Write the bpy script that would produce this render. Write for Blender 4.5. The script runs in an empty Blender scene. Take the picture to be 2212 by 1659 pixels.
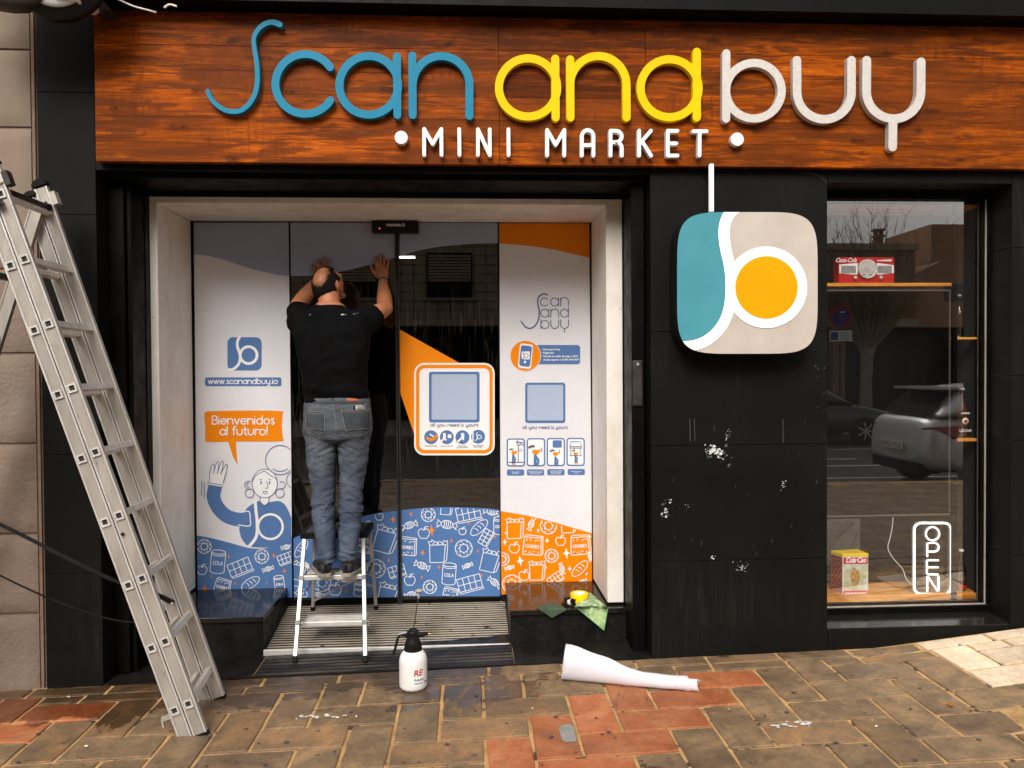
import bpy, bmesh, math, random
from math import sin, cos, pi, radians
from mathutils import Vector, Matrix, noise
from mathutils.bvhtree import BVHTree
random.seed(7)
SC = bpy.context.scene
COL = SC.collection
# ------------------------------------------------------------------ camera, world, sun, exposure
FPX = 1661.0; CX, CY = 1106.0, 829.5            # focal length and centre in the pixels of a 2212 x 1659 picture
CAM = Vector((0.0, -3.9, 1.56))
YAW, PITCH, ROLL = radians(3.23), radians(-0.94), radians(0.38)
RM = Matrix.Rotation(-YAW, 3, 'Z') @ Matrix.Rotation(radians(90) + PITCH, 3, 'X') @ Matrix.Rotation(-ROLL, 3, 'Z')
cd = bpy.data.cameras.new('camera'); cam = bpy.data.objects.new('camera', cd); COL.objects.link(cam)
cam.matrix_world = Matrix.Translation(CAM) @ RM.to_4x4()
cd.sensor_width = 36; cd.lens = 36 * FPX / 2212; cd.clip_start = 0.05; cd.clip_end = 400
SC.camera = cam
w = bpy.data.worlds.new('World'); SC.world = w; w.use_nodes = True
wn, wl = w.node_tree.nodes, w.node_tree.links
wn.clear()
sky = wn.new('ShaderNodeTexSky'); sky.sky_type = 'NISHITA'; sky.sun_disc = False
sky.sun_elevation = radians(50); sky.sun_rotation = radians(200); sky.dust_density = 4; sky.air_density = 1.2
hs = wn.new('ShaderNodeHueSaturation'); hs.inputs['Saturation'].default_value = 0.12
tint = wn.new('ShaderNodeMix'); tint.data_type = 'RGBA'; tint.blend_type = 'MULTIPLY'; tint.inputs[0].default_value = 1
tint.inputs[7].default_value = (1.0, 0.965, 0.92, 1)
bg = wn.new('ShaderNodeBackground'); bg.inputs['Strength'].default_value = 0.13
wo = wn.new('ShaderNodeOutputWorld')
wl.new(sky.outputs[0], hs.inputs['Color']); wl.new(hs.outputs[0], tint.inputs[6]); wl.new(tint.outputs[2], bg.inputs[0]); wl.new(bg.outputs[0], wo.inputs[0])
sd = bpy.data.lights.new('sun', 'SUN'); sd.energy = 1.35; sd.angle = radians(24); sd.color = (1, .965, .92)
sun = bpy.data.objects.new('sun', sd); COL.objects.link(sun)
SUND = Vector((-0.20, -0.80, 0.62)).normalized()          # towards the sun
sun.rotation_euler = SUND.to_track_quat('Z', 'Y').to_euler()
sun.location = (0, -3, 9)
sky.sun_rotation = math.atan2(SUND.x, SUND.y)
vs = SC.view_settings; vs.view_transform = 'Standard'; vs.look = 'None'; vs.gamma = 1; vs.use_curve_mapping = False
vs.exposure = 0.70

# ------------------------------------------------------------------ helpers
def ray(px, py):
    return RM @ Vector(((px - CX) / FPX, -(py - CY) / FPX, -1))
def U(px, py, Y=0.0):                       # the point of the plane Y = const that the photograph shows there
    d = ray(px, py); t = (Y - CAM.y) / d.y
    return CAM + d * t
def zg(x, y=0.0):                           # height of the pavement
    z = 0.005 + 0.021 * (x + 2.2)
    if x > 2.12: z += 0.085 * (x - 2.12) * max(0, min(1, (y + 1.0) / 0.35))
    return z
def Ug(px, py, dz=0.0):
    d = ray(px, py); t = 3.5
    for _ in range(20):
        p = CAM + d * t
        t = (zg(p.x, -9) + dz - CAM.z) / d.z
    return CAM + d * t
def UZ(px, py, z):
    d = ray(px, py); return CAM + d * ((z - CAM.z) / d.z)
def S(h, k=1.0):                            # sRGB hex to linear
    o = []
    for i in (0, 2, 4):
        c = int(h[i:i+2], 16) / 255
        o.append((c / 12.92 if c <= .04045 else ((c + .055) / 1.055) ** 2.4) * k)
    return (*o, 1)
def tag(o, label=None, cat=None, group=None, kind=None):
    if label: o['label'] = label
    if cat: o['category'] = cat
    if group: o['group'] = group
    if kind: o['kind'] = kind
    return o
def thing(name, label, cat, loc=(0, 0, 0), group=None, kind=None):
    o = bpy.data.objects.new(name, None); COL.objects.link(o); o.location = loc; o.empty_display_size = .1
    return tag(o, label, cat, group, kind)
def link(name, me, m=None, parent=None):
    o = bpy.data.objects.new(name, me); COL.objects.link(o)
    if m is not None and not me.materials: me.materials.append(m)
    if parent is not None:
        o.parent = parent; o.matrix_parent_inverse = wm(parent).inverted()
    return o
def wm(o):
    m = Matrix.LocRotScale(o.location, o.rotation_euler, o.scale)
    return (wm(o.parent) @ o.matrix_parent_inverse @ m) if o.parent else m
class MB:
    def __init__(s): s.v = []; s.f = []; s.sm = []
    def add(s, vs, fs, smooth=False):
        n = len(s.v); s.v += [tuple(p) for p in vs]
        for f in fs: s.f.append([i + n for i in f]); s.sm.append(smooth)
        return s
    def box(s, a, b):
        x0, y0, z0 = a; x1, y1, z1 = b
        if x0 > x1: x0, x1 = x1, x0
        if y0 > y1: y0, y1 = y1, y0
        if z0 > z1: z0, z1 = z1, z0
        return s.add([(x0,y0,z0),(x1,y0,z0),(x1,y1,z0),(x0,y1,z0),(x0,y0,z1),(x1,y0,z1),(x1,y1,z1),(x0,y1,z1)],
              [(0,3,2,1),(4,5,6,7),(0,1,5,4),(1,2,6,5),(2,3,7,6),(3,0,4,7)])
    def hexa(s, f, b):                       # front quad f and back quad b (same order)
        return s.add(list(f) + list(b), [(0,1,2,3),(7,6,5,4),(0,4,5,1),(1,5,6,2),(2,6,7,3),(3,7,4,0)])
    def bar(s, p, q, w, h, up=(0,0,1)):      # rectangular bar from p to q
        p, q = Vector(p), Vector(q); d = (q - p).normalized(); u = Vector(up)
        sx = d.cross(u).normalized(); u = sx.cross(d).normalized()
        c = [(-w/2,-h/2),(w/2,-h/2),(w/2,h/2),(-w/2,h/2)]
        vs = [p + sx*a + u*b for a, b in c] + [q + sx*a + u*b for a, b in c]
        return s.add(vs, [(3,2,1,0),(4,5,6,7),(0,1,5,4),(1,2,6,5),(2,3,7,6),(3,0,4,7)])
    def tube(s, pts, r, n=8, caps=True, smooth=True):
        pts = [Vector(p) for p in pts]; rings = []
        rr = r if isinstance(r, (list, tuple)) else [r] * len(pts)
        prev = None
        for i, p in enumerate(pts):
            d = (pts[min(i+1, len(pts)-1)] - pts[max(i-1, 0)]).normalized()
            if prev is None:
                a = Vector((0,0,1)) if abs(d.z) < .9 else Vector((1,0,0))
                u = d.cross(a).normalized()
            else: u = (prev - d * prev.dot(d)).normalized()
            prev = u; v = d.cross(u)
            rings.append([p + (u*cos(2*pi*k/n) + v*sin(2*pi*k/n)) * rr[i] for k in range(n)])
        vs = [q for R in rings for q in R]; fs = []
        for i in range(len(rings)-1):
            for k in range(n): fs.append((i*n+k, i*n+(k+1)%n, (i+1)*n+(k+1)%n, (i+1)*n+k))
        s.add(vs, fs, smooth)
        if caps: s.add(rings[0], [list(range(n))[::-1]]); s.add(rings[-1], [list(range(n))])
        return s
    def loft(s, rings, smooth=True, caps=True, closed=True):
        n = len(rings[0]); vs = [p for R in rings for p in R]; fs = []
        for i in range(len(rings)-1):
            for k in range(n if closed else n-1): fs.append((i*n+k, i*n+(k+1)%n, (i+1)*n+(k+1)%n, (i+1)*n+k))
        s.add(vs, fs, smooth)
        if caps and closed: s.add(rings[0], [list(range(n))[::-1]]); s.add(rings[-1], [list(range(n))])
        return s
    def lathe(s, c, prof, n=24, axis=Vector((0,0,1)), smooth=True):
        c = Vector(c); q = Vector((0,0,1)).rotation_difference(axis)
        return s.loft([[c + q @ Vector((r*cos(2*pi*k/n), r*sin(2*pi*k/n), z)) for k in range(n)] for r, z in prof], smooth)
    def prism(s, poly, off, smooth=False):    # polygon (world points, CCW seen from -Y) pushed back by vector off
        n = len(poly); off = Vector(off); b = [Vector(p) + off for p in poly]
        s.add(poly, [list(range(n))]); s.add(b, [list(range(n))[::-1]])
        return s.add(list(poly) + b, [(k, k+n, (k+1)%n+n, (k+1)%n) for k in range(n)], smooth)
    def build(s, name, m=None, parent=None, fix=True):
        me = bpy.data.meshes.new(name); me.from_pydata(s.v, [], s.f)
        me.polygons.foreach_set('use_smooth', s.sm)
        if fix:
            bm = bmesh.new(); bm.from_mesh(me); bmesh.ops.recalc_face_normals(bm, faces=bm.faces); bm.to_mesh(me); bm.free()
        me.update()
        return link(name, me, m, parent)
def bevel(o, w=.003, seg=2, ang=40):
    b = o.modifiers.new('bevel', 'BEVEL'); b.width = w; b.segments = seg; b.limit_method = 'ANGLE'; b.angle_limit = radians(ang)
    return o
def cat(pts, n=8, closed=False):              # Catmull-Rom through 2D/3D points
    P = [Vector(p) for p in pts]; out = []
    N = len(P); rng = range(N if closed else N-1)
    for i in rng:
        if closed: a, b, c, d = P[i-1], P[i], P[(i+1) % N], P[(i+2) % N]
        else: a, b, c, d = P[max(i-1, 0)], P[i], P[i+1], P[min(i+2, N-1)]
        for k in range(n):
            t = k / n
            out.append(.5*((2*b) + (c-a)*t + (2*a-5*b+4*c-d)*t*t + (3*b-a-3*c+d)*t*t*t))
    if not closed: out.append(P[-1])
    return out
def arc(cx, cy, r, a0, a1, n=None, ry=None):  # y downwards as in a picture, angles counter-clockwise
    ry = r if ry is None else ry; n = n or max(4, int(abs(a1 - a0) / 9))
    return [(cx + r*cos(radians(a0 + (a1-a0)*k/n)), cy - ry*sin(radians(a0 + (a1-a0)*k/n))) for k in range(n+1)]
def rrect(x0, y0, x1, y1, r, n=6):
    return arc(x1-r, y0+r, r, 0, 90, n) + arc(x0+r, y0+r, r, 90, 180, n) + arc(x0+r, y1-r, r, 180, 270, n) + arc(x1-r, y1-r, r, 270, 360, n)
def ribbon2(pts, w, cap=4):                   # 2D outline of a round-ended stroke: list of quads/fans
    P = [Vector((p[0], p[1])) for p in pts]
    Q = [P[0]]
    for p in P[1:]:
        if (p - Q[-1]).length > 1e-6: Q.append(p)
    P = Q; n = len(P)
    if n < 2: return None
    ws = w if isinstance(w, (list, tuple)) else [w] * n
    if len(ws) != n: ws = [ws[0] + (ws[-1]-ws[0]) * i/(n-1) for i in range(n)]
    L, R = [], []
    closed = n > 3 and (P[0] - P[-1]).length < 1e-3
    for i in range(n):
        a_, b_ = (P[1], P[-2]) if closed and i in (0, n-1) else (P[min(i+1, n-1)], P[max(i-1, 0)])
        d = (a_ - b_).normalized(); m = Vector((-d.y, d.x)) * ws[i] / 2
        L.append(P[i] + m); R.append(P[i] - m)
    capE, capS = [], []
    if closed: return L, capE, R, capS
    d = (P[-1]-P[-2]).normalized(); m = Vector((-d.y, d.x))
    for k in range(1, cap): a = pi*k/cap; capE.append(P[-1] + (m*cos(a) + d*sin(a))*ws[-1]/2)
    d = (P[0]-P[1]).normalized(); m = Vector((-d.y, d.x))
    for k in range(1, cap): a = pi*k/cap; capS.append(P[0] + (m*cos(a) + d*sin(a))*ws[0]/2)
    return L, capE, R, capS
class Print:                                  # flat or raised shapes drawn in picture pixels on a plane Y = const
    def __init__(s, Y, clip=None): s.Y = Y; s.mb = MB(); s.marks = []; s.k = 0; s.clip = clip; s.step = .00004
    def _y(s): s.k += 1; s.marks.append(len(s.mb.f)); return s.Y - s.k * s.step
    def poly(s, pts, thick=0):
        y = s._y(); q = [U(p[0], p[1], y) for p in pts]
        if thick: s.mb.prism(q, (0, thick, 0))
        else: s.mb.add(q, [list(range(len(q)))])
        return s
    def stroke(s, pts, w, thick=0, cap=4):
        runs = [pts]
        if s.clip:
            runs = []; cur = []; pp = []
            for i in range(len(pts) - 1):
                a, b = Vector(pts[i][:2]), Vector(pts[i+1][:2]); n = max(1, int((b-a).length / 2.5))
                pp += [tuple(a + (b-a)*k/n) for k in range(n)]
            pp.append(tuple(pts[-1][:2]))
            for p in pp:
                if s.clip(p): cur.append(p)
                else:
                    if len(cur) > 1: runs.append(cur)
                    cur = []
            if len(cur) > 1: runs.append(cur)
        for r in runs:
            o = ribbon2(r, w, cap)
            if not o: continue
            L, E, R, B = o; y = s._y(); n = len(L)
            V = lambda ps, yy: [U(p.x, p.y, yy) for p in ps]
            loop = L + E + R[::-1] + B
            s.mb.add(V(L, y) + V(R, y), [(i, i+1, n+i+1, n+i) for i in range(n-1)])
            if E:
                s.mb.add(V([L[-1]] + E + [R[-1]], y), [list(range(len(E)+2))]); s.mb.add(V([R[0]] + B + [L[0]], y), [list(range(len(B)+2))])
            if thick:
                for lp_ in ([loop] if E else [L, R[::-1]]):
                    f = V(lp_, y); b = [p + Vector((0, thick, 0)) for p in f]; m = len(f)
                    s.mb.add(f + b, [(k, (k+1) % m, (k+1) % m + m, k + m) for k in range(m if E else m-1)])
        return s
    def build(s, name, m, parent=None): return s.mb.build(name, m, parent, fix=False)
    def build_each(s, name, m, parent=None):      # every drawn shape becomes an object
        ends = s.marks[1:] + [len(s.mb.f)]; out = []
        for a, b in zip(s.marks, ends):
            if b <= a: continue
            idx = {}; q = MB()
            for f in s.mb.f[a:b]:
                for i in f:
                    if i not in idx: idx[i] = len(q.v); q.v.append(s.mb.v[i])
                q.f.append([idx[i] for i in f]); q.sm.append(False)
            out.append(q.build(name, m, parent, fix=False))
        return out
# ------------------------------------------------------------------ a single-stroke round alphabet (x height 1, y upwards)
def A_(cx, cy, r, a0, a1, ry=None): return [(x, y) for x, y in [(cx + r*cos(radians(a0+(a1-a0)*k/14)), cy + (ry or r)*sin(radians(a0+(a1-a0)*k/14))) for k in range(15)]]
O_ = A_(.5, .5, .5, 0, 360)
GL = {
 'a': (1.3, [O_, [(1,1),(1,0)]]), 'b': (1.3, [O_, [(0,1.5),(0,0)]]), 'c': (1.15, [A_(.5,.5,.5,38,322)]), 'd': (1.3, [O_, [(1,1.5),(1,0)]]),
 'e': (1.25, [[(0,.5),(1,.5)], A_(.5,.5,.5,0,315)]), 'f': (.75, [A_(.5,1.2,.3,70,180)+[(.2,0)], [(0,.95),(.5,.95)]]),
 'g': (1.3, [O_, [(1,1),(1,-.1)] + A_(.55,-.1,.45,0,-140)]), 'h': (1.2, [[(0,1.5),(0,0)], [(0,.5)]+A_(.45,.55,.45,180,0)+[(.9,0)]]),
 'i': (.35, [[(0,1),(0,0)], [(0,1.42),(0,1.45)]]), 'l': (.35, [[(0,1.5),(0,0)]]), 'm': (1.7, [[(0,1),(0,0)], A_(.35,.65,.35,180,0)+[(.7,0)], A_(1.05,.65,.35,180,0)+[(1.4,0)]]),
 'n': (1.25, [[(0,1),(0,0)], A_(.47,.53,.47,180,0)+[(.94,0)]]), 'o': (1.3, [O_]), 'p': (1.3, [O_, [(0,1),(0,-.5)]]),
 'r': (.8, [[(0,1),(0,0)], A_(.47,.53,.47,180,60)]), 's': (.85, [A_(.32,.75,.25,40,180) + [(.3,.5)] + A_(.32,.25,.25,0,-150)]),
 't': (.75, [[(.2,1.35),(.2,.3)]+A_(.5,.3,.3,180,270), [(0,1),(.5,1)]]), 'u': (1.25, [[(0,1)]+A_(.47,.47,.47,180,360)+[(.94,1)]]),
 'v': (1.1, [[(0,1),(.42,0)], [(.42,0),(.84,1)]]), 'w': (1.55, [[(0,1),(.32,0)],[(.32,0),(.64,1)],[(.64,1),(.96,0)],[(.96,0),(1.28,1)]]),
 'y': (1.25, [[(0,1)]+A_(.47,.47,.47,180,360)+[(.94,1)], [(.94,.5),(.94,-.1)]+A_(.5,-.1,.44,0,-130)]),
 '.': (.4, [[(.05,0),(.06,.04)]]), '!': (.4, [[(0,1.5),(0,.4)],[(0,0),(0,.03)]]), ' ': (.6, []),
 'B': (1.15, [[(0,0),(0,1.5)], [(0,1.5)]+A_(.45,1.13,.37,90,-90)+[(0,.76)], [(0,.76),(.45,.76)]+A_(.5,.38,.38,90,-90)+[(0,0)]]),
 'C': (1.1, [A_(.5,.75,.5,50,310,.75)]), 'O': (1.3, [A_(.5,.75,.5,0,360,.75)]), 'L': (.95, [[(0,1.5),(0,0)],[(0,0),(.7,0)]]),
 'A': (1.15, [[(0,0),(.45,1.5)],[(.45,1.5),(.9,0)],[(.15,.5),(.75,.5)]]), 'K': (1.1, [[(0,0),(0,1.5)],[(.8,1.5),(0,.65)],[(.2,.85),(.85,0)]]),
 'I': (.4, [[(0,0),(0,1.5)]]), 'E': (1.0, [[(0,0),(0,1.5)],[(0,1.5),(.7,1.5)],[(0,.78),(.6,.78)],[(0,0),(.7,0)]]), 'S': (.95, [A_(.4,1.13,.37,30,200)+[(.4,.75)]+A_(.4,.37,.37,10,-150)]),
}
def text_w(s, sp=.0): return sum(GL[c][0] + sp for c in s) - .3
def write(pr, s, x, y, h, w, sp=0.0, rot=0.0, anchor='c', flip=1):
    """strokes of text s; (x, y) baseline start (or centre) in pixels, h = x height, w = stroke width"""
    W = text_w(s, sp) * h; ox = -W/2 if anchor == 'c' else 0; c, sn = cos(rot), sin(rot)
    for ch in s:
        adv, st = GL[ch]
        for q in st:
            pts = []
            for a, b in q:
                lx, ly = ox + a*h, -b*h
                pts.append((x + lx*c - ly*sn, y + lx*sn + ly*c))
            pr.stroke(pts, w, cap=3)
        ox += (adv + sp) * h
def font_text(s, loc, size, m, parent, name='lettering', shear=0, thick=0.0, rotz=0, align='CENTER', bold=0.0, sx=1.0, mirror=False):
    cu = bpy.data.curves.new('t', 'FONT'); cu.body = s; cu.size = size; cu.align_x = align; cu.shear = shear; cu.extrude = thick; cu.offset = bold
    cu.resolution_u = 3
    o = bpy.data.objects.new('t', cu); COL.objects.link(o)
    dg = bpy.context.evaluated_depsgraph_get(); dg.update()
    me = bpy.data.meshes.new_from_object(o.evaluated_get(dg)); bpy.data.objects.remove(o); bpy.data.curves.remove(cu)
    me.name = name
    me.transform(Matrix.Translation(Vector(loc)) @ Matrix.Rotation(rotz, 4, 'Z') @ Matrix.Rotation(pi/2, 4, 'X') @ Matrix.Diagonal((sx*(-1 if mirror else 1), 1, 1, 1)))
    return link(name, me, m, parent)
# ------------------------------------------------------------------ materials
def nodes(name):
    m = bpy.data.materials.new(name); m.use_nodes = True; nt = m.node_tree
    b = nt.nodes['Principled BSDF']; return m, nt, b
def N(nt, t, **k):
    n = nt.nodes.new(t)
    for a, v in k.items():
        if a.startswith('i_'):
            key = a[2:]; key = int(key) if key.isdigit() else key.replace('_', ' ')
            n.inputs[key].default_value = v
        else: setattr(n, a, v)
    return n
def ramp(nt, fac, stops):
    r = nt.nodes.new('ShaderNodeValToRGB'); e = r.color_ramp.elements
    while len(e) < len(stops): e.new(.5)
    for x, (p, c) in zip(e, stops): x.position = p; x.color = c if not isinstance(c, float) else (c, c, c, 1)
    nt.links.new(fac, r.inputs[0]); return r.outputs[0]
def coord(nt, scale=(1,1,1), obj=False):
    if obj:
        c = nt.nodes.new('ShaderNodeTexCoord').outputs['Object']
    else: c = nt.nodes.new('ShaderNodeNewGeometry').outputs['Position']
    mp = N(nt, 'ShaderNodeMapping'); mp.inputs['Scale'].default_value = scale
    nt.links.new(c, mp.inputs[0]); return mp.outputs[0]
def tex(nt, vec, scale, detail=6, rough=.6, dist=0.0):
    n = N(nt, 'ShaderNodeTexNoise'); n.inputs['Scale'].default_value = scale; n.inputs['Detail'].default_value = detail
    n.inputs['Roughness'].default_value = rough; n.inputs['Distortion'].default_value = dist
    nt.links.new(vec, n.inputs['Vector']); return n.outputs['Fac']
def mix(nt, fac, a, b, mode='MIX'):
    n = nt.nodes.new('ShaderNodeMix'); n.data_type = 'RGBA'; n.blend_type = mode
    for s, v in ((n.inputs[0], fac), (n.inputs[6], a), (n.inputs[7], b)):
        if isinstance(v, bpy.types.NodeSocket): nt.links.new(v, s)
        else: s.default_value = v
    return n.outputs[2]
def bump(nt, b, h, strength=.3, dist=.01):
    n = N(nt, 'ShaderNodeBump'); n.inputs['Strength'].default_value = strength; n.inputs['Distance'].default_value = dist
    nt.links.new(h, n.inputs['Height']); nt.links.new(n.outputs[0], b.inputs['Normal']); return n
def pm(name, c, c2=None, scale=5, rough=.5, r2=None, metal=0, bmp=0, bs=60, bd=.004, stretch=(1,1,1), spec=.5, coat=0, lo=.35, hi=.65, obj=False, speck=None):
    m, nt, b = nodes(name); b.inputs['Roughness'].default_value = rough; b.inputs['Metallic'].default_value = metal
    b.inputs['Specular IOR Level'].default_value = spec; b.inputs['Coat Weight'].default_value = coat
    b.inputs['Base Color'].default_value = c
    v = coord(nt, stretch, obj)
    if c2 is not None:
        f = tex(nt, v, scale, 8, .62)
        col = ramp(nt, f, [(lo, c), (hi, c2)])
        if speck:
            s = ramp(nt, tex(nt, v, speck[0], 3, .6), [(speck[1], 0.), (speck[1]+.04, 1.)])
            col = mix(nt, s, col, speck[2])
        nt.links.new(col, b.inputs['Base Color'])
    if r2 is not None:
        f = tex(nt, v, scale*2.3, 6, .6)
        nt.links.new(ramp(nt, f, [(.35, float(rough)), (.65, float(r2))]), b.inputs['Roughness'])
    if bmp: bump(nt, b, tex(nt, v, bs, 6, .65), bmp, bd)
    return m
M = {}
M['black_cladding'] = pm('black_cladding', (.0042,.0042,.0036,1), (.0070,.0068,.0058,1), 1.6, .5, .7, bmp=.08, bs=9, bd=.01, spec=.10)
def clad():
    m, nt, b = nodes('black_cladding_m'); b.inputs['Roughness'].default_value = .55; b.inputs['Specular IOR Level'].default_value = .10; v = coord(nt)
    col = ramp(nt, tex(nt, v, 1.6, 6, .6), [(.35, (.0042,.0042,.0036,1)), (.65, (.0074,.0071,.006,1))])
    st = tex(nt, coord(nt, (16, 1, 1.1)), 1.7, 7, .75, .6); mk = tex(nt, coord(nt, (1, 1, 1.0)), 1.55, 3, .5)
    k = N(nt, 'ShaderNodeMath', operation='MULTIPLY'); nt.links.new(ramp(nt, st, [(.50, 0.), (.74, 1.)]), k.inputs[0]); nt.links.new(ramp(nt, mk, [(.50, 0.), (.66, .55)]), k.inputs[1])
    col = mix(nt, k.outputs[0], col, (.035,.034,.031,1))
    sc_ = tex(nt, coord(nt, (5, 1, 3)), 9, 9, .85, 1.5); col = mix(nt, ramp(nt, sc_, [(.66, 0.), (.70, .35)]), col, (.05,.048,.044,1))
    nt.links.new(col, b.inputs['Base Color']); bump(nt, b, tex(nt, v, 5, 6, .6), .10, .01); return m
M['black_cladding'] = clad()
M['black_metal'] = pm('black_metal', (.0016,.0016,.0015,1), (.0030,.0028,.0024,1), 4, .35, .55, bmp=.05, bs=20, spec=.10)
M['black_plastic'] = pm('black_plastic', (.005,.005,.005,1), (.009,.009,.009,1), 12, .5, spec=.22)
M['granite'] = pm('granite', (.006,.006,.006,1), (.012,.010,.008,1), 22, .08, .24, spec=.42, speck=(160,.66,(.06,.05,.045,1)))
M['granite_matte'] = pm('granite_matte', (.004,.004,.004,1), (.012,.010,.008,1), 9, .3, .6, spec=.22, speck=(120,.66,(.07,.06,.05,1)))
M['white_frame'] = pm('white_frame', S('ede7de'), S('dccfc0'), 7, .55, bmp=.12, bs=38, bd=.003, stretch=(1,1,.5), lo=.45, hi=.75, speck=(55,.70,S('8b7862')))
M['aluminium'] = pm('aluminium', (.47,.43,.38,1), (.33,.30,.265,1), 9, .34, .5, metal=.35, bmp=.06, bs=120, bd=.001, stretch=(1,1,.35), obj=True, speck=(70,.68,(.26,.22,.17,1)))
M['alu_light'] = pm('alu_light', (.72,.69,.65,1), (.58,.55,.51,1), 18, .32, .45, metal=.4, stretch=(1,1,.4), obj=True)
M['dark_steel'] = pm('dark_steel', (.10,.09,.085,1), (.045,.042,.04,1), 14, .35, .5, metal=.8)
M['blue_vinyl'] = pm('blue_vinyl', S('557bb0'), S('4e73a6'), 3, .42, spec=.25, bmp=.02, bs=4)
M['grey_vinyl'] = pm('grey_vinyl', S('a3acc9'), S('98a2c0'), 3, .4, bmp=.35, bs=5, bd=.012, stretch=(.6,1,2.2))
M['white_vinyl'] = pm('white_vinyl', S('e4e2e6'), S('dcdade'), 3, .38, bmp=.03, bs=4)
M['orange_vinyl'] = pm('orange_vinyl', S('ee8800'), S('e67e00'), 3, .4, spec=.2)
M['print_blue'] = pm('print_blue', S('5476a9'), None, rough=.45, spec=.25)
M['print_violet'] = pm('print_violet', S('5f6690'), None, rough=.45)
M['print_white'] = pm('print_white', S('eeecec'), None, rough=.45)
M['print_orange'] = pm('print_orange', S('ee8600'), None, rough=.45, spec=.2)
M['print_pale'] = pm('print_pale', S('a9b7cd'), None, rough=.45)
M['print_black'] = pm('print_black', (.02,.02,.025,1), None, rough=.5)
M['print_brown'] = pm('print_brown', S('6b5558'), None, rough=.5)
M['teal_letter'] = pm('teal_letter', (.012,.215,.36,1), (.009,.19,.31,1), 6, .45, bmp=.03, bs=40, spec=.15)
M['yellow_letter'] = pm('yellow_letter', (.84,.56,.0,1), (.80,.52,.0,1), 6, .45, spec=.12)
M['silver_letter'] = pm('silver_letter', S('cfcac4'), S('c2bdb6'), 60, .4, metal=.15)
M['white_letter'] = pm('white_letter', (.86,.86,.85,1), (.8,.8,.79,1), 6, .35)
M['badge_teal'] = pm('badge_teal', S('4b93a0'), S('438897'), 2.5, .4, spec=.2)
M['badge_grey'] = pm('badge_grey', S('c9beb4'), S('beb2a8'), 6, .33, metal=.1)
M['badge_orange'] = pm('badge_orange', S('f2a200'), S('ee9a00'), 3, .4, spec=.15)
M['shelf_wood'] = pm('shelf_wood', (.85,.38,.06,1), (.45,.15,.02,1), 3, .35, bmp=.1, bs=12, stretch=(1.2,8,8))
M['skin'] = pm('skin', (.40,.145,.062,1), (.50,.195,.09,1), 14, .55, bmp=.1, bs=150, bd=.001, speck=(40,.68,(.25,.085,.04,1)))
M['scalp'] = M['skin']
M['hair'] = pm('hair', (.006,.0045,.0035,1), (.016,.012,.009,1), 60, .8, spec=.12)
def hair_shell():
    m, nt, b = nodes('hair_shell'); b.inputs['Roughness'].default_value = .8; b.inputs['Specular IOR Level'].default_value = .12; b.inputs['Base Color'].default_value = (.008,.006,.005,1)
    at = N(nt, 'ShaderNodeAttribute', attribute_name='hair_amount'); n = tex(nt, coord(nt, (1, 1, .35)), 330, 3, .7)
    s = N(nt, 'ShaderNodeMath', operation='ADD'); nt.links.new(n, s.inputs[0]); nt.links.new(at.outputs['Fac'], s.inputs[1])
    nt.links.new(ramp(nt, s.outputs[0], [(.62, 0.), (.80, 1.)]), b.inputs['Alpha']); return m
M['hair_shell'] = hair_shell()
M['shirt'] = pm('shirt', (.0022,.0022,.0024,1), (.0042,.0042,.0045,1), 9, .9, spec=.08, bmp=.25, bs=400, bd=.001)
M['rubber'] = pm('rubber', (.004,.004,.004,1), (.009,.0085,.008,1), 20, .7, spec=.15)
M['shoe'] = pm('shoe', (.005,.005,.005,1), (.012,.011,.011,1), 30, .75, bmp=.4, bs=300, bd=.002)
M['shoe_sole'] = pm('shoe_sole', S('9a938a'), S('6f685f'), 30, .7)
M['leather'] = pm('leather', S('b5591c'), S('a04a14'), 30, .6)
M['stitch'] = pm('stitch', S('6a6762'), None, rough=.8)
M['gold'] = pm('gold', (.8,.5,.15,1), None, rough=.25, metal=1)
M['white_plastic'] = pm('white_plastic', S('ecebe8'), S('dddad4'), 8, .4, bmp=.04, bs=12)
M['grey_plastic'] = pm('grey_plastic', S('a09c98'), None, rough=.5)
M['red_print'] = pm('red_print', S('c01414'), None, rough=.4)
M['radio_red'] = pm('radio_red', S('c01c1c'), S('a81414'), 6, .25, coat=.4)
M['tin_red'] = pm('tin_red', S('c3122a'), None, rough=.35)
M['tin_side'] = pm('tin_side', S('7a1216'), None, rough=.4)
M['tin_yellow'] = pm('tin_yellow', S('f2cf00'), S('e8c400'), 5, .35)
M['cream'] = pm('cream', S('e5dfd0'), S('d8d2c0'), 10, .5)
M['olive_print'] = pm('olive_print', S('b7b58c'), S('d8d6c4'), 14, .5)
M['warm_print'] = pm('warm_print', S('c98a3c'), S('8d7450'), 22, .5)
M['paper'] = pm('paper', S('e6e3ea'), S('d9d5de'), 3, .6, bmp=.08, bs=6, bd=.01)
M['paper_violet'] = pm('paper_violet', S('d8ccd4'), S('cbbec8'), 3, .6, bmp=.08, bs=6, bd=.01)
M['cloth_green'] = pm('cloth_green', S('bcd896'), S('82937a'), 16, .95, bmp=.7, bs=420, bd=.003, lo=.42, hi=.58)
M['cloth_edge'] = pm('cloth_edge', S('6fb765'), None, rough=.9)
M['cloth_dark'] = pm('cloth_dark', S('46583f'), S('364834'), 30, .95, bmp=.7, bs=420, bd=.003)
M['tape_yellow'] = pm('tape_yellow', S('ffd800'), S('f6ce00'), 5, .3)
M['leaf_orange'] = pm('leaf_orange', S('b06a1c'), S('7c4310'), 60, .7)
M['litter'] = pm('litter', S('e0dccf'), S('b8b09c'), 40, .7)
M['gum'] = pm('gum', (.035,.035,.038,1), (.06,.055,.05,1), 30, .8)
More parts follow.
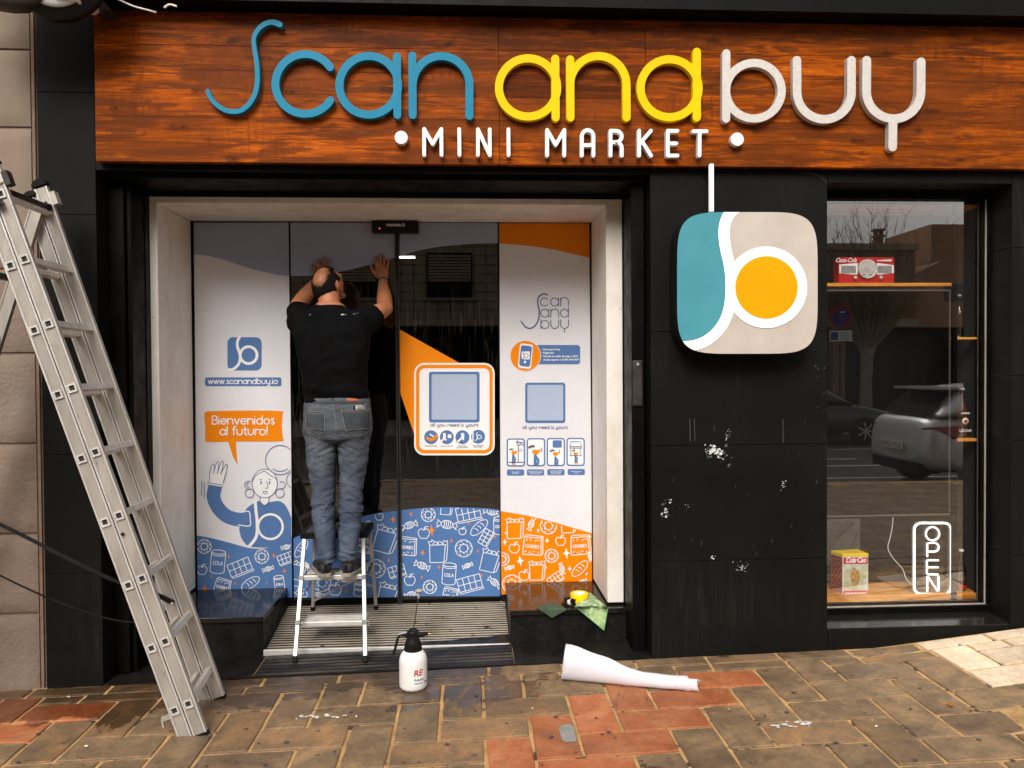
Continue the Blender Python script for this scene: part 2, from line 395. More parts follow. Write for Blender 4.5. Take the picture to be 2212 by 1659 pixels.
M['paint_spot'] = pm('paint_spot', (.72,.72,.70,1), (.5,.5,.48,1), 60, .7)
M['scuff'] = pm('scuff', (.045,.044,.042,1), (.09,.088,.082,1), 50, .8)
M['grey_paint'] = pm('grey_paint', S('8f8d8b'), S('807d79'), 20, .7)
M['interior'] = pm('interior', (.004,.003,.003,1), (.010,.008,.006,1), 1.5, .8, spec=.1)
M['back_panel'] = pm('back_panel', (.003,.0026,.0022,1), (.005,.0045,.004,1), 2, .6, spec=.15)
M['asphalt'] = pm('asphalt', (.055,.053,.05,1), (.085,.08,.073,1), 5, .9, bmp=.3, bs=150)
M['road_paint'] = pm('road_paint', (.55,.55,.52,1), (.4,.4,.38,1), 9, .8)
M['kerb'] = pm('kerb', (.25,.23,.2,1), (.33,.31,.28,1), 9, .85)
M['far_brick'] = pm('far_brick', (.30,.17,.10,1), (.22,.13,.08,1), 2, .9)
M['far_wall'] = pm('far_wall', (.46,.36,.25,1), (.34,.26,.17,1), 1.5, .9)
M['far_orange'] = pm('far_orange', (.42,.24,.13,1), (.36,.20,.11,1), 1.5, .9)
M['far_dark'] = pm('far_dark', (.006,.005,.005,1), (.01,.009,.008,1), 2, .6, spec=.1)
M['bark'] = pm('bark', (.36,.28,.19,1), (.22,.17,.12,1), 9, .9, bmp=.6, bs=20)
M['car_silver'] = pm('car_silver', (.60,.60,.59,1), None, rough=.35, metal=.35, coat=.6)
M['car_dark'] = pm('car_dark', (.02,.02,.022,1), None, rough=.25, coat=.8)
M['car_glass'] = pm('car_glass', (.008,.008,.009,1), None, rough=.06, spec=.9)
M['tail_red'] = pm('tail_red', (.30,.02,.015,1), None, rough=.15, coat=.8)
M['tyre'] = pm('tyre', (.012,.012,.012,1), None, rough=.85)
M['sign_red'] = pm('sign_red', (.36,.03,.02,1), None, rough=.5)
M['sign_blue'] = pm('sign_blue', (.02,.06,.26,1), None, rough=.5)
def emat(name, c, e):
    m, nt, b = nodes(name); b.inputs['Base Color'].default_value = c; b.inputs['Emission Color'].default_value = c
    b.inputs['Emission Strength'].default_value = e; b.inputs['Roughness'].default_value = .4; return m
M['neon'] = emat('neon_tube', (1, .99, .95, 1), .9)
M['lit_white'] = emat('glowing_white', (.9, .9, .89, 1), .25)
M['led'] = emat('led_red', (1, .08, .04, 1), 2.5)
def glass(name, tint_=(1,1,1,1), ior=1.5, extra=0.0, rough=0.0, grime=0.0):
    m = bpy.data.materials.new(name); m.use_nodes = True; nt = m.node_tree; nt.nodes.clear()
    t = N(nt, 'ShaderNodeBsdfTransparent'); t.inputs[0].default_value = tint_
    g = N(nt, 'ShaderNodeBsdfGlossy'); g.inputs['Roughness'].default_value = rough; g.inputs[0].default_value = (1, 1, 1, 1)
    f = N(nt, 'ShaderNodeFresnel'); f.inputs[0].default_value = ior
    a = N(nt, 'ShaderNodeMath', operation='MULTIPLY_ADD'); a.inputs[1].default_value = 1.85; a.inputs[2].default_value = extra
    nt.links.new(f.outputs[0], a.inputs[0])
    mx = N(nt, 'ShaderNodeMixShader'); nt.links.new(a.outputs[0], mx.inputs[0]); nt.links.new(t.outputs[0], mx.inputs[1]); nt.links.new(g.outputs[0], mx.inputs[2])
    last = mx.outputs[0]
    if grime:
        v = coord(nt, (9, 1, .6)); dr = tex(nt, v, 7, 5, .7); v2 = coord(nt, (1, 1, 1)); d2 = tex(nt, v2, 2.2, 4, .6)
        mu = N(nt, 'ShaderNodeMath', operation='MULTIPLY'); nt.links.new(ramp(nt, dr, [(.52, 0.), (.72, 1.)]), mu.inputs[0]); nt.links.new(ramp(nt, d2, [(.42, 0.), (.65, grime)]), mu.inputs[1])
        df = N(nt, 'ShaderNodeBsdfDiffuse'); df.inputs[0].default_value = (.30, .25, .18, 1)
        m2 = N(nt, 'ShaderNodeMixShader'); nt.links.new(mu.outputs[0], m2.inputs[0]); nt.links.new(last, m2.inputs[1]); nt.links.new(df.outputs[0], m2.inputs[2]); last = m2.outputs[0]
    o = N(nt, 'ShaderNodeOutputMaterial'); nt.links.new(last, o.inputs[0]); return m
M['glass'] = glass('window_glass', extra=.085)
M['door_glass'] = glass('door_glass', (.5,.48,.45,1), extra=.03, grime=.22)
M['clear'] = glass('clear_acrylic', (.97,.97,.96,1), extra=-.03)
M['bottle_glass'] = glass('bottle_glass', (.80,.76,.72,1), extra=.05, rough=.05)
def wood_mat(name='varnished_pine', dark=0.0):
    m, nt, b = nodes(name); b.inputs['Roughness'].default_value = .42; b.inputs['Coat Weight'].default_value = .0; b.inputs['Coat Roughness'].default_value = .3
    oi = N(nt, 'ShaderNodeObjectInfo'); cmb = N(nt, 'ShaderNodeVectorMath', operation='SCALE'); cmb.inputs[0].default_value = (5.3, 2.1, 9.7); nt.links.new(oi.outputs['Random'], cmb.inputs['Scale'])
    pos = N(nt, 'ShaderNodeNewGeometry').outputs['Position']; ad = N(nt, 'ShaderNodeVectorMath', operation='ADD'); nt.links.new(pos, ad.inputs[0]); nt.links.new(cmb.outputs[0], ad.inputs[1])
    def mp(sc, src=None):
        k = N(nt, 'ShaderNodeMapping'); k.inputs['Scale'].default_value = sc; nt.links.new(src or ad.outputs[0], k.inputs[0]); return k.outputs[0]
    b.inputs['Specular IOR Level'].default_value = .05
    g = tex(nt, mp((1.5, 3, 26)), 2.4, 10, .72, .6)
    col = ramp(nt, g, [(.24, (.085,.014,.0015,1)), (.40, (.225,.041,.0025,1)), (.56, (.42,.088,.004,1)), (.78, (.70,.18,.009,1))])
    # short staves glued edge to edge, each with a tone of its own
    sw_ = N(nt, 'ShaderNodeCombineXYZ'); sp_ = N(nt, 'ShaderNodeSeparateXYZ'); nt.links.new(pos, sp_.inputs[0]); nt.links.new(sp_.outputs[0], sw_.inputs[0]); nt.links.new(sp_.outputs[2], sw_.inputs[1])
    br = N(nt, 'ShaderNodeTexBrick'); br.offset = .37; br.inputs['Scale'].default_value = 1; br.inputs['Brick Width'].default_value = .52; br.inputs['Row Height'].default_value = .052; br.inputs['Mortar Size'].default_value = .0004
    br.inputs['Color1'].default_value = (.34,.32,.30,1); br.inputs['Color2'].default_value = (1.35,1.35,1.35,1); br.inputs['Mortar'].default_value = (.5,.5,.5,1); wv0 = N(nt, 'ShaderNodeVectorMath', operation='ADD'); nzc = N(nt, 'ShaderNodeTexNoise'); nzc.inputs['Scale'].default_value = 7; nt.links.new(pos, nzc.inputs['Vector']); nzs = N(nt, 'ShaderNodeVectorMath', operation='MULTIPLY'); nzs.inputs[1].default_value = (.25, .03, 0); nt.links.new(nzc.outputs['Color'], nzs.inputs[0]); nt.links.new(sw_.outputs[0], wv0.inputs[0]); nt.links.new(nzs.outputs[0], wv0.inputs[1]); nt.links.new(wv0.outputs[0], br.inputs['Vector'])
    col = mix(nt, .38, col, br.outputs['Color'], 'MULTIPLY')
    fine = tex(nt, mp((3, 3, 150)), 3, 5, .7); col = mix(nt, .4, col, ramp(nt, fine, [(.3, (.35,.35,.35,1)), (.6, (1,1,1,1))]), 'MULTIPLY')
    blot = tex(nt, mp((1.0, 1, 8.5), pos), 2.0, 10, .68, .35); col = mix(nt, ramp(nt, blot, [(.50, 0.), (.525, .62), (.70, .9)]), col, (.06,.017,.005,1))
    bl3 = tex(nt, mp((.6, 1, 1.6), pos), 1.9, 6, .65, .3); col = mix(nt, ramp(nt, bl3, [(.44, 0.), (.56, .72)]), col, (.115,.027,.005,1))
    brush = tex(nt, mp((26, 1, 3), pos), 1.6, 5, .7, .3); m3 = tex(nt, mp((2.0, 1, 3), pos), 1.2, 2, .5); mm_ = N(nt, 'ShaderNodeMath', operation='MULTIPLY'); nt.links.new(ramp(nt, brush, [(.5, 0.), (.6, .5)]), mm_.inputs[0]); nt.links.new(ramp(nt, m3, [(.52, 0.), (.6, 1.)]), mm_.inputs[1])
    col = mix(nt, mm_.outputs[0], col, (.10,.02,.003,1))
    vo = N(nt, 'ShaderNodeTexVoronoi', voronoi_dimensions='2D'); vo.inputs['Scale'].default_value = 1.0; nt.links.new(mp((2.1, 5.2, 1), wv0.outputs[0]), vo.inputs['Vector'])
    wv = N(nt, 'ShaderNodeMath', operation='SINE'); mu = N(nt, 'ShaderNodeMath', operation='MULTIPLY'); mu.inputs[1].default_value = 260; nt.links.new(vo.outputs['Distance'], mu.inputs[0]); nt.links.new(mu.outputs[0], wv.inputs[0])
    kn = ramp(nt, vo.outputs['Distance'], [(.018, .95), (.036, .30), (.052, .70), (.085, .12), (.13, 0.)])
    col = mix(nt, kn, col, (.040,.012,.003,1))
    hv = N(nt, 'ShaderNodeHueSaturation'); nt.links.new(col, hv.inputs['Color'])
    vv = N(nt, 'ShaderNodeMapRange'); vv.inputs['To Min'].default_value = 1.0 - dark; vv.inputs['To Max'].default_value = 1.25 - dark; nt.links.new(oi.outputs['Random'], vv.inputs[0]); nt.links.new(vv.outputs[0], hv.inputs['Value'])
    nt.links.new(hv.outputs[0], b.inputs['Base Color'])
    bump(nt, b, g, .25, .004); return m
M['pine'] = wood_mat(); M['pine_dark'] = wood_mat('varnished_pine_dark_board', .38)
def stone_mat(name, c, c2, rough):
    m = pm(name, c, c2, 3.5, .9, bmp=rough, bs=48, bd=.008, lo=.3, hi=.7, speck=(30,.72,S('6a594d'))); return m
M['stone_smooth'] = stone_mat('stone_smooth', S('8a796a'), S('7b6b5c'), .25)
M['stone_rough'] = stone_mat('stone_rough', S('887769'), S('76665a'), 1.0)
M['stone_joint'] = pm('stone_joint', S('6f5b4c'), S('80695a'), 20, .95)
def brick_mat(name, cs, dirt):
    cs = [(a*1.42, b_*1.27, c*1.12, 1) for a, b_, c, _ in cs]
    m, nt, b = nodes(name); v = coord(nt); oi = N(nt, 'ShaderNodeObjectInfo')
    f = tex(nt, v, 4.2, 12, .78, .5); col = ramp(nt, f, [(.34, cs[0]), (.50, cs[1]), (.64, cs[2])])
    f2 = tex(nt, v, 60, 6, .75); col = mix(nt, .55, col, ramp(nt, f2, [(.3, (.55,.55,.55,1)), (.7, (1.25,1.25,1.25,1))]), 'MULTIPLY')
    st = tex(nt, v, 7, 6, .7); col = mix(nt, ramp(nt, st, [(.56, 0.), (.72, .6)]), col, dirt)
    pp_ = N(nt, 'ShaderNodeSeparateXYZ'); nt.links.new(v, pp_.inputs[0])
    my = N(nt, 'ShaderNodeMapRange'); my.inputs['From Min'].default_value = -.62; my.inputs['From Max'].default_value = -.15; nt.links.new(pp_.outputs[1], my.inputs[0])
    mx = N(nt, 'ShaderNodeMapRange'); mx.inputs['From Min'].default_value = .75; mx.inputs['From Max'].default_value = -.1; nt.links.new(pp_.outputs[0], mx.inputs[0])
    wet = tex(nt, v, 2.3, 6, .65, .8); w1 = N(nt, 'ShaderNodeMath', operation='MULTIPLY'); nt.links.new(my.outputs[0], w1.inputs[0]); nt.links.new(mx.outputs[0], w1.inputs[1])
    w2 = N(nt, 'ShaderNodeMath', operation='MULTIPLY_ADD'); w2.inputs[1].default_value = .30; nt.links.new(w1.outputs[0], w2.inputs[0]); nt.links.new(wet, w2.inputs[2])
    wm_ = ramp(nt, w2.outputs[0], [(.64, 0.), (.67, 1.)]); col = mix(nt, wm_, col, mix(nt, 1.0, col, (.42,.38,.34,1), 'MULTIPLY'))
    sp = N(nt, 'ShaderNodeTexVoronoi'); sp.inputs['Scale'].default_value = 7.5; nt.links.new(v, sp.inputs['Vector'])
    nn = tex(nt, v, 30, 2, .5); ad = N(nt, 'ShaderNodeMath', operation='MULTIPLY_ADD'); ad.inputs[1].default_value = .05; nt.links.new(nn, ad.inputs[0]); nt.links.new(sp.outputs['Distance'], ad.inputs[2])
    col = mix(nt, ramp(nt, ad.outputs[0], [(.085, .75), (.10, 0.)]), col, (.045,.04,.036,1))
    hv = N(nt, 'ShaderNodeHueSaturation'); vv = N(nt, 'ShaderNodeMapRange'); vv.inputs['To Min'].default_value = .84; vv.inputs['To Max'].default_value = 1.16
    nt.links.new(oi.outputs['Random'], vv.inputs[0]); nt.links.new(vv.outputs[0], hv.inputs['Value']); nt.links.new(col, hv.inputs['Color']); nt.links.new(hv.outputs[0], b.inputs['Base Color'])
    nt.links.new(mix(nt, wm_, ramp(nt, tex(nt, v, 4, 6, .6), [(.35, .48), (.6, .82)]), (.22,.22,.22,1)), b.inputs['Roughness'])
    bump(nt, b, tex(nt, v, 90, 8, .75), .35, .004); return m
M['paver_grey'] = brick_mat('paver_grey', [(.066,.047,.030,1), (.128,.092,.055,1), (.215,.148,.082,1)], (.048,.038,.029,1))
M['paver_tan'] = brick_mat('paver_tan', [(.085,.060,.038,1), (.145,.098,.055,1), (.24,.14,.065,1)], (.09,.065,.045,1))
M['paver_red'] = brick_mat('paver_red', [(.17,.056,.022,1), (.27,.090,.034,1), (.31,.150,.072,1)], (.15,.098,.060,1))
M['paver_cream'] = brick_mat('paver_cream', [(.32,.27,.21,1), (.45,.39,.31,1), (.56,.50,.41,1)], (.24,.19,.14,1))
M['sand'] = pm('sand_joint', (.52,.315,.13,1), (.30,.17,.07,1), 9, .95, bmp=.5, bs=200, bd=.003, speck=(14,.60,(.06,.04,.025,1)))
def denim_mat(name, k=1.0):
    m, nt, b = nodes(name); v = coord(nt); b.inputs['Roughness'].default_value = .9; b.inputs['Specular IOR Level'].default_value = .08
    f = tex(nt, v, 5, 9, .7, .4); col = ramp(nt, f, [(.3, (.048*k,.054*k,.066*k,1)), (.52, (.092*k,.100*k,.114*k,1)), (.75, (.17*k,.177*k,.187*k,1))])
    sp_ = N(nt, 'ShaderNodeSeparateXYZ'); nt.links.new(v, sp_.inputs[0]); lo_ = N(nt, 'ShaderNodeMapRange'); lo_.inputs['From Min'].default_value = 1.25; lo_.inputs['From Max'].default_value = .75; nt.links.new(sp_.outputs[2], lo_.inputs[0])
    nz_ = N(nt, 'ShaderNodeMath', operation='MULTIPLY'); nz_.inputs[1].default_value = .75; nt.links.new(lo_.outputs[0], nz_.inputs[0])
    col = mix(nt, nz_.outputs[0], col, (.66,.82,1.12,1), 'MULTIPLY')
    v2 = coord(nt, (260, 260, 60)); th = tex(nt, v2, 1.5, 3, .6); col = mix(nt, .5, col, ramp(nt, th, [(.35, (.6,.6,.6,1)), (.65, (1.3,1.3,1.3,1))]), 'MULTIPLY')
    nt.links.new(col, b.inputs['Base Color']); bump(nt, b, th, .35, .001); return m
M['denim'] = denim_mat('denim'); M['denim_dark'] = denim_mat('denim_dark', .68)
# ================================================================== STRUCTURE
def WX(px, py, Y): return U(px, py, Y).x
def WZ(px, py, Y): return U(px, py, Y).z
SLOPE = math.atan(.021)
GY = .87                                         # plane of the door glass
# ---- pavement: joint sheet, border stones, herringbone pavers
ground = MB()
xs = [-40, -6, -3, 2.12, 3.4, 4.2, 14, 40]; ys = [-5.12, -1.0, -.65, .95]
def zgg(x, y): return zg(min(max(x, -6), 4.2), y)
grid = [[(x, y, zgg(x, y) - .0015) for x in xs] for y in ys]
ground.add([p for r in grid for p in r], [(j*len(xs)+i, j*len(xs)+i+1, (j+1)*len(xs)+i+1, (j+1)*len(xs)+i) for j in range(len(ys)-1) for i in range(len(xs)-1)])
pav = tag(ground.build('pavement', M['sand']), kind='structure')
A0 = Ug(1263, 1638); PITCHB = .1905
red_px = [(1275,1527),(1362,1518),(1199,1589),(1430,1559),(1356,1608),(1091,1627),(1267,1646),(1484,1516),(1575,1473),(1530,1512),(1500,1560),(15,1536),(130,1538),(45,1583),(1180,1650)]
tan_px = [(125,1590),(300,1640),(1180,1545),(640,1600),(900,1640)]
RED = [Ug(*p) for p in red_px]; TAN = [Ug(*p) for p in tan_px]
bricks = {}; nb = 0; rest = MB()
def paver_mesh(lx, ly, key):
    if key in bricks: return bricks[key]
    b = MB(); c = .006; h = .007; x, y = lx/2, ly/2; q = .0015
    rr = random.Random(hash(key) % 999)
    base = [(-x,-y,-.03),(x,-y,-.03),(x,y,-.03),(-x,y,-.03)]; mid = [(-x,-y,h-.004),(x,-y,h-.004),(x,y,h-.004),(-x,y,h-.004)]
    top = [(-x+c,-y+c,h),(x-c,-y+c,h),(x-c,y-c,h),(-x+c,y-c,h)]
    b.add(base+mid+top, [(0,1,5,4),(1,2,6,5),(2,3,7,6),(3,0,4,7),(4,5,9,8),(5,6,10,9),(6,7,11,10),(7,4,8,11),(8,9,10,11)])
    me = b.build('paver', None).data
    bpy.data.objects.remove(bpy.data.objects[-1]) if False else None
    bricks[key] = me; return me
def add_paver(x0, y0, x1, y1, border=False):
    global nb
    j = .0052
    y1 = min(y1, YB if not border else 9)
    if y1 - y0 < .03: return
    x0 += j; x1 -= j; y0 += j; y1 -= j
    cx, cy = (x0+x1)/2, (y0+y1)/2; lx, ly = x1-x0, y1-y0
    near = (-3.1 < cx < 3.5 and cy > -1.62)
    if near:
        kind = 'paver_grey'
        if cx > 2.3 and cy > -.60: kind = 'paver_cream'
        elif any(x0-.01 < r.x < x1+.01 and y0-.01 < r.y < y1+.01 for r in RED): kind = 'paver_red'
        elif any(x0 < r.x < x1 and y0 < r.y < y1 for r in TAN) or random.random() < .12: kind = 'paver_tan'
        key = (round(lx, 3), round(ly, 3), kind, random.randrange(5))
        if key not in bricks:
            b = MB(); h = .006; x, y = lx/2, ly/2; R3 = random.Random(len(bricks)*7 + 1)
            nx_, ny_ = max(2, int(lx/.062)), max(2, int(ly/.062)); pts = []
            for (ax, ay, bx, by, n_) in ((-x,-y,x,-y,nx_),(x,-y,x,y,ny_),(x,y,-x,y,nx_),(-x,y,-x,-y,ny_)):
                for q in range(n_):
                    t = q/n_; px_, py_ = ax+(bx-ax)*t, ay+(by-ay)*t; e = R3.uniform(0, .0030) + (.0045 if R3.random() < .10 else 0) + (.002 if q == 0 else 0)
                    pts.append((px_ - math.copysign(min(e, abs(px_)), px_)*(abs(px_) > x-1e-6), py_ - math.copysign(min(e, abs(py_)), py_)*(abs(py_) > y-1e-6)))
            n_ = len(pts); k1 = 1 - .0042/x; k2 = 1 - .0042/y
            b.add([(p_[0], p_[1], -.02) for p_ in pts] + [(p_[0], p_[1], h-.0035) for p_ in pts] + [(p_[0]*k1, p_[1]*k2, h + R3.uniform(-.0006,.0004)) for p_ in pts] + [(0, 0, h+.0004)],
                  [(q, (q+1)%n_, n_+(q+1)%n_, n_+q) for q in range(n_)] + [(n_+q, n_+(q+1)%n_, 2*n_+(q+1)%n_, 2*n_+q) for q in range(n_)] + [(2*n_+q, 2*n_+(q+1)%n_, 3*n_) for q in range(n_)])
            o = b.build('paver', M[kind], pav); bricks[key] = o.data
        else: o = link('paver', bricks[key], None, pav)
        za, zb = zg(x0, cy), zg(x1, cy); zc, zd = zg(cx, y0), zg(cx, y1)
        o.location = (cx, cy, zg(cx, cy) + random.uniform(-.001, .0012))
        o.rotation_euler = (math.atan((zd-zc)/max(ly,.01)) + random.uniform(-.003, .003), -math.atan((zb-za)/lx) + random.uniform(-.003, .003), 0)
        nb += 1
    else:
        z = zgg(cx, cy); s = .021 if -6 < cx < 4.2 else 0
        rest.add([(x0,y0,z-.001-s*lx/2),(x1,y0,z-.001+s*lx/2),(x1,y1,z-.001+s*lx/2),(x0,y1,z-.001-s*lx/2)], [(0,1,2,3)])
YB = -.115
P = PITCHB
for iy in range(-28, 12):
    for ix in range(-45, 75):
        k = (ix - iy) % 4; x = A0.x + ix*P; y = A0.y + iy*P
        if y > YB or y < -5.0 or x < -7.2 or x > 13: continue
        if k == 0: add_paver(x, y, x+2*P, y+P)
        if k == 3: add_paver(x, y, x+P, y+2*P)
x = -4.0
while x < 4.4:
    add_paver(x, YB, x + .37, -.008, True); x += .372
tag(rest.build('distant_paver', M['paver_grey'], pav), kind='stuff')
# ---- road, kerb, far pavement
tag(MB().add([(-60,-13.6,-.14),(60,-13.6,-.14),(60,-5.3,-.14),(-60,-5.3,-.14)], [(0,1,2,3)]).build('road', M['asphalt']), kind='structure')
k = MB(); 
for i in range(24): k.box((-12+i, -5.3, -.3), (-11.005+i, -5.125, .16 if False else .04 + .0 * i))
tag(k.build('kerb', M['kerb']), kind='structure')
tag(MB().box((-60,-30,-.3), (60,-13.6,-.02)).build('far_pavement', M['kerb']), kind='structure')
rm = MB()
for x0, y0, x1, y1 in [(2,-8.9,4.2,-8.75),(6,-8.9,8.5,-8.75),(9.5,-8.9,12,-8.75),(4.0,-9.9,7.3,-9.75),(9,-10.6,13,-10.45),(2.0,-7.4,9.5,-7.3),(6.5,-11.6,10,-11.48)]:
    rm.add([(x0,y0,-.135),(x1,y0,-.135),(x1,y1,-.135),(x0,y1,-.135)], [(0,1,2,3)])
tag(rm.build('road_marking', M['road_paint']), kind='structure')
# ---- dressed stone wall at the far left
SX = WX(87, 800, 0) - .004
wall = thing('stone_wall', 'pinkish brown stone block wall left of the black shopfront', 'wall', (SX, 0, 0))
MB().box((-9, .02, -.3), (SX, .5, 7)).build('mortar_bed', M['stone_joint'], wall)
zs = [WZ(50, y, 0) for y in (1494, 1327, 1154, 959, 763, 580, 274, 105)] + [3.6, 4.1, 4.6, 5.1]
zs[0] = -.05
def rough_block(x0, z0, x1, z1, name, rough, parent):
    b = MB(); nx = max(2, int((x1-x0)/.035)); nz = max(2, int((z1-z0)/.035)); e = .012
    V = []
    for j in range(nz+1):
        for i in range(nx+1):
            x = x0 + (x1-x0)*i/nx; z = z0 + (z1-z0)*j/nz
            d = min(i, nx-i, j, nz-j); y = 0 if d > 0 else e
            y += (noise.noise(Vector((x*9, 1.3, z*9)))*.006 + noise.noise(Vector((x*34, 4, z*34)))*.004) * rough * (1 if d else .2)
            V.append((x, y, z))
    F = [(j*(nx+1)+i, j*(nx+1)+i+1, (j+1)*(nx+1)+i+1, (j+1)*(nx+1)+i) for j in range(nz) for i in range(nx)]
    b.add(V, F, True)
    x0_, z0_ = x0, z0
    b.add([(x0,e,z0),(x1,e,z0),(x1,e,z1),(x0,e,z1),(x0,.06,z0),(x1,.06,z0),(x1,.06,z1),(x0,.06,z1)], [(0,4,5,1),(1,5,6,2),(2,6,7,3),(3,7,4,0)])
    return b.build(name, M['stone_rough'] if rough > .5 else M['stone_smooth'], parent, fix=False)
for i in range(len(zs)-1):
    for (xa, xb) in ((SX-1.15, SX-.028), (SX-2.3, SX-1.162), (SX-3.45, SX-2.312)):
        rough_block(xa, zs[i]+.006, xb, zs[i+1]-.006, 'stone_block', 1.0 if zs[i+1] < zs[5] + .1 else .15, wall)
MB().box((SX-.020, .008, -.05), (SX-.006, .05, 5)).build('edge_strip', M['stone_joint'], wall)
# ---- shopfront
shop = thing('shopfront', 'matt black panelled shopfront with a recessed entrance and a display window', 'shopfront', (0, 0, 0))
PX0, PX1 = WX(89, 800, 0), WX(213, 800, 0)
G = .0022
def panel(x0, z0, x1, z1, y0=0.0, y1=.14, name='cladding_panel', m='black_cladding'):
    o = MB().box((x0+G/2, y0 + random.uniform(0, .0016), z0+G/2), (x1-G/2, y1, z1-G/2)).build(name, M[m], shop)
    return bevel(o, .0015, 1)
zz = [-.06] + [WZ(150, y, 0) for y in (1240, 982, 463, 199)] + [4.9]
for a, b in zip(zz, zz[1:]): panel(PX0, a, PX1, b)
BX0, BX1 = WX(1406, 900, 0), WX(1787.5, 900, 0); RX0, RX1 = WX(2184.5, 900, 0), 4.2
ZWT, ZWB = WZ(1985, 396, 0), WZ(1985, 1354, 0)
ZS0, ZS1 = WZ(1106, 356, -.05), WZ(1106, 37.5, -.05)      # sign bottom / top
zz = [-.06] + [WZ(1600, y, 0) for y in (1210, 961, 716)] + [ZS1 + 1.4]
for a, b in zip(zz, zz[1:]): panel(BX0, a, BX1, b, y1=.3)
zz = [-.06] + [WZ(2200, y, 0) for y in (1200, 952, 812, 535)] + [ZS1 + 1.4]
for a, b in zip(zz, zz[1:]): panel(RX0, a, RX1, b, y1=.3)
panel(BX1, -.06, RX0, ZWB, y1=.3); panel(BX1, ZWT, RX0, ZS1+1.4, y1=.3)
# upper fascia over the entrance, lintel, shutter box
MB().box((PX1, .0, ZS0-.028), (BX0-.003, .05, ZS1+1.4)).build('fascia_board', M['black_cladding'], shop)
MB().box((PX1, .052, WZ(800, 388, .05)), (BX0-.003, .5, ZS1+.4)).build('shutter_box', M['black_metal'], shop)
FY = .36
FX0, FX1 = WX(308.5, 850, FY), WX(1345.5, 850, FY); FI0, FI1 = WX(344.5, 850, FY), WX(1310.5, 850, FY)
FZ1, FZI = WZ(825, 427, FY), WZ(825, 441, FY); ZP = .245
MB().box((PX1, .34, FZ1+.008), (BX0-.003, 1.0, ZS1)).build('lintel', M['black_metal'], shop)
# side posts (roller shutter guides)
def guide(x0, x1, y0, y1, zb, name='shutter_guide'):
    o = MB().box((x0, y0, zb), (x1, y1, ZS0)).build(name, M['black_metal'], shop); return bevel(o, .004, 2)
g0 = WX(236, 800, .12)
MB().box((PX1-.0, .1412, -.06), (PX1+.004, .9, ZS0)).build('side_return', M['black_cladding'], shop)
guide(g0, WX(272, 800, .12), .12, .20, .03); guide(WX(274, 800, .12), WX(286, 800, .13), .14, .30, .03)
MB().box((PX1-.002, .142, -.06), (g0-.003, .30, ZS0)).build('side_jamb', M['black_cladding'], shop)
MB().box((WX(286, 800, .13)+.004, .30, -.02), (FX0-.004, .60, ZS0)).build('jamb_or_closer', M['black_metal'], shop)
gr0 = WX(1365, 900, .09)
guide(gr0, WX(1393, 900, .09), .09, .22, .045); MB().box((WX(1360, 900, .2), .22, .04), (WX(1397, 900, .2), .34, ZS0)).build('jamb_or_closer', M['black_metal'], shop)
MB().box((FX1+.006, .34, .04), (WX(1397, 900, .2), .60, ZS0)).build('jamb_or_closer', M['black_metal'], shop)
# white splayed surround of the doors
fr = thing('door_surround', 'thick off-white box frame around the sliding glass entrance', 'door surround', (0, FY, ZP))
mb = MB().box((FX0, FY, ZP+.012), (FI0, GY+.02, FZI)); bevel(mb.build('jamb', M['white_frame'], fr), .004, 2)
mb = MB().box((FI1, FY, ZP+.012), (FX1, GY+.02, FZI)); bevel(mb.build('jamb', M['white_frame'], fr), .004, 2)
mb = MB().box((FX0, FY, FZI+.001), (FX1, GY+.02, FZ1)); bevel(mb.build('head', M['white_frame'], fr), .004, 2)
# lock box on right guide
lb = thing('shutter_lock', 'scratched narrow metal lock plate on the black post right of the doors', 'lock', (WX(1377, 830, .085), .085, WZ(1377, 830, .085)))
lx0, lx1, lz0, lz1 = WX(1367, 830, .08), WX(1388.5, 830, .08), WZ(1377, 877, .08), WZ(1377, 778.5, .08)
bevel(MB().box((lx0, .078, lz0), (lx1, .0895, lz1)).build('plate', M['dark_steel'], lb), .004, 3)
c = ((lx0+lx1)/2, .076, lz1-.02)
MB().lathe(c, [(.0, -.004), (.007, -.004), (.008, .003), (.004, .003), (.004, -.001), (0, -.001)], 16, Vector((0,-1,0))).build('keyhole', M['aluminium'], lb)
# plinths
def plinth(x0, x1, lab, ex):
    t = thing('granite_plinth', lab, 'step block', ((x0+x1)/2, .3, .03))
    bevel(MB().box((x0, .312, -.02), (x1, GY-.01, ZP-.032)).build('base', M['granite_matte'], t), .002, 1)
    bevel(MB().box((x0-.004 if ex > 0 else x0, .300, ZP-.030), (x1 + (.004 if ex < 0 else 0), GY-.012, ZP)).build('top_slab', M['granite'], t), .003, 2)
    return t
PL1 = WX(567.5, 1380, .30); PR0, PR1 = WX(1103, 1380, .30), WX(1357, 1360, .30)
plinth(FX0-.02, PL1, 'polished black granite block under the left end of the white door frame', -1)
plinth(PR0, PR1, 'polished black granite block with green cloths lying on it', 1)
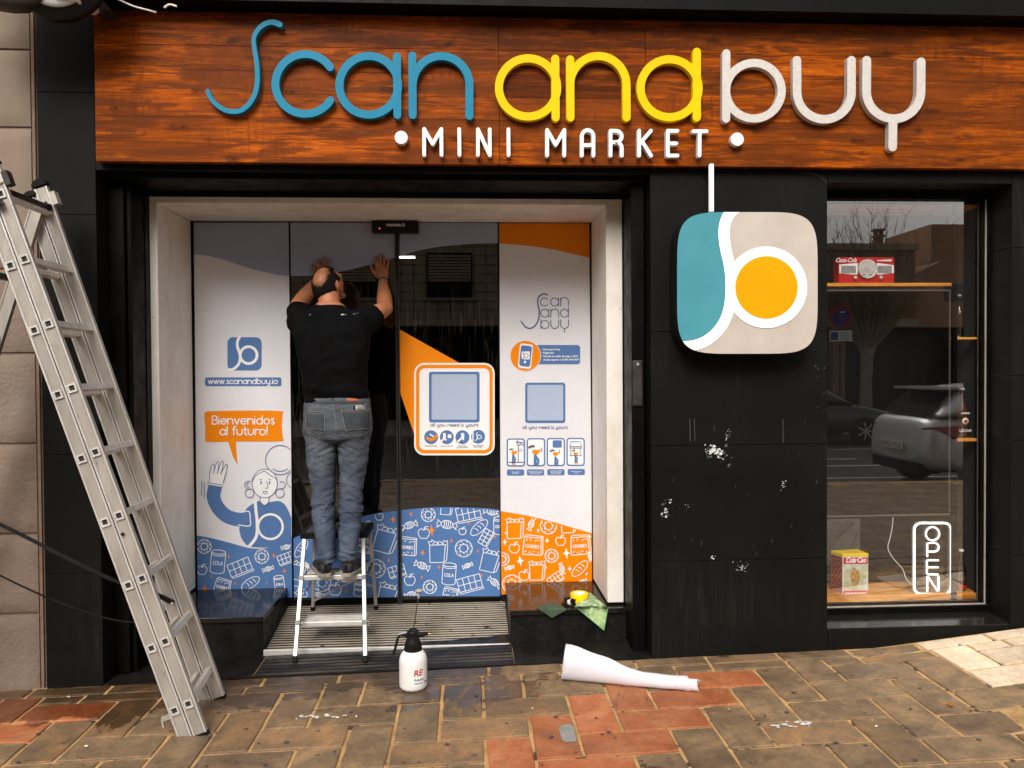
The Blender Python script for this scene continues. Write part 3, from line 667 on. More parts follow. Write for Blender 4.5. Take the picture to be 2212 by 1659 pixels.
# entrance floor
zt = lambda x: zg(x) + .009
tx0, tx1 = PX1+.006, BX0-.004
MB().add([(tx0,-.004,zt(tx0)),(tx1,-.004,zt(tx1)),(tx1,.9,zt(tx1)),(tx0,.9,zt(tx0)),(tx0,-.004,zt(tx0)-.08),(tx1,-.004,zt(tx1)-.08)], [(0,1,2,3),(4,5,1,0)]).build('threshold', M['granite_matte'], None)
tag(bpy.data.objects['threshold'], kind='structure')
th = bpy.data.objects['threshold']; s0, s1 = WX(557, 1440, .1), WX(1109, 1440, .1)
for i in range(6):
    y0 = .012 + i*.043; z = .0012
    MB().box((0,0,0),(1,1,1)); b = MB()
    b.add([(s0,y0,zt(s0)+z),(s1,y0,zt(s1)+z),(s1,y0+.021,zt(s1)+z),(s0,y0+.021,zt(s0)+z),(s0,y0,zt(s0)-.005),(s1,y0,zt(s1)-.005)], [(0,1,2,3),(4,5,1,0)])
    b.build('grip_strip', pm('grip_grey', (.006,.006,.006,1), (.07,.055,.04,1), 5, .6, stretch=(.6,2,1), lo=.45, hi=.62) if i == 0 else bpy.data.materials['grip_grey'], th)
MB().box((s0, .005, zt(s0)-.02), (s0+.0015, .28, zt(s0)+.002)).build('joint', M['sand'], th); MB().box((s1, .005, zt(s1)-.02), (s1+.0015, .28, zt(s1)+.003)).build('joint', M['sand'], th)
# entrance grating, rising to the doors
gt = thing('entrance_grating', 'ribbed aluminium entrance grating between the two granite blocks', 'grating', (0, .3, .04))
gx0, gx1 = PL1+.004, PR0-.004; ga, gb = Vector((0, .305, .044)), Vector((0, .90, .135))
MB().add([(gx0,ga.y,ga.z-.016),(gx1,ga.y,ga.z-.016),(gx1,gb.y,gb.z-.016),(gx0,gb.y,gb.z-.016)], [(0,1,2,3)]).build('tray', M['rubber'], gt)
ns = 22
slat = pm('grating_slat', (.62,.54,.43,1), (.36,.30,.22,1), 5, .4, .6, metal=.3, stretch=(.8,1,1), lo=.45, hi=.7, speck=(16,.66,(.10,.08,.06,1)))
for i in range(ns):
    f = (i + .5) / ns; p = ga.lerp(gb, f)
    o = MB().box((gx0, -.0040, -.0035), (gx1, .0040, 0)).build('slat', slat, gt)
    o.location = (0, p.y, p.z); o.rotation_euler = (math.atan((gb.z-ga.z)/(gb.y-ga.y)) + random.uniform(-.02,.02), 0, random.uniform(-.0008, .0008))
bevel(MB().box((gx0+.001, .288, .01), (gx1-.001, .304, zt(-.4)+.014)).build('edge_profile', M['alu_light'], gt), .002, 1)
# inside of the shop (dark room behind the glass)
rmx0, rmx1 = FX0-.3, BX0+.2
room = MB(); room.add([(rmx0,.93,.1),(rmx1,.93,.1),(rmx1,4.6,.1),(rmx0,4.6,.1),(rmx0,.93,3.0),(rmx1,.93,3.0),(rmx1,4.6,3.0),(rmx0,4.6,3.0)], [(0,1,2,3),(4,7,6,5),(0,3,7,4),(2,1,5,6),(3,2,6,7)])
tag(room.build('shop_interior', M['interior']), kind='structure')
il = thing('ceiling_light', 'small bright ceiling light inside the shop, showing through the door glass', 'ceiling light', U(880, 556, 2.0))
c_ = U(880, 556, 2.0); bevel(MB().box((c_.x-.060, 1.95, c_.z-.008), (c_.x+.060, 2.0, c_.z+.002)).build('diffuser', emat('lamp_glow', (1,.98,.95,1), 5), il), .003, 1); MB().box((c_.x-.068, 1.94, c_.z+.005), (c_.x+.068, 2.21, c_.z+.03)).build('housing', M['black_metal'], il); MB().tube([(c_.x, 2.07, c_.z+.03), (c_.x, 2.07, 3.0)], .004, 6).build('hanging_wire', M['black_metal'], il)
# unseen closers added so that no daylight leaks behind the surround
MB().box((FX0-.2, .905, -.05), (FI0-.01, .925, 3)).build('jamb_or_closer', M['black_metal'], shop)
MB().box((FI1+.01, .905, -.05), (BX0+.25, .925, 3)).build('jamb_or_closer', M['black_metal'], shop)
MB().box((FX0, .905, FZI), (FX1, .925, 3)).build('jamb_or_closer', M['black_metal'], shop)
# ---- display window
wf = thing('display_window', 'tall black framed display window at the right end of the shopfront', 'window', (WX(1985, 1340, .17), .17, ZWB))
WYF = .17
wx1 = WX(2128, 860, WYF); gx_r = WX(2119, 860, .2); wzb = WZ(1985, 1307, WYF); wzt = WZ(1985, 430.5, WYF)
bevel(MB().box((BX1-.01, WYF, ZWB-.02), (RX0+.01, .26, wzb)).build('frame', M['black_metal'], wf), .003, 2)
bevel(MB().box((BX1-.01, WYF, wzt), (RX0+.01, .26, ZWT+.02)).build('frame', M['black_metal'], wf), .003, 2)
bevel(MB().box((wx1, WYF, wzb+.0), (RX0+.01, .26, wzt)).build('frame', M['black_metal'], wf), .003, 2)
MB().box((wx1-.0015, WYF-.004, wzb-.002), (wx1+.003, WYF+.004, wzt)).build('edge_bead', M['aluminium'], wf)
MB().box((BX1-.01, WYF-.005, wzb-.003), (wx1+.003, WYF+.004, wzb+.0025)).build('edge_bead', M['aluminium'], wf)
MB().box((BX1-.01, WYF-.005, ZWB+.052), (RX0, WYF-.001, ZWB+.055)).build('edge_bead', M['dark_steel'], wf)
bevel(MB().add([(BX1+.001,.004,ZWB+.002),(RX0-.002,.004,ZWB+.002),(RX0-.002,WYF,ZWB+.018),(BX1+.001,WYF,ZWB+.018),(BX1+.001,.004,ZWB-.01),(RX0-.002,.004,ZWB-.01)], [(0,1,2,3),(4,5,1,0)]).build('sill', M['granite'], wf), .001, 1)
MB().add([(BX1-.02,.20,wzb-.01),(gx_r+.05,.20,wzb-.01),(gx_r+.05,.20,wzt+.01),(BX1-.02,.20,wzt+.01)], [(0,1,2,3)]).build('pane', M['glass'], wf)
# display case behind the glass
dc = thing('display_case', 'dark display case with orange pine shelves behind the window glass', 'display case', (WX(1950, 1300, .24), .24, wzb))
DY0, DY1 = .228, .50
dx0, dx1 = BX1-.5, WX(2119, 900, .235); px0, px1 = WX(2058, 900, .235), WX(2066, 900, .235)
grey_in = pm('case_grey', (.05,.05,.05,1), (.075,.075,.073,1), 3, .6)
MB().box((dx0, DY1, wzb-.1), (dx1+.05, DY1+.02, wzt+.2)).build('back_panel', M['back_panel'], dc)
MB().box((dx1, DY0, wzb-.1), (dx1+.02, DY1, wzt+.2)).build('side_panel', grey_in, dc)
MB().box((dx0-.02, .26, wzb-.1), (dx0, DY1, wzt+.2)).build('side_panel', grey_in, dc)
MB().box((dx0, .26, wzt+.18), (dx1, DY1, wzt+.2)).build('top_panel', M['back_panel'], dc)
MB().box((px0, DY0, wzb-.1), (px1, DY0+.02, wzt+.18)).build('divider', M['black_metal'], dc)
def shelf(x0, x1, ytop, ybot, yf=.24, d=.26, name='shelf'):
    zt_, zb_ = WZ(1950, ytop, yf), WZ(1950, ybot, yf)
    return bevel(MB().box((x0, yf, zb_), (x1, yf+d, zt_)).build(name, M['shelf_wood'], dc), .002, 1), zt_
_, ZSH = shelf(dx0+.01, px0-.003, 1285, 1298); shelf(px1+.003, dx1-.002, 1285, 1298)
_, ZSH2 = shelf(dx0+.01, px0-.003, 611, 618.5)
_, ZSH3 = shelf(px1+.003, dx1-.002, 729, 734, d=.055); _, ZSH4 = shelf(px1+.003, dx1-.002, 949, 955.5, d=.055)
shelf(dx0+.01, px0-.003, 441.5, 446.5, d=.24); shelf(px1+.003, dx1-.002, 441.5, 446.5, d=.24)
zl0, zl1 = WZ(1920, 1113, .25), WZ(1920, 628, .25)
line = pm('trim_grey', (.11,.10,.085,1), None, rough=.5)
MB().box((dx0, .245, zl0-.004), (px0-.006, .255, zl0+.003)).box((dx0, .245, zl1-.002), (px0-.006, .255, zl1+.003)).box((px0-.012, .245, zl0), (px0-.008, .255, zl1)).build('inner_trim', line, dc)
MB().box((dx0, .262, zl1-.0), (px0-.012, .275, ZSH2-.03)).build('apron', grey_in, dc)
po = MB().box((dx0+.02, .485, WZ(1800, 1245, .485)), (WX(1858, 1200, .485), .492, WZ(1800, 1122, .485))).build('poster', pm('poster_grey', (.05,.048,.042,1), (.07,.066,.06,1), 3, .7), None)
tag(po, 'dim grey poster with dark curved strokes behind the cocoa tin', 'poster')
pp = Print(.4845)
for k in range(7): pp.stroke(cat([(1788, 1190-k*9), (1806+k*2, 1170-k*7), (1822+k*3, 1150-k*4), (1846-k*2, 1130+k*3)], 5), 2.2)
pp.stroke(cat([(1788,1240),(1812,1215),(1840,1180),(1856,1140)], 5), 2.5)
pp.build('brush_stroke', M['print_black'], po)
# paint spots and scuffs on the cladding
def blob(cx, cy, r, Y, sq=1.0, ang=0.0, n=11, rough=.5):
    c, s = cos(ang), sin(ang); out = []
    for k in range(n):
        a = 2*pi*k/n; q = r * (1 + rough*random.uniform(-1, 1)); x, y = q*cos(a), q*sq*sin(a)
        out.append((cx + x*c - y*s, cy + x*s + y*c))
    return out
sp = Print(-.0004)
def spray(cx, cy, n, sx, sy, r0, r1, pr):
    for _ in range(n): pr.poly(blob(cx + random.gauss(0, sx), cy + random.gauss(0, sy), random.uniform(r0, r1), 0, random.uniform(.3, .8), random.uniform(-1.2, .3))[::-1])
spray(1545, 974, 34, 7, 5, .8, 4.6, sp); spray(1526, 970, 8, 3, 5, .6, 2.2, sp); spray(1569, 945, 7, 1, 6, .6, 1.6, sp); spray(1555, 990, 6, 4, 3, .5, 1.5, sp)
spray(1447, 1082, 6, 2, 4, .6, 2, sp); spray(1437, 1100, 14, 4, 7, .6, 3, sp); spray(1480, 1095, 4, 8, 4, .4, 1, sp); spray(1693, 1044, 7, 3, 6, .6, 1.9, sp)
spray(1603, 1224, 16, 9, 8, .5, 1.9, sp); spray(1541, 1207, 5, 3, 3, .8, 2.2, sp); spray(1575, 935, 5, 2, 8, .6, 1.6, sp)
sp.build('paint_spot', M['paint_spot'], shop)['kind'] = 'stuff'
random.seed(77); s2 = Print(-.0002); spray(1550, 985, 14, 12, 10, 1.5, 4.5, s2); spray(1438, 1092, 8, 5, 10, 1, 3.5, s2); spray(1605, 1222, 8, 10, 8, 1.2, 3.5, s2); s2.build('paint_smear', pm('dull_smear', (.05,.05,.047,1), (.11,.11,.105,1), 70, .8), shop)['kind'] = 'stuff'
sc = Print(-.0003)
for _ in range(26):
    x, y = random.uniform(1450, 1780), random.uniform(900, 1260); a = random.uniform(-1.5, -.8); l = random.uniform(3, 14)
    sc.stroke([(x, y), (x + l*cos(a)*.6, y + l*sin(a))], random.uniform(.3, .8))
for _ in range(9): spray(random.choice([1765, 1772, 1778]), random.uniform(780, 900), 2, 4, 5, .6, 2.2, sc)
for x in (1490, 1500, 1691): sc.stroke([(x, 905), (x+1, 905 + random.uniform(30, 60))], 1.1)
sc.stroke(cat([(1740, 372), (1765, 378), (1780, 388), (1786, 396)], 5), .9)
sc.build('scuff', M['scuff'], shop)['kind'] = 'stuff'
# bolts, white filler marks
# ---- awning roller above the sign
aw = thing('awning_roller', 'retracted shop awning with a black end cap above the top left corner', 'awning', (-1.9, -.2, ZS1+.1))
MB().box((WX(196, 10, -.05), -.16, ZS1+.006), (4.3, -.002, ZS1+.5)).build('cassette', M['black_metal'], aw)
c = U(137, -60, -.28); r1 = (U(137, 23, -.28) - c).length
MB().lathe(c, [(0, 0), (r1*.98, 0), (r1, .02), (r1, .10), (0, .1)], 32, Vector((1, 0, 0))).build('fabric_roll', M['white_plastic'], aw).location.x
for o in aw.children:
    if o.name.startswith('fabric_roll'): o.data.transform(Matrix.Identity(4))
c = U(20, -95, -.30); r2 = (U(45, 31, -.30) - c).length
MB().lathe(c, [(0, 0), (r2*.95, 0), (r2, .02), (r2, .09), (r2*.95, .11), (0, .11)], 32, Vector((.3, -.95, 0)).normalized()).build('end_cap', pm('cap_brown', (.05,.042,.035,1), (.03,.026,.022,1), 9, .5), aw)
c2 = U(122, -62, -.34); r3 = (U(122, 24, -.34) - c2).length
MB().lathe(c2, [(0, 0), (r3*.92, 0), (r3*.93, -.012), (r3*1.16, -.012), (r3*1.18, -.05), (0, -.05)], 36, Vector((0, -1, 0))).build('roller_end', M['black_plastic'], aw)
MB().lathe(c2 + Vector((0,-.003,0)), [(0, .004), (r3*.8, .004), (r3*.9, .0), (r3*.91, -.012), (0, -.012)], 36, Vector((0, -1, 0))).build('end_disc', M['grey_plastic'], aw)
b = U(202, 9, -.17); MB().lathe(b, [(0, .008), (.010, .008), (.012, 0), (0, 0)], 6, Vector((0,-1,0)), False).build('bolt', M['alu_light'], aw)
q = [U(200, 8, -.165), U(200, 22, -.165), U(240, 22, -.165), U(218, -4, -.165)]
MB().prism(q, (0, .1, 0)).build('bracket', M['dark_steel'], aw)
MB().tube(cat([U(246, -6, -.2), U(262, 2, -.19), U(290, 14, -.18), U(320, 22, -.17), U(337, 27, -.15)], 5), .0042, 8).build('cable', M['cream'], aw)
MB().tube(cat([U(355, 17, -.18), U(366, 10, -.18), U(382, 14, -.18)], 5), .005, 8).build('cable', M['cream'], aw)
# ================================================================== SIGN
sign = thing('shop_sign', 'long varnished orange pine fascia sign with raised blue, yellow and silver letters', 'sign', (0, -.05, ZS0))
sx0 = WX(204.5, 190, -.05); sx1 = 4.3; seams = [WX(1078, 190, -.05), WX(1395, 190, -.05)]
H = ZS1 - ZS0; rows = [0, .14, .285, .43, .575, .72, .80, 1.0]
rows = [0, .155, .30, .455, .61, .775, 1.0]
random.seed(11)
xsm = [sx0] + seams + [WX(2212, 190, -.05)*0 + 3.0, sx1]
for ci in range(len(xsm)-1):
    for ri in range(len(rows)-1):
        g = .0020 if ri >= len(rows)-2 else .0003
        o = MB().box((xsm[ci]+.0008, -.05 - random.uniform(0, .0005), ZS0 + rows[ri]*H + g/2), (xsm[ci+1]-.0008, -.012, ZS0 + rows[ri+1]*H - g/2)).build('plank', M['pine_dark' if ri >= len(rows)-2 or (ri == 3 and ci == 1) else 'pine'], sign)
        bevel(o, .0012, 1)
MB().box((sx0+.004, -.0125, ZS0+.004), (sx1, -.001, ZS1-.004)).build('backing', M['black_cladding'], sign)
K = .4167
def Z1(x, y): return (403.2 + x*K*1.0, y*K)
def Z2(x, y): return (1290.3 + x*K, y*K)
LY = -.088; TH = .034
def letter(strokes, wpx, m, label=None):
    p = Print(LY); p.step = .0004
    for s in strokes: p.stroke(s, wpx if not isinstance(wpx, list) else wpx, thick=TH, cap=8)
    o = p.build('letter', M[m], sign)
    bm = bmesh.new(); bm.from_mesh(o.data); bmesh.ops.recalc_face_normals(bm, faces=bm.faces); bm.to_mesh(o.data); bm.free()
    if label: o['label'] = label
def m1(pts): return [Z1(*p) for p in pts]
def m2(pts): return [Z2(*p) for p in pts]
sS = cat([(482,126),(462,118),(435,114),(402,125),(372,150),(352,183),(347,215),(352,255),(362,320),(366,380),(365,430),(352,490),(322,540),(280,572),(235,578),(190,566),(150,538),(122,503),(108,472)], 5)
p = Print(LY); n = len(sS); ws = [(30 + (22-30)*min(1, i/(n*.3))) * K if i < n*.3 else (22 + 3*math.sin(pi*(i-n*.3)/(n*.7)))*K for i in range(n)]
p.stroke(m1(sS), ws, thick=TH, cap=8); o = p.build('letter', M['teal_letter'], sign); o['label'] = 'blue letter S, tall and swooping'
letter([m1(arc(615, 435, 155, 34, 327, 40))], 40*K, 'teal_letter', 'blue letter c')
letter([m1(arc(944, 442, 152, 0, 360, 56)), m1([(1090, 292), (1092, 595)])], 41*K, 'teal_letter', 'blue letter a')
letter([m1([(1170, 288), (1172, 596)]), m1(arc(1319, 440, 147, 176, 0, 24, ry=150) + [(1466, 600)])], 41*K, 'teal_letter', 'blue letter n')
letter([m1(arc(1770, 453, 151, 0, 360, 56)), m1([(1911, 304), (1913, 608)])], 42*K, 'yellow_letter', 'yellow letter a')
letter([m1([(1988, 308), (1990, 608)]), m1(arc(2134, 440, 146, 176, 0, 24, ry=150) + [(2281, 608)])], 42*K, 'yellow_letter', 'yellow letter n')
letter([m2(arc(375, 457, 150, 0, 360, 56)), m2([(516, 268), (516, 608)])], 42*K, 'yellow_letter', 'yellow letter d')
letter([m2(arc(812, 470, 144, 0, 360, 56)), m2([(669, 276), (668, 615)])], 42*K, 'silver_letter', 'silver letter b')
letter([m2([(1035, 312)] + arc(1177, 477, 141, 180, 360, 26) + [(1318, 312)])], 44*K, 'silver_letter', 'silver letter u')
letter([m2([(1397, 312)] + arc(1537, 474, 141, 180, 360, 26) + [(1679, 320)]), m2([(1533, 625), (1531, 762)])], 45*K, 'silver_letter', 'silver letter y')
def mini(strokes, f=m1): letter([f(s) for s in strokes], 19*K, 'white_letter')
mini([[(1231,668),(1231,802)], [(1231,668),(1275,745)], [(1275,745),(1320,668)], [(1320,668),(1321,802)]])
mini([[(1413,669),(1414,802)]])
mini([[(1510,670),(1510,803)], [(1510,670),(1571,803)], [(1571,670),(1572,803)]])
mini([[(1668,670),(1669,803)]])
mini([[(1869,673),(1869,805)], [(1869,673),(1913,750)], [(1913,750),(1958,673)], [(1958,673),(1958,805)]])
mini([[(2049,806),(2049,710)] + arc(2079,704,30,180,0,14) + [(2109,806)], [(2049,752),(2109,752)]])
mini([[(69,806),(69,677)], [(69,677)] + arc(98,707,29,90,-90,12) + [(69,738)], [(98,738)] + arc(98,766,29,90,0,6) + [(127,806)]], m2)
mini([[(217,677),(217,806)], [(278,677),(220,745)], [(234,735),(279,806)]], m2)
mini([[(366,678),(366,806)], [(366,678),(416,678)], [(366,743),(410,743)], [(366,806),(416,806)]], m2)
mini([[(498,680),(567,680)], [(531,680),(530,806)]], m2)
for cx_, cy_, f in ((1115, 723, Z1), (714, 732, Z2)):
    x, y = f(cx_, cy_); c = U(x, y, -.055); r = (U(x + 14, y, -.055) - c).length
    o = bevel(MB().lathe(c, [(0, .034), (r, .034), (r, 0), (0, 0)], 40, Vector((0,-1,0)), False).build('dot', M['white_letter'], sign), .001, 1)
# ================================================================== SQUARE BADGE
BY = -.15
bd = thing('logo_lightbox', 'rounded square hanging sign, teal and grey with an orange disc in a white ring', 'sign', (WX(1615, 610, -.07), -.07, WZ(1615, 765, BY)))
def zb(x, y): return (1324.9 + x*.31255, 345.6 + y*.31255)
def superell(x0, y0, x1, y1, e=5.2, n=88):
    cx_, cy_, a, b = (x0+x1)/2, (y0+y1)/2, (x1-x0)/2, (y1-y0)/2; out = []
    for k in range(n):
        t = 2*pi*k/n; c, s = cos(t), sin(t)
        out.append((cx_ + a*math.copysign(abs(c)**(2/e), c), cy_ - b*math.copysign(abs(s)**(2/e), s)))
    return out
outl = [zb(x, y) for x, y in superell(438, 357, 1415, 1342)]
MB().prism([U(x, y, BY) for x, y in outl], (0, .13, 0)).build('box', M['black_plastic'], bd)
def inb(x, y):
    return True
import itertools
def clip_poly(poly, inside, inter):
    out = []
    for i in range(len(poly)):
        a, b = poly[i-1], poly[i]; ia, ib = inside(a), inside(b)
        if ib:
            if not ia: out.append(inter(a, b))
            out.append(b)
        elif ia: out.append(inter(a, b))
    return out
def clip_convex(poly, clip):              # clip any polygon to a convex picture-space polygon (counter-clockwise as seen)
    for i in range(len(clip)):
        p, q = clip[i-1], clip[i]
        def side(a, p=p, q=q): return (q[0]-p[0])*(a[1]-p[1]) - (q[1]-p[1])*(a[0]-p[0])
        def inter(a, b, side=side):
            s, t = side(a), side(b); u = s/(s-t); return (a[0]+(b[0]-a[0])*u, a[1]+(b[1]-a[1])*u)
        poly = clip_poly(poly, lambda a: side(a) <= 1e-9, inter)
        if not poly: return []
    return poly
def face(name, pts, Y, m, parent, off=0, thick=0):
    q = [U(x, y, Y) for x, y in pts]; b = MB()
    if thick: b.prism(q, (0, thick, 0))
    else: b.add(q, [list(range(len(q)))])
    return b.build(name, M[m], parent, fix=bool(thick))
inner = [zb(x, y) for x, y in superell(441, 360, 1412, 1339)]
face('grey_face', inner, BY-.002, 'badge_grey', bd)
lS = cat([(845,330),(800,375),(772,440),(765,520),(778,620),(800,720),(812,820),(812,920),(800,1020),(770,1110),(715,1190),(640,1250),(560,1280),(480,1288),(380,1285)], 6)
left = [(x-20, y) for x, y in lS] + [(300, 1340), (300, 300)]
left = [(p[0], p[1]) for p in lS] + [(300, 1300), (300, 320)]
lp = clip_convex([zb(x, y) for x, y in left], inner)
face('teal_face', lp, BY-.003, 'badge_teal', bd)
o = ribbon2([zb(*p) for p in lS], [78*.31255 + (70-78)*.31255*k/(len(lS)-1) for k in range(len(lS))])
L, E, R, B_ = o; sw = MB(); y = BY-.0042
for i in range(len(L)-1):
    q = clip_convex([(L[i].x, L[i].y), (R[i].x, R[i].y), (R[i+1].x, R[i+1].y), (L[i+1].x, L[i+1].y)], inner) or clip_convex([(L[i+1].x, L[i+1].y), (R[i+1].x, R[i+1].y), (R[i].x, R[i].y), (L[i].x, L[i].y)], inner)
    if len(q) > 2: sw.add([U(a, b, y) for a, b in q], [list(range(len(q)))])
sw.build('white_swoosh', M['lit_white'], bd, fix=False)
p = Print(BY-.006); p.stroke([zb(*q) for q in arc(1058, 880, 247, 0, 360, 64)], 68*.31255); p.build('white_ring', M['lit_white'], bd)
face('orange_disc', [zb(*q) for q in arc(1059, 880, 216, 0, 360, 60)[:-1]], BY-.009, 'badge_orange', bd, thick=.002)
rd = thing('sign_rod', 'thin white vertical rod between the pine fascia and the square sign', 'rod', U(1537, 400, -.06))
z0, z1 = WZ(1537, 458, -.10), ZS0 - .003
bevel(MB().box((WX(1533, 400, -.11), -.115, z0), (WX(1541.5, 400, -.11), -.09, z1)).build('bar', M['lit_white'], rd), .002, 2)  # plain white bar given a faint glow of its own, no lamp
MB().box((WX(1531, 400, -.11), -.09, z1-.012), (WX(1543.5, 400, -.11), .0, z1-.002)).build('bracket', M['black_metal'], rd)
# ================================================================== DOOR PANELS AND THEIR VINYL
def r3(x, y): return (374.4 + .556*x, 403.2 + .556*y)
def r5(x, y): return (576 + .3474*x, 921.6 + .3474*y)
def r6(x, y): return (835.2 + .555*x, 403.2 + .555*y)
def g1(x, y): return (1065.7 + .1389*x, 622.1 + .1389*y)
def g2(x, y): return (1065.7 + .1042*x, 921.7 + .1042*y)
VY = GY - .003
def vface(name, pts, m, parent, off=0.0):
    return face(name, pts[::-1], VY - off, m, parent)
def pane(q, name, lab, cat_, fixed):
    t = thing(name, lab, cat_, U((q[0][0]+q[1][0])/2, 1290, GY))
    z0 = WZ((q[0][0]+q[1][0])/2, 1292, GY)
    P4 = [U(*q[0], GY), U(*q[1], GY), U(*q[2], GY), U(*q[3], GY)]
    xa, xb = (P4[0].x + P4[3].x)/2, (P4[1].x + P4[2].x)/2
    MB().add([(xa, GY, z0-.002), (xb, GY, z0-.002), (xb, GY, FZI+.1), (xa, GY, FZI+.1)], [(0,1,2,3)]).build('glass', M['door_glass'], t)
    bevel(MB().box((xa, GY-.012, z0-.055), (xb, GY+.015, z0)).build('bottom_rail', M['black_metal'], t), .002, 1)
    return t, xa, xb
frame_m = pm('stile_grey', (.055,.055,.058,1), (.035,.035,.037,1), 5, .35, metal=.4)
LFQ = [(418.5,481),(625.8,481),(631,1297),(426.5,1297)]
LSQ = [(627.5,481),(854.5,481),(859.5,1291),(632.5,1291)]
RSQ = [(863,481),(1077,481),(1080.5,1288),(866.5,1288)]
RFQ = [(1078.6,482),(1272.5,482),(1280.5,1284),(1082,1284)]
lf, a, b = pane(LFQ, 'fixed_glass_panel', 'left fixed glass panel covered by white film with waving woman print', 'glass panel', True)
ls, a2, b2 = pane(LSQ, 'sliding_glass_door', 'left sliding glass door behind the man, blue film at top and bottom', 'glass door', False)
rs, a3, b3 = pane(RSQ, 'sliding_glass_door', 'right sliding glass door with orange flash and rounded orange sticker', 'glass door', False)
rf, a4, b4 = pane(RFQ, 'fixed_glass_panel', 'right fixed glass panel covered by white film with orange ends', 'glass panel', True)
zt0 = WZ(800, 1310, GY-.02)
for t, x0, x1 in ((ls, b2-.001, b2+.0085), (rs, a3-.0085, a3+.001)):
    bevel(MB().box((x0, GY-.02, zt0), (x1, GY+.012, FZI+.05)).build('stile', frame_m, t), .0015, 1)
MB().box((b2+.0095, GY-.004, zt0), (a3-.0095, GY+.004, FZI+.05)).build('brush_seal', M['rubber'], ls)
for t, x0, x1 in ((ls, a2-.004, a2+.002), (rs, b3-.002, b3+.003), (lf, a-.013, a-.001), (rf, b4+.001, b4+.012)):
    MB().box((x0, GY-.008, zt0+.03), (x1, GY+.012, FZI+.05)).build('stile', M['black_metal'], t)
MB().box((FI0, GY-.010, WZ(840, 480.5, GY)), (FI1, GY+.02, FZI+.05)).build('door_header', M['black_metal'], shop)
def lerpq(q, u, v):
    a, b, c, d = q
    return ((a[0]*(1-u)+b[0]*u)*(1-v) + (d[0]*(1-u)+c[0]*u)*v, (a[1]*(1-u)+b[1]*u)*(1-v) + (d[1]*(1-u)+c[1]*u)*v)
def xleft(q, y): t = (y-q[0][1])/(q[3][1]-q[0][1]); return q[0][0] + (q[3][0]-q[0][0])*t
def xright(q, y): t = (y-q[1][1])/(q[2][1]-q[1][1]); return q[1][0] + (q[2][0]-q[1][0])*t
def topface(q, wave, name, m, parent, off=0.0): # region above the wave (left to right)
    return face(name, ([q[0]] + wave + [q[1]])[::1], VY-off, m, parent)
def botface(q, wave, name, m, parent, off=0.0):
    return face(name, [q[3], q[2]] + wave[::-1], VY-off, m, parent)
wLF = cat([(419.2,550),(445,552),(485,561.5),(541,580),(597,593),(626.4,596)], 6)
wLS = cat([(628,596),(670,595),(701,592),(732,587),(763,581),(801,571),(855,556)], 6)
wRS = cat([(863.2,554),(902,542),(946,533.5),(1002,528),(1040,526),(1077.1,525.5)], 6)
wRF = cat([(1078.8,526),(1140,531),(1196,539),(1240,549),(1273,557)], 6)
bLF = cat([(425.6,1157),(455,1162),(495,1172),(540,1184),(575,1184),(603,1174),(630.2,1158)], 6)
bLS = cat([(631.7,1164),(680,1143),(740,1126),(798,1112),(830,1106),(858.4,1103)], 6)
bRS = cat([(865.6,1102),(918,1097),(960,1095.5),(1002,1096),(1057,1098.5),(1079.7,1102)], 6)
bRF = cat([(1081.3,1104),(1140,1114),(1190,1126),(1224,1136),(1279.2,1152)], 6)
def yat(wave, x):
    for p, q in zip(wave, wave[1:]):
        if p[0] <= x <= q[0]: return p[1] + (q[1]-p[1])*(x-p[0])/max(q[0]-p[0], 1e-6)
    return wave[0][1] if x < wave[0][0] else wave[-1][1]
W_ = [(p[0], p[1]) for p in wLF]; 
for nm in ('wLF','wLS','wRS','wRF','bLF','bLS','bRS','bRF'): globals()[nm] = [(p[0], p[1]) for p in globals()[nm]]
vLF = face('white_film', LFQ, VY, 'white_vinyl', lf)
topface(LFQ, wLF, 'blue_film', 'grey_vinyl', vLF, .0006)
bl = botface(LFQ, bLF, 'blue_film', 'blue_vinyl', lf, .0006)
tLS = topface(LSQ, wLS, 'blue_film', 'grey_vinyl', ls); 
fLS = botface(LSQ, bLS, 'blue_film', 'blue_vinyl', ls)
topface(RSQ, wRS, 'blue_film', 'grey_vinyl', rs); fRS = botface(RSQ, bRS, 'blue_film', 'blue_vinyl', rs)
vRF = face('white_film', RFQ, VY, 'white_vinyl', rf)
topface(RFQ, wRF, 'orange_film', 'orange_vinyl', vRF, .0006); fRF = botface(RFQ, bRF, 'orange_film', 'orange_vinyl', rf, .0006)
# ---------------- doodles
def T(pts, cx, cy, s, rot):
    c, n = cos(rot), sin(rot); return [(cx + (x*c - y*n)*s, cy + (x*n + y*c)*s) for x, y in pts]
def D_apple(): return [cat([(0,-.28),(.25,-.42),(.48,-.2),(.45,.15),(.2,.45),(0,.4),(-.2,.45),(-.45,.15),(-.48,-.2),(-.25,-.42),(0,-.28)], 3), [(0,-.28),(.06,-.6)], cat([(.06,-.45),(.2,-.62),(.36,-.6)], 3)]
def D_donut():
    o = [arc(0,0,.5,0,360,22), arc(0,0,.24,0,360,14)]; r = random.Random(3)
    for k in range(16):
        a = 2*pi*k/16 + r.uniform(-.1,.1); q = .3 + .12*(k % 2) ; x, y = q*cos(a), q*sin(a); b = r.uniform(0, pi); o.append([(x-.035*cos(b), y-.035*sin(b)), (x+.035*cos(b), y+.035*sin(b))])
    return o
def D_candy():
    o = [arc(0,0,.3,0,360,16,ry=.2)]
    for x in (-.15,-.05,.05,.15): o.append(cat([(x-.03,-.18),(x+.03,0),(x-.03,.18)], 3))
    for s in (-1,1): o.append([(s*.29,-.03),(s*.5,-.2),(s*.46,-.05),(s*.54,.02),(s*.45,.08),(s*.5,.22),(s*.29,.04)])
    return o
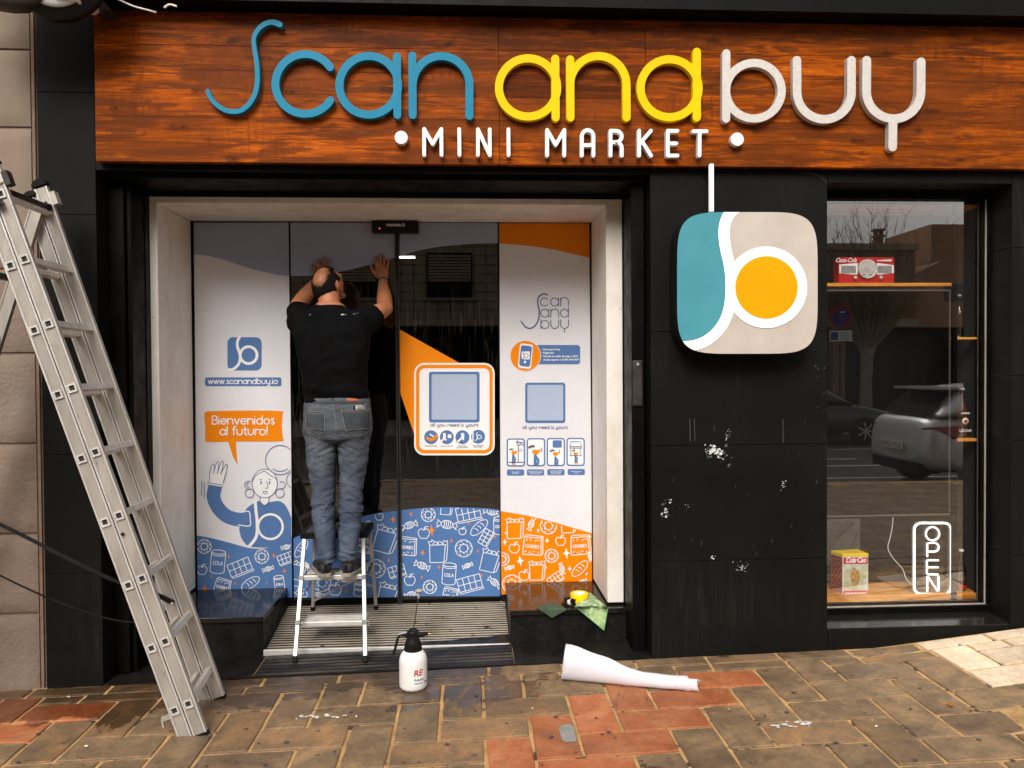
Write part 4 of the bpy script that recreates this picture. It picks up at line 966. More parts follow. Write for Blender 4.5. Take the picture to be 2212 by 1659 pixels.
def D_bag():
    o = [[(-.32,-.25),(-.38,.5),(.22,.55),(.36,-.2),(-.32,-.25)], [(.36,-.2),(.46,-.16),(.34,.48),(.22,.55)]]
    o += [arc(-.05,-.25,.12,0,180,6), arc(.12,-.24,.12,0,180,6), cat([(-.3,-.25),(-.36,-.42),(-.22,-.38),(-.2,-.48),(-.1,-.38)], 2), cat([(.26,-.22),(.3,-.4),(.4,-.32),(.46,-.4),(.46,-.2)], 2)]
    return o
def D_choc():
    o = [[(-.5,-.28),(.5,-.28),(.5,.28),(-.5,.28),(-.5,-.28)], [(-.5,0),(.5,0)], [(-.5,.28),(-.46,.36),(.54,.36),(.5,.28)]]
    return o + [[(x,-.28),(x,.28)] for x in (-.25,0,.25)]
def D_bread(): return [arc(0,0,.55,0,360,20,ry=.24)] + [cat([(x,-.12),(x+.06,0),(x+.03,.1)], 2) for x in (-.2,0,.2)]
def D_can(): return [arc(0,-.42,.3,0,360,14,ry=.09), [(-.3,-.42),(-.3,.4)], [(.3,-.42),(.3,.4)], arc(0,.4,.3,180,360,8,ry=.09), arc(0,-.34,.3,180,360,8,ry=.09)]
def D_cook():
    o = [[(-.42,-.42),(.42,-.42),(.46,.45),(-.46,.45),(-.42,-.42)], [(-.42,-.42),(-.34,-.54),(.5,-.5),(.42,-.42)], [(.5,-.5),(.55,.38),(.46,.45)]]; r = random.Random(5)
    for x, y in ((-.3,-.28),(-.1,-.3),(.15,-.27),(.3,-.3),(-.32,.3),(-.12,.33),(.1,.28),(.32,.33),(0,.4)): b = r.uniform(0, pi); o.append([(x-.05*cos(b), y-.05*sin(b)), (x+.05*cos(b), y+.05*sin(b))])
    return o
DD = dict(a=D_apple, d=D_donut, c=D_candy, b=D_bag, h=D_choc, r=D_bread, n=D_can, k=D_cook)
DN = dict(a='apple', d='doughnut', c='sweet', b='bag', h='chocolate', r='bread', n='can', k='packet')
def star(cx, cy, r, rot=.1, q=.30):
    pts = []
    for k in range(8):
        a = rot - pi/2 + 2*pi*k/8; rr = r if k % 2 == 0 else r*q
        if k % 4 == 2: rr = r*.72
        pts.append((cx + rr*cos(a), cy + rr*sin(a)))
    return pts[::-1]
def doodles(items, stars, f, k, quad, wave, parent, off, starm, yb, w=1.5):
    clip = lambda p: xleft(quad, p[1]) + 1.2 < p[0] < xright(quad, p[1]) - 1.2 and p[1] > yat(wave, p[0]) + 2 and p[1] < yb
    yo = 0
    for t, x, y, s, rot in items:
        p = Print(VY - off - yo, clip); yo += .00001
        cx, cy = f(x, y); s *= k; rot = radians(rot)
        for st in DD[t](): p.stroke(T([(q[0], q[1]) for q in st], cx, cy, s, rot), w, cap=3)
        if t == 'n': write(p, 'COLA', *T([(0,.12)], cx, cy, s, rot)[0], s*.095, w*.8, rot=rot)
        if t == 'k': write(p, 'COOKIES', *T([(0,.1)], cx, cy, s, rot)[0], s*.10, w*.8, rot=rot)
        if p.mb.f: p.build(DN[t] + '_drawing', M['print_white'], parent)
    q = Print(VY - off - .0001 if off else VY - .0007)
    for x, y, r in stars:
        cx, cy = f(x, y); r *= k
        poly = star(cx, cy, r, random.uniform(-.2, .2))
        if all(clip(a) for a in poly): q.poly(poly)
    q.build_each('sparkle', M[starm], parent)
doodles([('d',120,1398,54,0),('n',173,1458,92,5),('h',258,1478,88,-22),('d',344,1437,54,0),('c',440,1400,44,-12),('h',437,1443,62,-20),('a',112,1490,38,0),('c',368,1485,44,-18),('k',188,1555,62,15),('r',300,1540,72,-32),('n',412,1542,62,-8),('b',350,1600,70,0)],
        [(248,1407,15),(215,1437,10),(390,1433,12),(432,1493,12),(122,1565,23),(148,1514,8),(240,1542,8),(363,1541,7),(243,1582,6)], r3, .556, LFQ, bLF, bl, .0014, 'print_orange', 1296)
doodles([('c',640,620,70,70),('b',738,690,175,10),('k',600,742,90,12),('d',682,883,112,0),('h',812,895,108,-16),('d',345,970,108,0),('n',572,1010,90,6),('a',425,1015,76,0),('b',752,1040,160,8),('r',215,760,110,-55),('r',205,1025,100,30),('b',200,890,120,8),('c',252,866,50,60),('c',325,1045,70,10),('c',480,950,80,10),('c',525,1075,60,0),('a',700,560,50,0)],
        [(785,577,24),(800,752,12),(760,830,17),(573,825,11),(497,1022,17),(255,997,15),(172,715,20),(640,1060,9)], r5, .3474, LSQ, bLS, fLS, .0008, 'print_orange', 1290)
doodles([('d',162,1277,54,0),('h',318,1270,92,-12),('c',88,1318,64,-18),('c',235,1315,78,8),('c',410,1265,66,10),('a',145,1350,44,0),('r',360,1327,76,-42),('h',385,1365,62,-60),('a',295,1342,28,0),('k',78,1402,72,5),('b',198,1415,90,-6),('d',300,1408,66,0),('b',402,1450,92,8),('c',138,1475,62,22),('n',243,1508,86,4),('c',315,1475,42,-22),('h',323,1543,92,-15),('h',38,1495,66,-16),('a',90,1533,42,0),('d',168,1558,52,0),('c',420,1540,58,38),('c',95,1587,54,-15),('k',245,1592,60,10),('b',232,1245,60,0),('n',438,1320,70,0),('b',8,1350,80,12)],
        [(175,1338,24),(95,1275,11),(22,1293,14),(320,1310,8),(252,1378,10),(140,1425,14),(205,1482,11),(355,1418,8),(137,1520,9),(370,1512,9),(35,1402,8),(420,1362,8),(12,1452,10)], r6, .555, RSQ, bRS, fRS, .0008, 'print_orange', 1287)
doodles([('b',497,1325,84,-6),('c',563,1313,52,-68),('d',630,1320,64,0),('b',705,1308,74,-8),('k',567,1398,78,4),('k',752,1397,78,-4),('a',497,1408,40,0),('a',677,1380,38,0),('d',452,1450,50,0),('d',642,1437,52,0),('b',583,1490,78,-6),('c',478,1483,38,-15),('c',682,1487,44,75),('r',752,1487,72,-45),('a',535,1515,40,0),('h',655,1525,58,-35),('d',487,1547,72,0),('b',702,1566,62,-4),('c',760,1540,44,-25),('r',590,1565,60,20),('c',792,1440,36,80)],
        [(457,1283,16),(463,1348,8),(590,1338,10),(460,1383,14),(625,1377,12),(700,1427,22),(520,1457,22),(712,1487,12),(778,1507,9),(790,1362,11),(583,1468,6),(778,1562,9),(620,1483,7)], r6, .555, RFQ, bRF, fRF, .0014, 'print_white', 1283)
# ---------------- left panel print: logo, web address, bubble, waving woman
def flat(name, m, parent, off): p = Print(VY - off); p._nm = (name, m, parent); return p
def done(p, each=False): return p.build_each(p._nm[0], M[p._nm[1]], p._nm[2]) if each else p.build(p._nm[0], M[p._nm[1]], p._nm[2])
O1, O2, O3, O4 = .0016, .0026, .0036, .0046
p = flat('printed_badge', 'print_blue', vLF, O1)
p.poly([r3(*q) for q in rrect(210, 585, 343, 714, 22)]); p.poly([r3(*q) for q in rrect(123, 741, 420, 775, 8)]); done(p, 1)
def logo_s(f, ox, oy, s, w, p):
    p.stroke([f(ox + x*s, oy + y*s) for x, y in cat([(.36,0),(.30,.12),(.30,.28),(.36,.46),(.38,.62),(.33,.8),(.2,.93),(.06,.97)], 5)], w)
    p.stroke([f(ox + x*s, oy + y*s) for x, y in arc(.63,.53,.25,0,360,30)], w)
p = flat('lettering', 'print_white', vLF, O2); logo_s(r3, 210, 585, 131, 6, p); done(p); p = flat('lettering', 'print_white', vLF, O2)
t_ = 'www.scanandbuy.io'; x, y = r3(270, 766); h = 268*.556/text_w(t_); write(p, t_, x, y, h, 1.9)
done(p)
p = flat('speech_bubble', 'print_orange', vLF, O1)
bub = cat([(130,873),(272,870),(416,872),(424,885),(421,930),(425,975),(418,989),(300,990),(255,990)], 4) 
bub = [tuple(q) for q in bub] + [(243,990),(245,1040),(251,1082),(232,1050),(213,991)] + [tuple(q) for q in cat([(213,991),(135,992),(124,985),(124,940),(121,900),(122,880),(130,873)], 4)][:-1]
p.poly([r3(*q) for q in bub][::-1]); done(p)
p = flat('lettering', 'print_white', vLF, O3)
t_ = 'Bienvenidos'; x, y = r3(272, 923); write(p, t_, x, y, 240*.556/text_w(t_), 2.5)
t_ = 'al futuro!'; x, y = r3(274, 965); write(p, t_, x, y, 186*.556/text_w(t_), 2.5); done(p)
wclip = lambda q: q[0] < xright(LFQ, q[1]) - 1
p = flat('woman_body', 'print_blue', vLF, O1)
body = [tuple(q) for q in cat([(256,1335),(262,1290),(285,1250),(330,1222),(370,1226),(412,1222),(440,1245),(461,1300),(461,1350),(440,1378),(400,1398),(340,1402),(292,1396),(266,1368),(256,1335)], 4)][:-1]
p.poly([(min(q[0], xright(LFQ, q[1]) - 1), q[1]) for q in [r3(*q) for q in body]][::-1])
arm = cat([(162,1168),(156,1205),(172,1245),(205,1278),(245,1292),(282,1293)], 5); p.stroke([r3(*q) for q in arm], 29.5, cap=10); done(p, 1)
p = flat('woman_white', 'print_white', vLF, O2)
p.stroke([r3(*q) for q in cat([(270,1264),(294,1262),(299,1292),(296,1318),(252,1314)], 4)], 2.2)
p.stroke([r3(*q) for q in cat([(318,1222),(321,1260),(326,1310),(322,1360),(296,1396)], 4)], 6.5); p.stroke([r3(*q) for q in arc(377,1321,48,0,360,30)], 5)
p.poly([r3(*q) for q in [(132,1158),(190,1166),(196,1140),(214,1100),(205,1090),(196,1072),(182,1068),(166,1074),(150,1085),(140,1130)]][::-1])
p.poly([r3(*q) for q in arc(355,1153,49,0,360,30,ry=56)[:-1]]); p.poly([r3(*q) for q in [(338,1205),(338,1226),(354,1238),(370,1226),(370,1205)]])
done(p, 1)
p = Print(VY - O3, wclip); p._nm = ('line_drawing', 'print_violet', vLF)
ln = lambda pts, w=1.5: p.stroke([r3(q[0], q[1]) for q in pts], w)
ln(arc(415,1062,57,0,360,36)); ln(arc(475,1140,35,90,270,16)); ln(arc(415,1062,44,230,310,8)); ln(arc(355,1153,49,0,360,36,ry=56))
ln(arc(293,1160,16,60,300,10)); ln(arc(421,1160,14,-120,120,10)); ln(arc(293,1160,8,80,280,6)); ln(arc(296,1191,17,0,360,18)); ln(arc(414,1191,17,0,360,18))
ln(cat([(306,1150),(318,1125),(345,1108),(356,1106),(372,1118),(398,1135),(404,1150)], 4)); ln(cat([(362,1145),(368,1168),(358,1172)], 3)); ln([(341,1146),(341,1154)], 3); ln([(374,1146),(374,1154)], 3)
ln([(335,1139),(345,1136)], 1.2); ln([(370,1136),(380,1139)], 1.2); ln(arc(357,1184,9,180,360,6) + [(348,1184)])
ln(cat([(340,1206),(337,1222),(354,1238),(370,1226),(371,1206)], 3))
ln([(111,1145),(109,1200)]); ln([(120,1150),(120,1207)]); ln([(132,1158),(190,1168)]); ln([(132,1150),(190,1159)])
ln(cat([(141,1140),(142,1110),(152,1080),(160,1083),(156,1115)], 3)); ln(cat([(156,1113),(168,1074),(177,1074),(171,1115)], 3)); ln(cat([(171,1113),(186,1070),(195,1074),(184,1118)], 3)); ln(cat([(184,1117),(202,1082),(210,1088),(194,1150)], 3)); ln([(141,1140),(137,1150)])
done(p)
# ---------------- right door: flash and sticker (the printed square code is left out: plain blue tile)
p = flat('orange_flash', 'print_orange', rs, .0004); p.poly([(863.6,712),(864.6,848),(896,942),(960,900),(996,786)]); done(p)
stk = Print(VY - .0010); stk.poly(rrect(894.6, 784, 1068.5, 983.5, 22)); st = stk.build('sticker', M['print_white'], rs)
p = flat('sticker_band', 'print_orange', st, .0016)
ro, ri = rrect(898.5, 788, 1064.5, 979.5, 18), rrect(906, 795.5, 1057.5, 972, 12)
y0 = VY - .0016; p.mb.add([U(*q, y0) for q in ro] + [U(*q, y0) for q in ri], [(i, (i+1) % len(ro), len(ro) + (i+1) % len(ro), len(ro) + i) for i in range(len(ro))]); done(p)
p = flat('blue_tile', 'print_blue', st, .002); p.poly(rrect(926.5, 803, 1036, 912.5, 5))
cc = [r6(173,975), r6(234,975), r6(295,975), r6(356,973)]
for c_ in cc: p.poly(arc(c_[0], c_[1], 15, 0, 360, 24)[:-1])
done(p, 1)
p = flat('pale_inset', 'print_pale', st, .0028); p.poly(rrect(932.5, 808.5, 1030, 906.5, 3)); done(p)
p = flat('lettering', 'print_violet', st, .003); t_ = 'all you need is yours'; x, y = r6(264, 935); write(p, t_, x, y-1, 103/text_w(t_, .12), 1.15, sp=.12); done(p)
p = flat('icon_print', 'print_white', st, .0034)
x, y = cc[3]; logo_s(lambda a, b: (a, b), x-8, y-8.5, 17, 1.6, p); p.poly(rrect(x-12.5, y-9.5, x-10, y+9, 1))
x, y = cc[1]; p.poly(rrect(x+2, y-6, x+10, y+2, 1)); p.poly(rrect(x-8, y-9, x-2, y+3, 1.5)); p.stroke([(x-12,y+9),(x-6,y+3),(x-2,y+6)], 4)
x, y = cc[2]; p.poly(rrect(x-3, y-9, x+4, y+3, 1.5)); p.stroke([(x-9,y+9),(x-2,y+2),(x+2,y+5)], 4)
x, y = cc[0]; p.stroke([(x-2,y-6),(x+4,y-2)], 3); done(p, 1)
p = flat('icon_print', 'print_orange', st, .0036); x, y = cc[0]; p.stroke([(x-8,y+2),(x,y+7),(x+8,y+2),(x+11,y-3)], 6)
x, y = cc[2]; p.stroke([(x-8,y+8),(x-12,y+10)], 3); done(p, 1)
def tiny(s, x, y, w, m, par, Y, nm='lettering', lines_gap=None, align='CENTER', bold=.0):
    a = U(x, y, Y)
    o = font_text(s, (0, 0, 0), .02, M[m], None, nm, align=align, bold=bold)
    xs_ = [v.co.x for v in o.data.vertices]; k = ((U(x + w, y, Y) - a).length) / max(max(xs_) - min(xs_), 1e-6)
    o.data.transform(Matrix.Translation(a) @ Matrix.Scale(k, 4)); o.parent = par; o.matrix_parent_inverse = wm(par).inverted(); return o
for c_, s in zip(cc, ['Descarga la App', 'Escanea el código QR', 'Pulsa el botón\npara abrir la puerta', 'Vive la experiencia\nScan And Buy']):
    tiny(s, c_[0], c_[1] + 20, 25, 'print_black', st, VY - .003, bold=.0004)
# ---------------- right panel print
p = flat('lettering', 'print_violet', vRF, O1)
gl = lambda pts, w: p.stroke([g1(q[0], q[1]) for q in pts], w*.1389)
gl(cat([(840,108),(800,95),(760,98),(712,135),(690,190),(695,260),(710,330),(715,400),(705,480),(670,560),(620,610),(560,628),(500,605),(455,555),(435,518)], 5), 24)
gl(arc(795,218,62,38,322,24),15); gl(arc(952,218,62,0,360,30),15); gl([(1014,155),(1014,280)],15); gl([(1046,155),(1046,280)],15); gl([(1046,210)]+arc(1108,210,62,180,0,14)+[(1168,278)],15)
gl(arc(800,392,62,0,360,30),15); gl([(862,330),(862,455)],15); gl([(894,330),(894,455)],15); gl([(894,388)]+arc(955,388,61,180,0,14)+[(1016,455)],15); gl(arc(1105,392,62,0,360,30),15); gl([(1168,308),(1168,455)],15)
gl([(740,490),(740,630)],15); gl(arc(803,568,62,0,360,30),15); gl([(894,495)]+arc(955,568,61,180,360,14)+[(1016,495)],15); gl([(1048,495)]+arc(1108,568,61,180,360,14)+[(1168,495)],15); gl([(1108,630),(1108,690)],15)
t_ = 'all you need is yours'; x, y = r6(617, 942); write(p, t_, x, y, 97/text_w(t_, .12), 1.15, sp=.12)
done(p)
p = flat('blue_panels', 'print_blue', vRF, O1)
p.poly([g1(*q) for q in rrect(620, 887, 1350, 1185, 45)]); p.poly([g1(*q) for q in rrect(495, 1472, 1120, 2100, 40)])
tiles = [(277,243,656,826),(692,238,1074,822),(1106,234,1484,818),(1516,232,1896,814)]
for a_ in tiles: p.poly([g2(*q) for q in rrect(*a_, 60)])
for a_ in [(281,886,638,1012),(696,884,1052,1010),(1118,880,1476,1006),(1540,877,1897,1000)]: p.poly([g2(*q) for q in rrect(*a_, 30)])
done(p, 1)
p = flat('white_insets', 'print_white', vRF, O2)
p.poly([g1(*q) for q in arc(500,1054,240,0,360,40)[:-1]])
for a_ in tiles: p.poly([g2(*q) for q in rrect(a_[0]+28, a_[1]+28, a_[2]-28, a_[3]-28, 40)])
done(p, 1)
p = flat('orange_disc', 'print_orange', vRF, O3); p.poly([g1(*q) for q in arc(499,1054,233,0,360,40)[:-1]])
for cx_, cy_, s_ in ((437,530,1),(890,515,1.35),(1298,555,1),(1712,560,.85)):
    p.stroke([g2(cx_-30*s_, cy_+5), g2(cx_+5*s_, cy_+15*s_)], 7.5*s_); p.stroke([g2(cx_, cy_+20*s_), g2(cx_+50*s_, cy_-15*s_)], 3.6*s_)
for cx_ in (415, 1712): 
    yy = 775 if cx_ == 415 else 750; p.stroke([g2(cx_-25, yy), g2(cx_-5, yy+5)], 2.6); p.stroke([g2(cx_+15, yy), g2(cx_+35, yy+5)], 2.6)
done(p, 1)
p = flat('jeans_print', 'print_blue', vRF, O4)
for cx_, cy_, s_, yb_ in ((410,590,1,745),(870,600,1.5,785),(1290,635,1.1,775),(1705,600,.85,730)):
    p.stroke([g2(cx_, cy_), g2(cx_-5, yb_)], 4.4*s_); p.stroke([g2(cx_+5, cy_+10), g2(cx_+45*s_, (cy_+yb_)/2), g2(cx_+30*s_, yb_)], 3.6*s_)
p.poly([g2(*q) for q in rrect(1230,282,1418,432,20)])
p.poly([g1(405 + (x-400), y) for x, y in [(25,895),(165,895),(190,930),(165,1200),(130,1230),(25,1215),(0,1180),(20,930)]][::-1] if False else [g1(*q) for q in [(600,925),(575,905),(450,890),(430,915),(402,1180),(425,1212),(545,1228),(570,1205)]])
done(p, 1)
p = flat('phone_rim', 'print_white', vRF, O3 + .0006); p.poly([g1(*q) for q in [(618,905),(595,878),(440,862),(415,885),(382,1205),(405,1240),(560,1257),(585,1235)]]); done(p)
p = flat('phone_print', 'print_white', vRF, O4 + .0016); p.poly([g1(*q) for q in rrect(440,985,566,1110,16)]); p.poly([g1(*q) for q in arc(492,1150,20,0,360,16)[:-1]]); done(p, 1)
p = flat('line_drawing', 'print_violet', vRF, O4 + .0024); logo_s(g1, 430, 985, 128, 1.2, p)
for s in ([(517,380),(517,730)], [(322,735),(620,735)], [(485,325),(618,325)], [(510,285),(480,325),(500,375),(540,380),(570,350),(600,382),(618,380)]): p.stroke([g2(*q) for q in s], 1.6)
for s in ([(1600,310),(1815,310),(1815,360),(1832,405),(1835,440),(1585,440),(1585,405),(1600,360),(1600,310)], [(1585,405),(1835,405)], [(1605,440),(1605,598)], [(1812,440),(1812,598)], [(1585,598),(1835,598)], [(1680,440),(1680,520)]): p.stroke([g2(*q) for q in s], 1.2)
p.stroke([g2(545,462),g2(595,462),g2(595,505),g2(545,505),g2(545,462)], .9); done(p)
p = flat('hair_print', 'print_brown', vRF, O4 + .003)
for cx_, cy_, s_ in ((375,465,1),(800,405,1.7),(1225,490,1.25),(1665,492,.8)): p.stroke([g2(cx_-35*s_, cy_+12*s_), g2(cx_, cy_-5), g2(cx_+25*s_, cy_)], 2.6*s_)
p.stroke([g2(1375,480), g2(1375,550)], 1.4); p.stroke([g2(1000,440), g2(1005,515)], 1.8); done(p)
for i, s in enumerate(['• Descarga la App', '• Registrate', '• Vincula tu medio de pago y listo!', '   Puedes ingresar a SCAN AND BUY']):
    x, y = g1(750, 968 + 53.5*i); tiny(s, x, y, [290, 190, 566, 556][i]*.1389, 'print_white', vRF, VY - O2 - .001, align='LEFT', bold=.0005)
for (a_, s) in zip([(281,886,638,1012),(696,884,1052,1010),(1118,880,1476,1006),(1540,877,1897,1000)], ['Escanea el QR\npara ingresar', 'Escanea el código de barra\ndel producto que desees\nllevar en tu carrito', 'Comienza en pantalla\nlos productos que\nestás por comprar', 'Pagas desde la app\ny listo!']):
    x, y = g2((a_[0]+a_[2])/2, a_[1] + (62 if s.count('\n') == 1 else 46)); tiny(s, x, y, [16, 31, 26, 22][tiles.index(min(tiles, key=lambda t: abs(t[0]-a_[0])))], 'print_white', vRF, VY - O2 - .001, bold=.0004)
p = flat('pale_inset', 'print_pale', vRF, O4 + .001); p.poly([g1(*q) for q in rrect(530, 1507, 1086, 2062, 22)]); done(p)
# door sensor
ds = thing('door_sensor', 'small black motion sensor box over the gap between the sliding doors', 'sensor', U(853, 502, .80))
bevel(MB().box((WX(803, 490, .80), .80, WZ(853, 502, .80)), (WX(903.5, 490, .80), GY-.012, WZ(853, 476.5, .80))).build('case', M['black_plastic'], ds), .004, 2)
tiny('manusa', 850, 488.5, 31, 'print_white', ds, .7985, bold=.0005)
p = Print(.7985); p.stroke(arc(871, 486, 3.2, 0, 360, 16), 1); p.stroke([(871, 485), (871, 488)], 1); p.build('printed_mark', M['print_white'], ds)
q = U(820, 493.5, .799); MB().lathe(q, [(0, .002), (.003, .001), (.003, 0), (0, 0)], 10, Vector((0,-1,0))).build('indicator', M['led'], ds)
# ================================================================== TALL LADDER
TH_ = radians(18.8); Lu = Vector((-sin(TH_), 0, cos(TH_))); Ln = Vector((cos(TH_), 0, sin(TH_)))
NY, FYL = -.60, -.235                                     # planes of the near and far rails
Bp = U(407, 1520, NY - .012)                              # a rung end of the outer section
ladder = thing('triple_ladder', 'tall aluminium folding ladder standing at the left edge of the picture', 'ladder', (Bp.x, (NY+FYL)/2, 0))
RW, RT = .0575, .024
bore_dark = pm('tube_inside', (.02,.018,.016,1), None, rough=.8)
def tw(p, y): return Vector((p.x - (.042*max(0, 1 - p.z/2.4) if y > -.4 else 0), y, p.z))
def rail(P0, s0, s1, y, near, name='rail', u=Lu, n=Ln, w=RW):
    b = MB(); a, c = P0 + u*s0, P0 + u*s1
    a = tw(a, y); c = tw(c, y)
    b.bar(a, c, w, RT-.006, up=(0,1,0)); d = -1 if near else -1
    for k in (-1, 1):                                      # flanges standing proud on both sides
        o2 = n*k*(w/2-.0115); b.bar(a+o2+Vector((0,-.0005,0)), c+o2+Vector((0,-.0005,0)), .0022, RT-.004, up=(0,1,0))
    r_ = bevel(b.build(name, M['aluminium'], ladder), .0008, 1)
    for k in (-1, 1):
        o = n*k*(w/2-.0035); bevel(MB().bar(a+o, c+o, .0069, RT, up=(0,1,0)).build('flange', M['alu_light'], r_), .0015, 2)  # flanges in paler aluminium: their edge highlights are put into the colour
    return r_
def rungs(P0, ks, u=Lu, n=Ln, name='rung'):
    for k in ks:
        c = P0 + u*k; b = MB(); r, t = .0135, .0022
        ya, yb = NY - .017, FYL + .014
        oc = [(-r,-r),(r,-r),(r,r),(-r,r)]
        def R(y, q): return [tw(c, y) + n*a*q + u*e*q for a, e in oc]
        o0, o1, i0 = R(ya, 1.0), R(yb, 1.0), R(ya, .80); i1 = R(yb, .80)
        vs = o0 + o1 + i0 + i1
        fs = [(k_, (k_+1)%4, 4+(k_+1)%4, 4+k_) for k_ in range(4)] + [(8+k_, 8+(k_+1)%4, (k_+1)%4, k_) for k_ in range(4)] + [(12+k_, 12+(k_+1)%4, 8+(k_+1)%4, 8+k_) for k_ in range(4)] + [(4+k_, 4+(k_+1)%4, 12+(k_+1)%4, 12+k_) for k_ in range(4)]
        b.add(vs, fs)
        rung = bevel(b.build(name, M['alu_light'], ladder, fix=False), .0012, 2)
        rim = MB(); f = R(NY-.0165, 1.28); g = R(NY-.0165, .98); h = R(NY-.012, 1.30)
        rim.add(f+g+h, [(k_, (k_+1)%4, 4+(k_+1)%4, 4+k_) for k_ in range(4)] + [(k_, (k_+1)%4, 8+(k_+1)%4, 8+k_) for k_ in range(4)])
        bevel(rim.build('rim', M['alu_light'], rung, fix=False), .0015, 2)
        MB().add(R(NY-.0100, .82), [(0,1,2,3)]).build('tube_bore', bore_dark, rung, fix=False)  # dark plate near the rung end paints the shade inside the tube
SP = .2817
Ap = Bp - Ln*.0625 - Lu*.0073
for P0, top, kk in ((Bp, SP*7 + .155 + SP, 9), (Ap, SP*7 + .02, 8)):
    for y, near in ((NY, True), (FYL, False)):
        rail(P0, -.150, (SP*8 + .12) if P0 is Bp else SP*8 + .02, y, near)
        f = tw(P0 - Lu*.150, y); b = MB(); b.bar(f - Lu*.020, f + Lu*.012, RW+.003, RT+.006, up=(0,1,0))
        for q in (-.015, 0, .015): b.bar(f - Lu*.026 + Ln*q, f - Lu*.018 + Ln*q, .008, RT+.004, up=(0,1,0))
        b.build('rubber_foot', M['rubber'], ladder)
    rungs(P0, [SP*k for k in range(9 if P0 is Bp else 8)])
# top caps, brackets
for y in (NY, FYL):
    c = Bp + Lu*(SP*8+.12); c = Vector((c.x, y, c.z)); b = MB(); L = []
    pts = [c + Ln*(.034*sin(a)) + Lu*(.012 + .026*cos(a)) for a in [radians(-100 + 20*k) for k in range(11)]]
    b.prism([p - Vector((0,.017,0)) for p in pts], (0, .034, 0)); 
    c3 = c - Ln*.055 - Lu*.028; pts = [c3 + Ln*(.03*sin(a)) + Lu*(.008 + .02*cos(a)) for a in [radians(-100 + 20*k) for k in range(11)]]
    b.prism([p - Vector((0,.0165,0)) for p in pts], (0, .033, 0)); b.build('end_cap', M['rubber'], ladder)
    b = MB(); q = c - Lu*.045; b.bar(q - Lu*.035, q + Lu*.03, RW+.012, RT+.012, up=(0,1,0)); 
    b2_ = MB(); q = c - Lu*.075 - Ln*.05; b2_.bar(q - Lu*.028, q + Lu*.028, .05, RT+.01, up=(0,1,0))
    if y == NY: bevel(b.build('bracket', M['alu_light'], ladder), .004, 2)
    bevel(b2_.build('bracket', M['aluminium'], ladder), .003, 2)
    q = c - Lu*.065 + Ln*.043; MB().bar(q - Lu*.03, q + Lu*.03, .024, RT+.014, up=(0,1,0)).build('guide_hook', M['dark_steel'] if y < -.4 else M['aluminium'], ladder)
c = Bp + Lu*SP*8; 
MB().bar((c.x, NY+.02, c.z+.018), (c.x, FYL-.05, c.z+.018), .03, .022).build('locking_bar', M['dark_steel'], ladder)
MB().bar((c.x, FYL-.05, c.z+.018), (c.x, FYL-.02, c.z+.018), .036, .028).build('plastic_plug', M['rubber'], ladder)
q = Bp + Lu*(SP*7.93) - Ln*.05; bevel(MB().bar(Vector((q.x, NY-.034, q.z)) - Ln*.04 - Lu*.012, Vector((q.x, NY-.034, q.z)) + Ln*.052 - Lu*.018, .026, .035, up=(0,1,0)).build('hinge_block', M['dark_steel'], ladder), .003, 1)
# hinged third section going down to the left
t2 = radians(17.5); Ru = Vector((sin(t2), 0, cos(t2))); Rn = Vector((cos(t2), 0, -sin(t2)))
Cp = U(24, 640, FYL-.03); Cp = Vector((Cp.x, 0, Cp.z))
s_bot = -(Cp.z - .05)/Ru.z
for y in (FYL-.035, NY+.03):
    b = MB(); a, c = Cp + Ru*s_bot, Cp + Ru*.46; a = Vector((a.x, y, a.z)); c = Vector((c.x, y, c.z)); b.bar(a, c, .056, .018, up=(0,1,0))
    for k in (-1, 1): o = Rn*k*.0245; b.bar(a+o, c+o, .007, .024, up=(0,1,0))
    b.build('rail', M['aluminium'], ladder); b = MB(); b.bar(a - Ru*.02, a + Ru*.012, .06, .03, up=(0,1,0)); b.build('rubber_foot', M['rubber'], ladder)
k = .08
while k > s_bot + .1:
    c = Cp + Ru*k; MB().bar((c.x, NY+.02, c.z), (c.x, FYL-.02, c.z), .027, .027).build('rung', M['dark_steel'], ladder); k -= SP
# bolts, stop hooks near the feet
c = Bp + Lu*(SP*2.72) - Ln*.012; c = Vector((c.x, NY-.012, c.z))
MB().lathe(c, [(0, .008), (.006, .008), (.0065, 0), (0, 0)], 12, Vector((0,-1,0))).build('rivet', M['rubber'], ladder)
for base, y in ((Ap + Lu*(-.02) - Ln*.045, NY), (Bp + Lu*.05 - Ln*.055, FYL)):
    c = Vector((base.x, y, base.z)); b = MB()
    b.bar(c + Ln*.02, c - Ln*.022, .02, .012, up=(0,1,0)); b.bar(c - Ln*.020 + Lu*.002, c - Ln*.026 - Lu*.035, .008, .014, up=(0,1,0)); b.build('catch_hook', M['aluminium'], ladder)
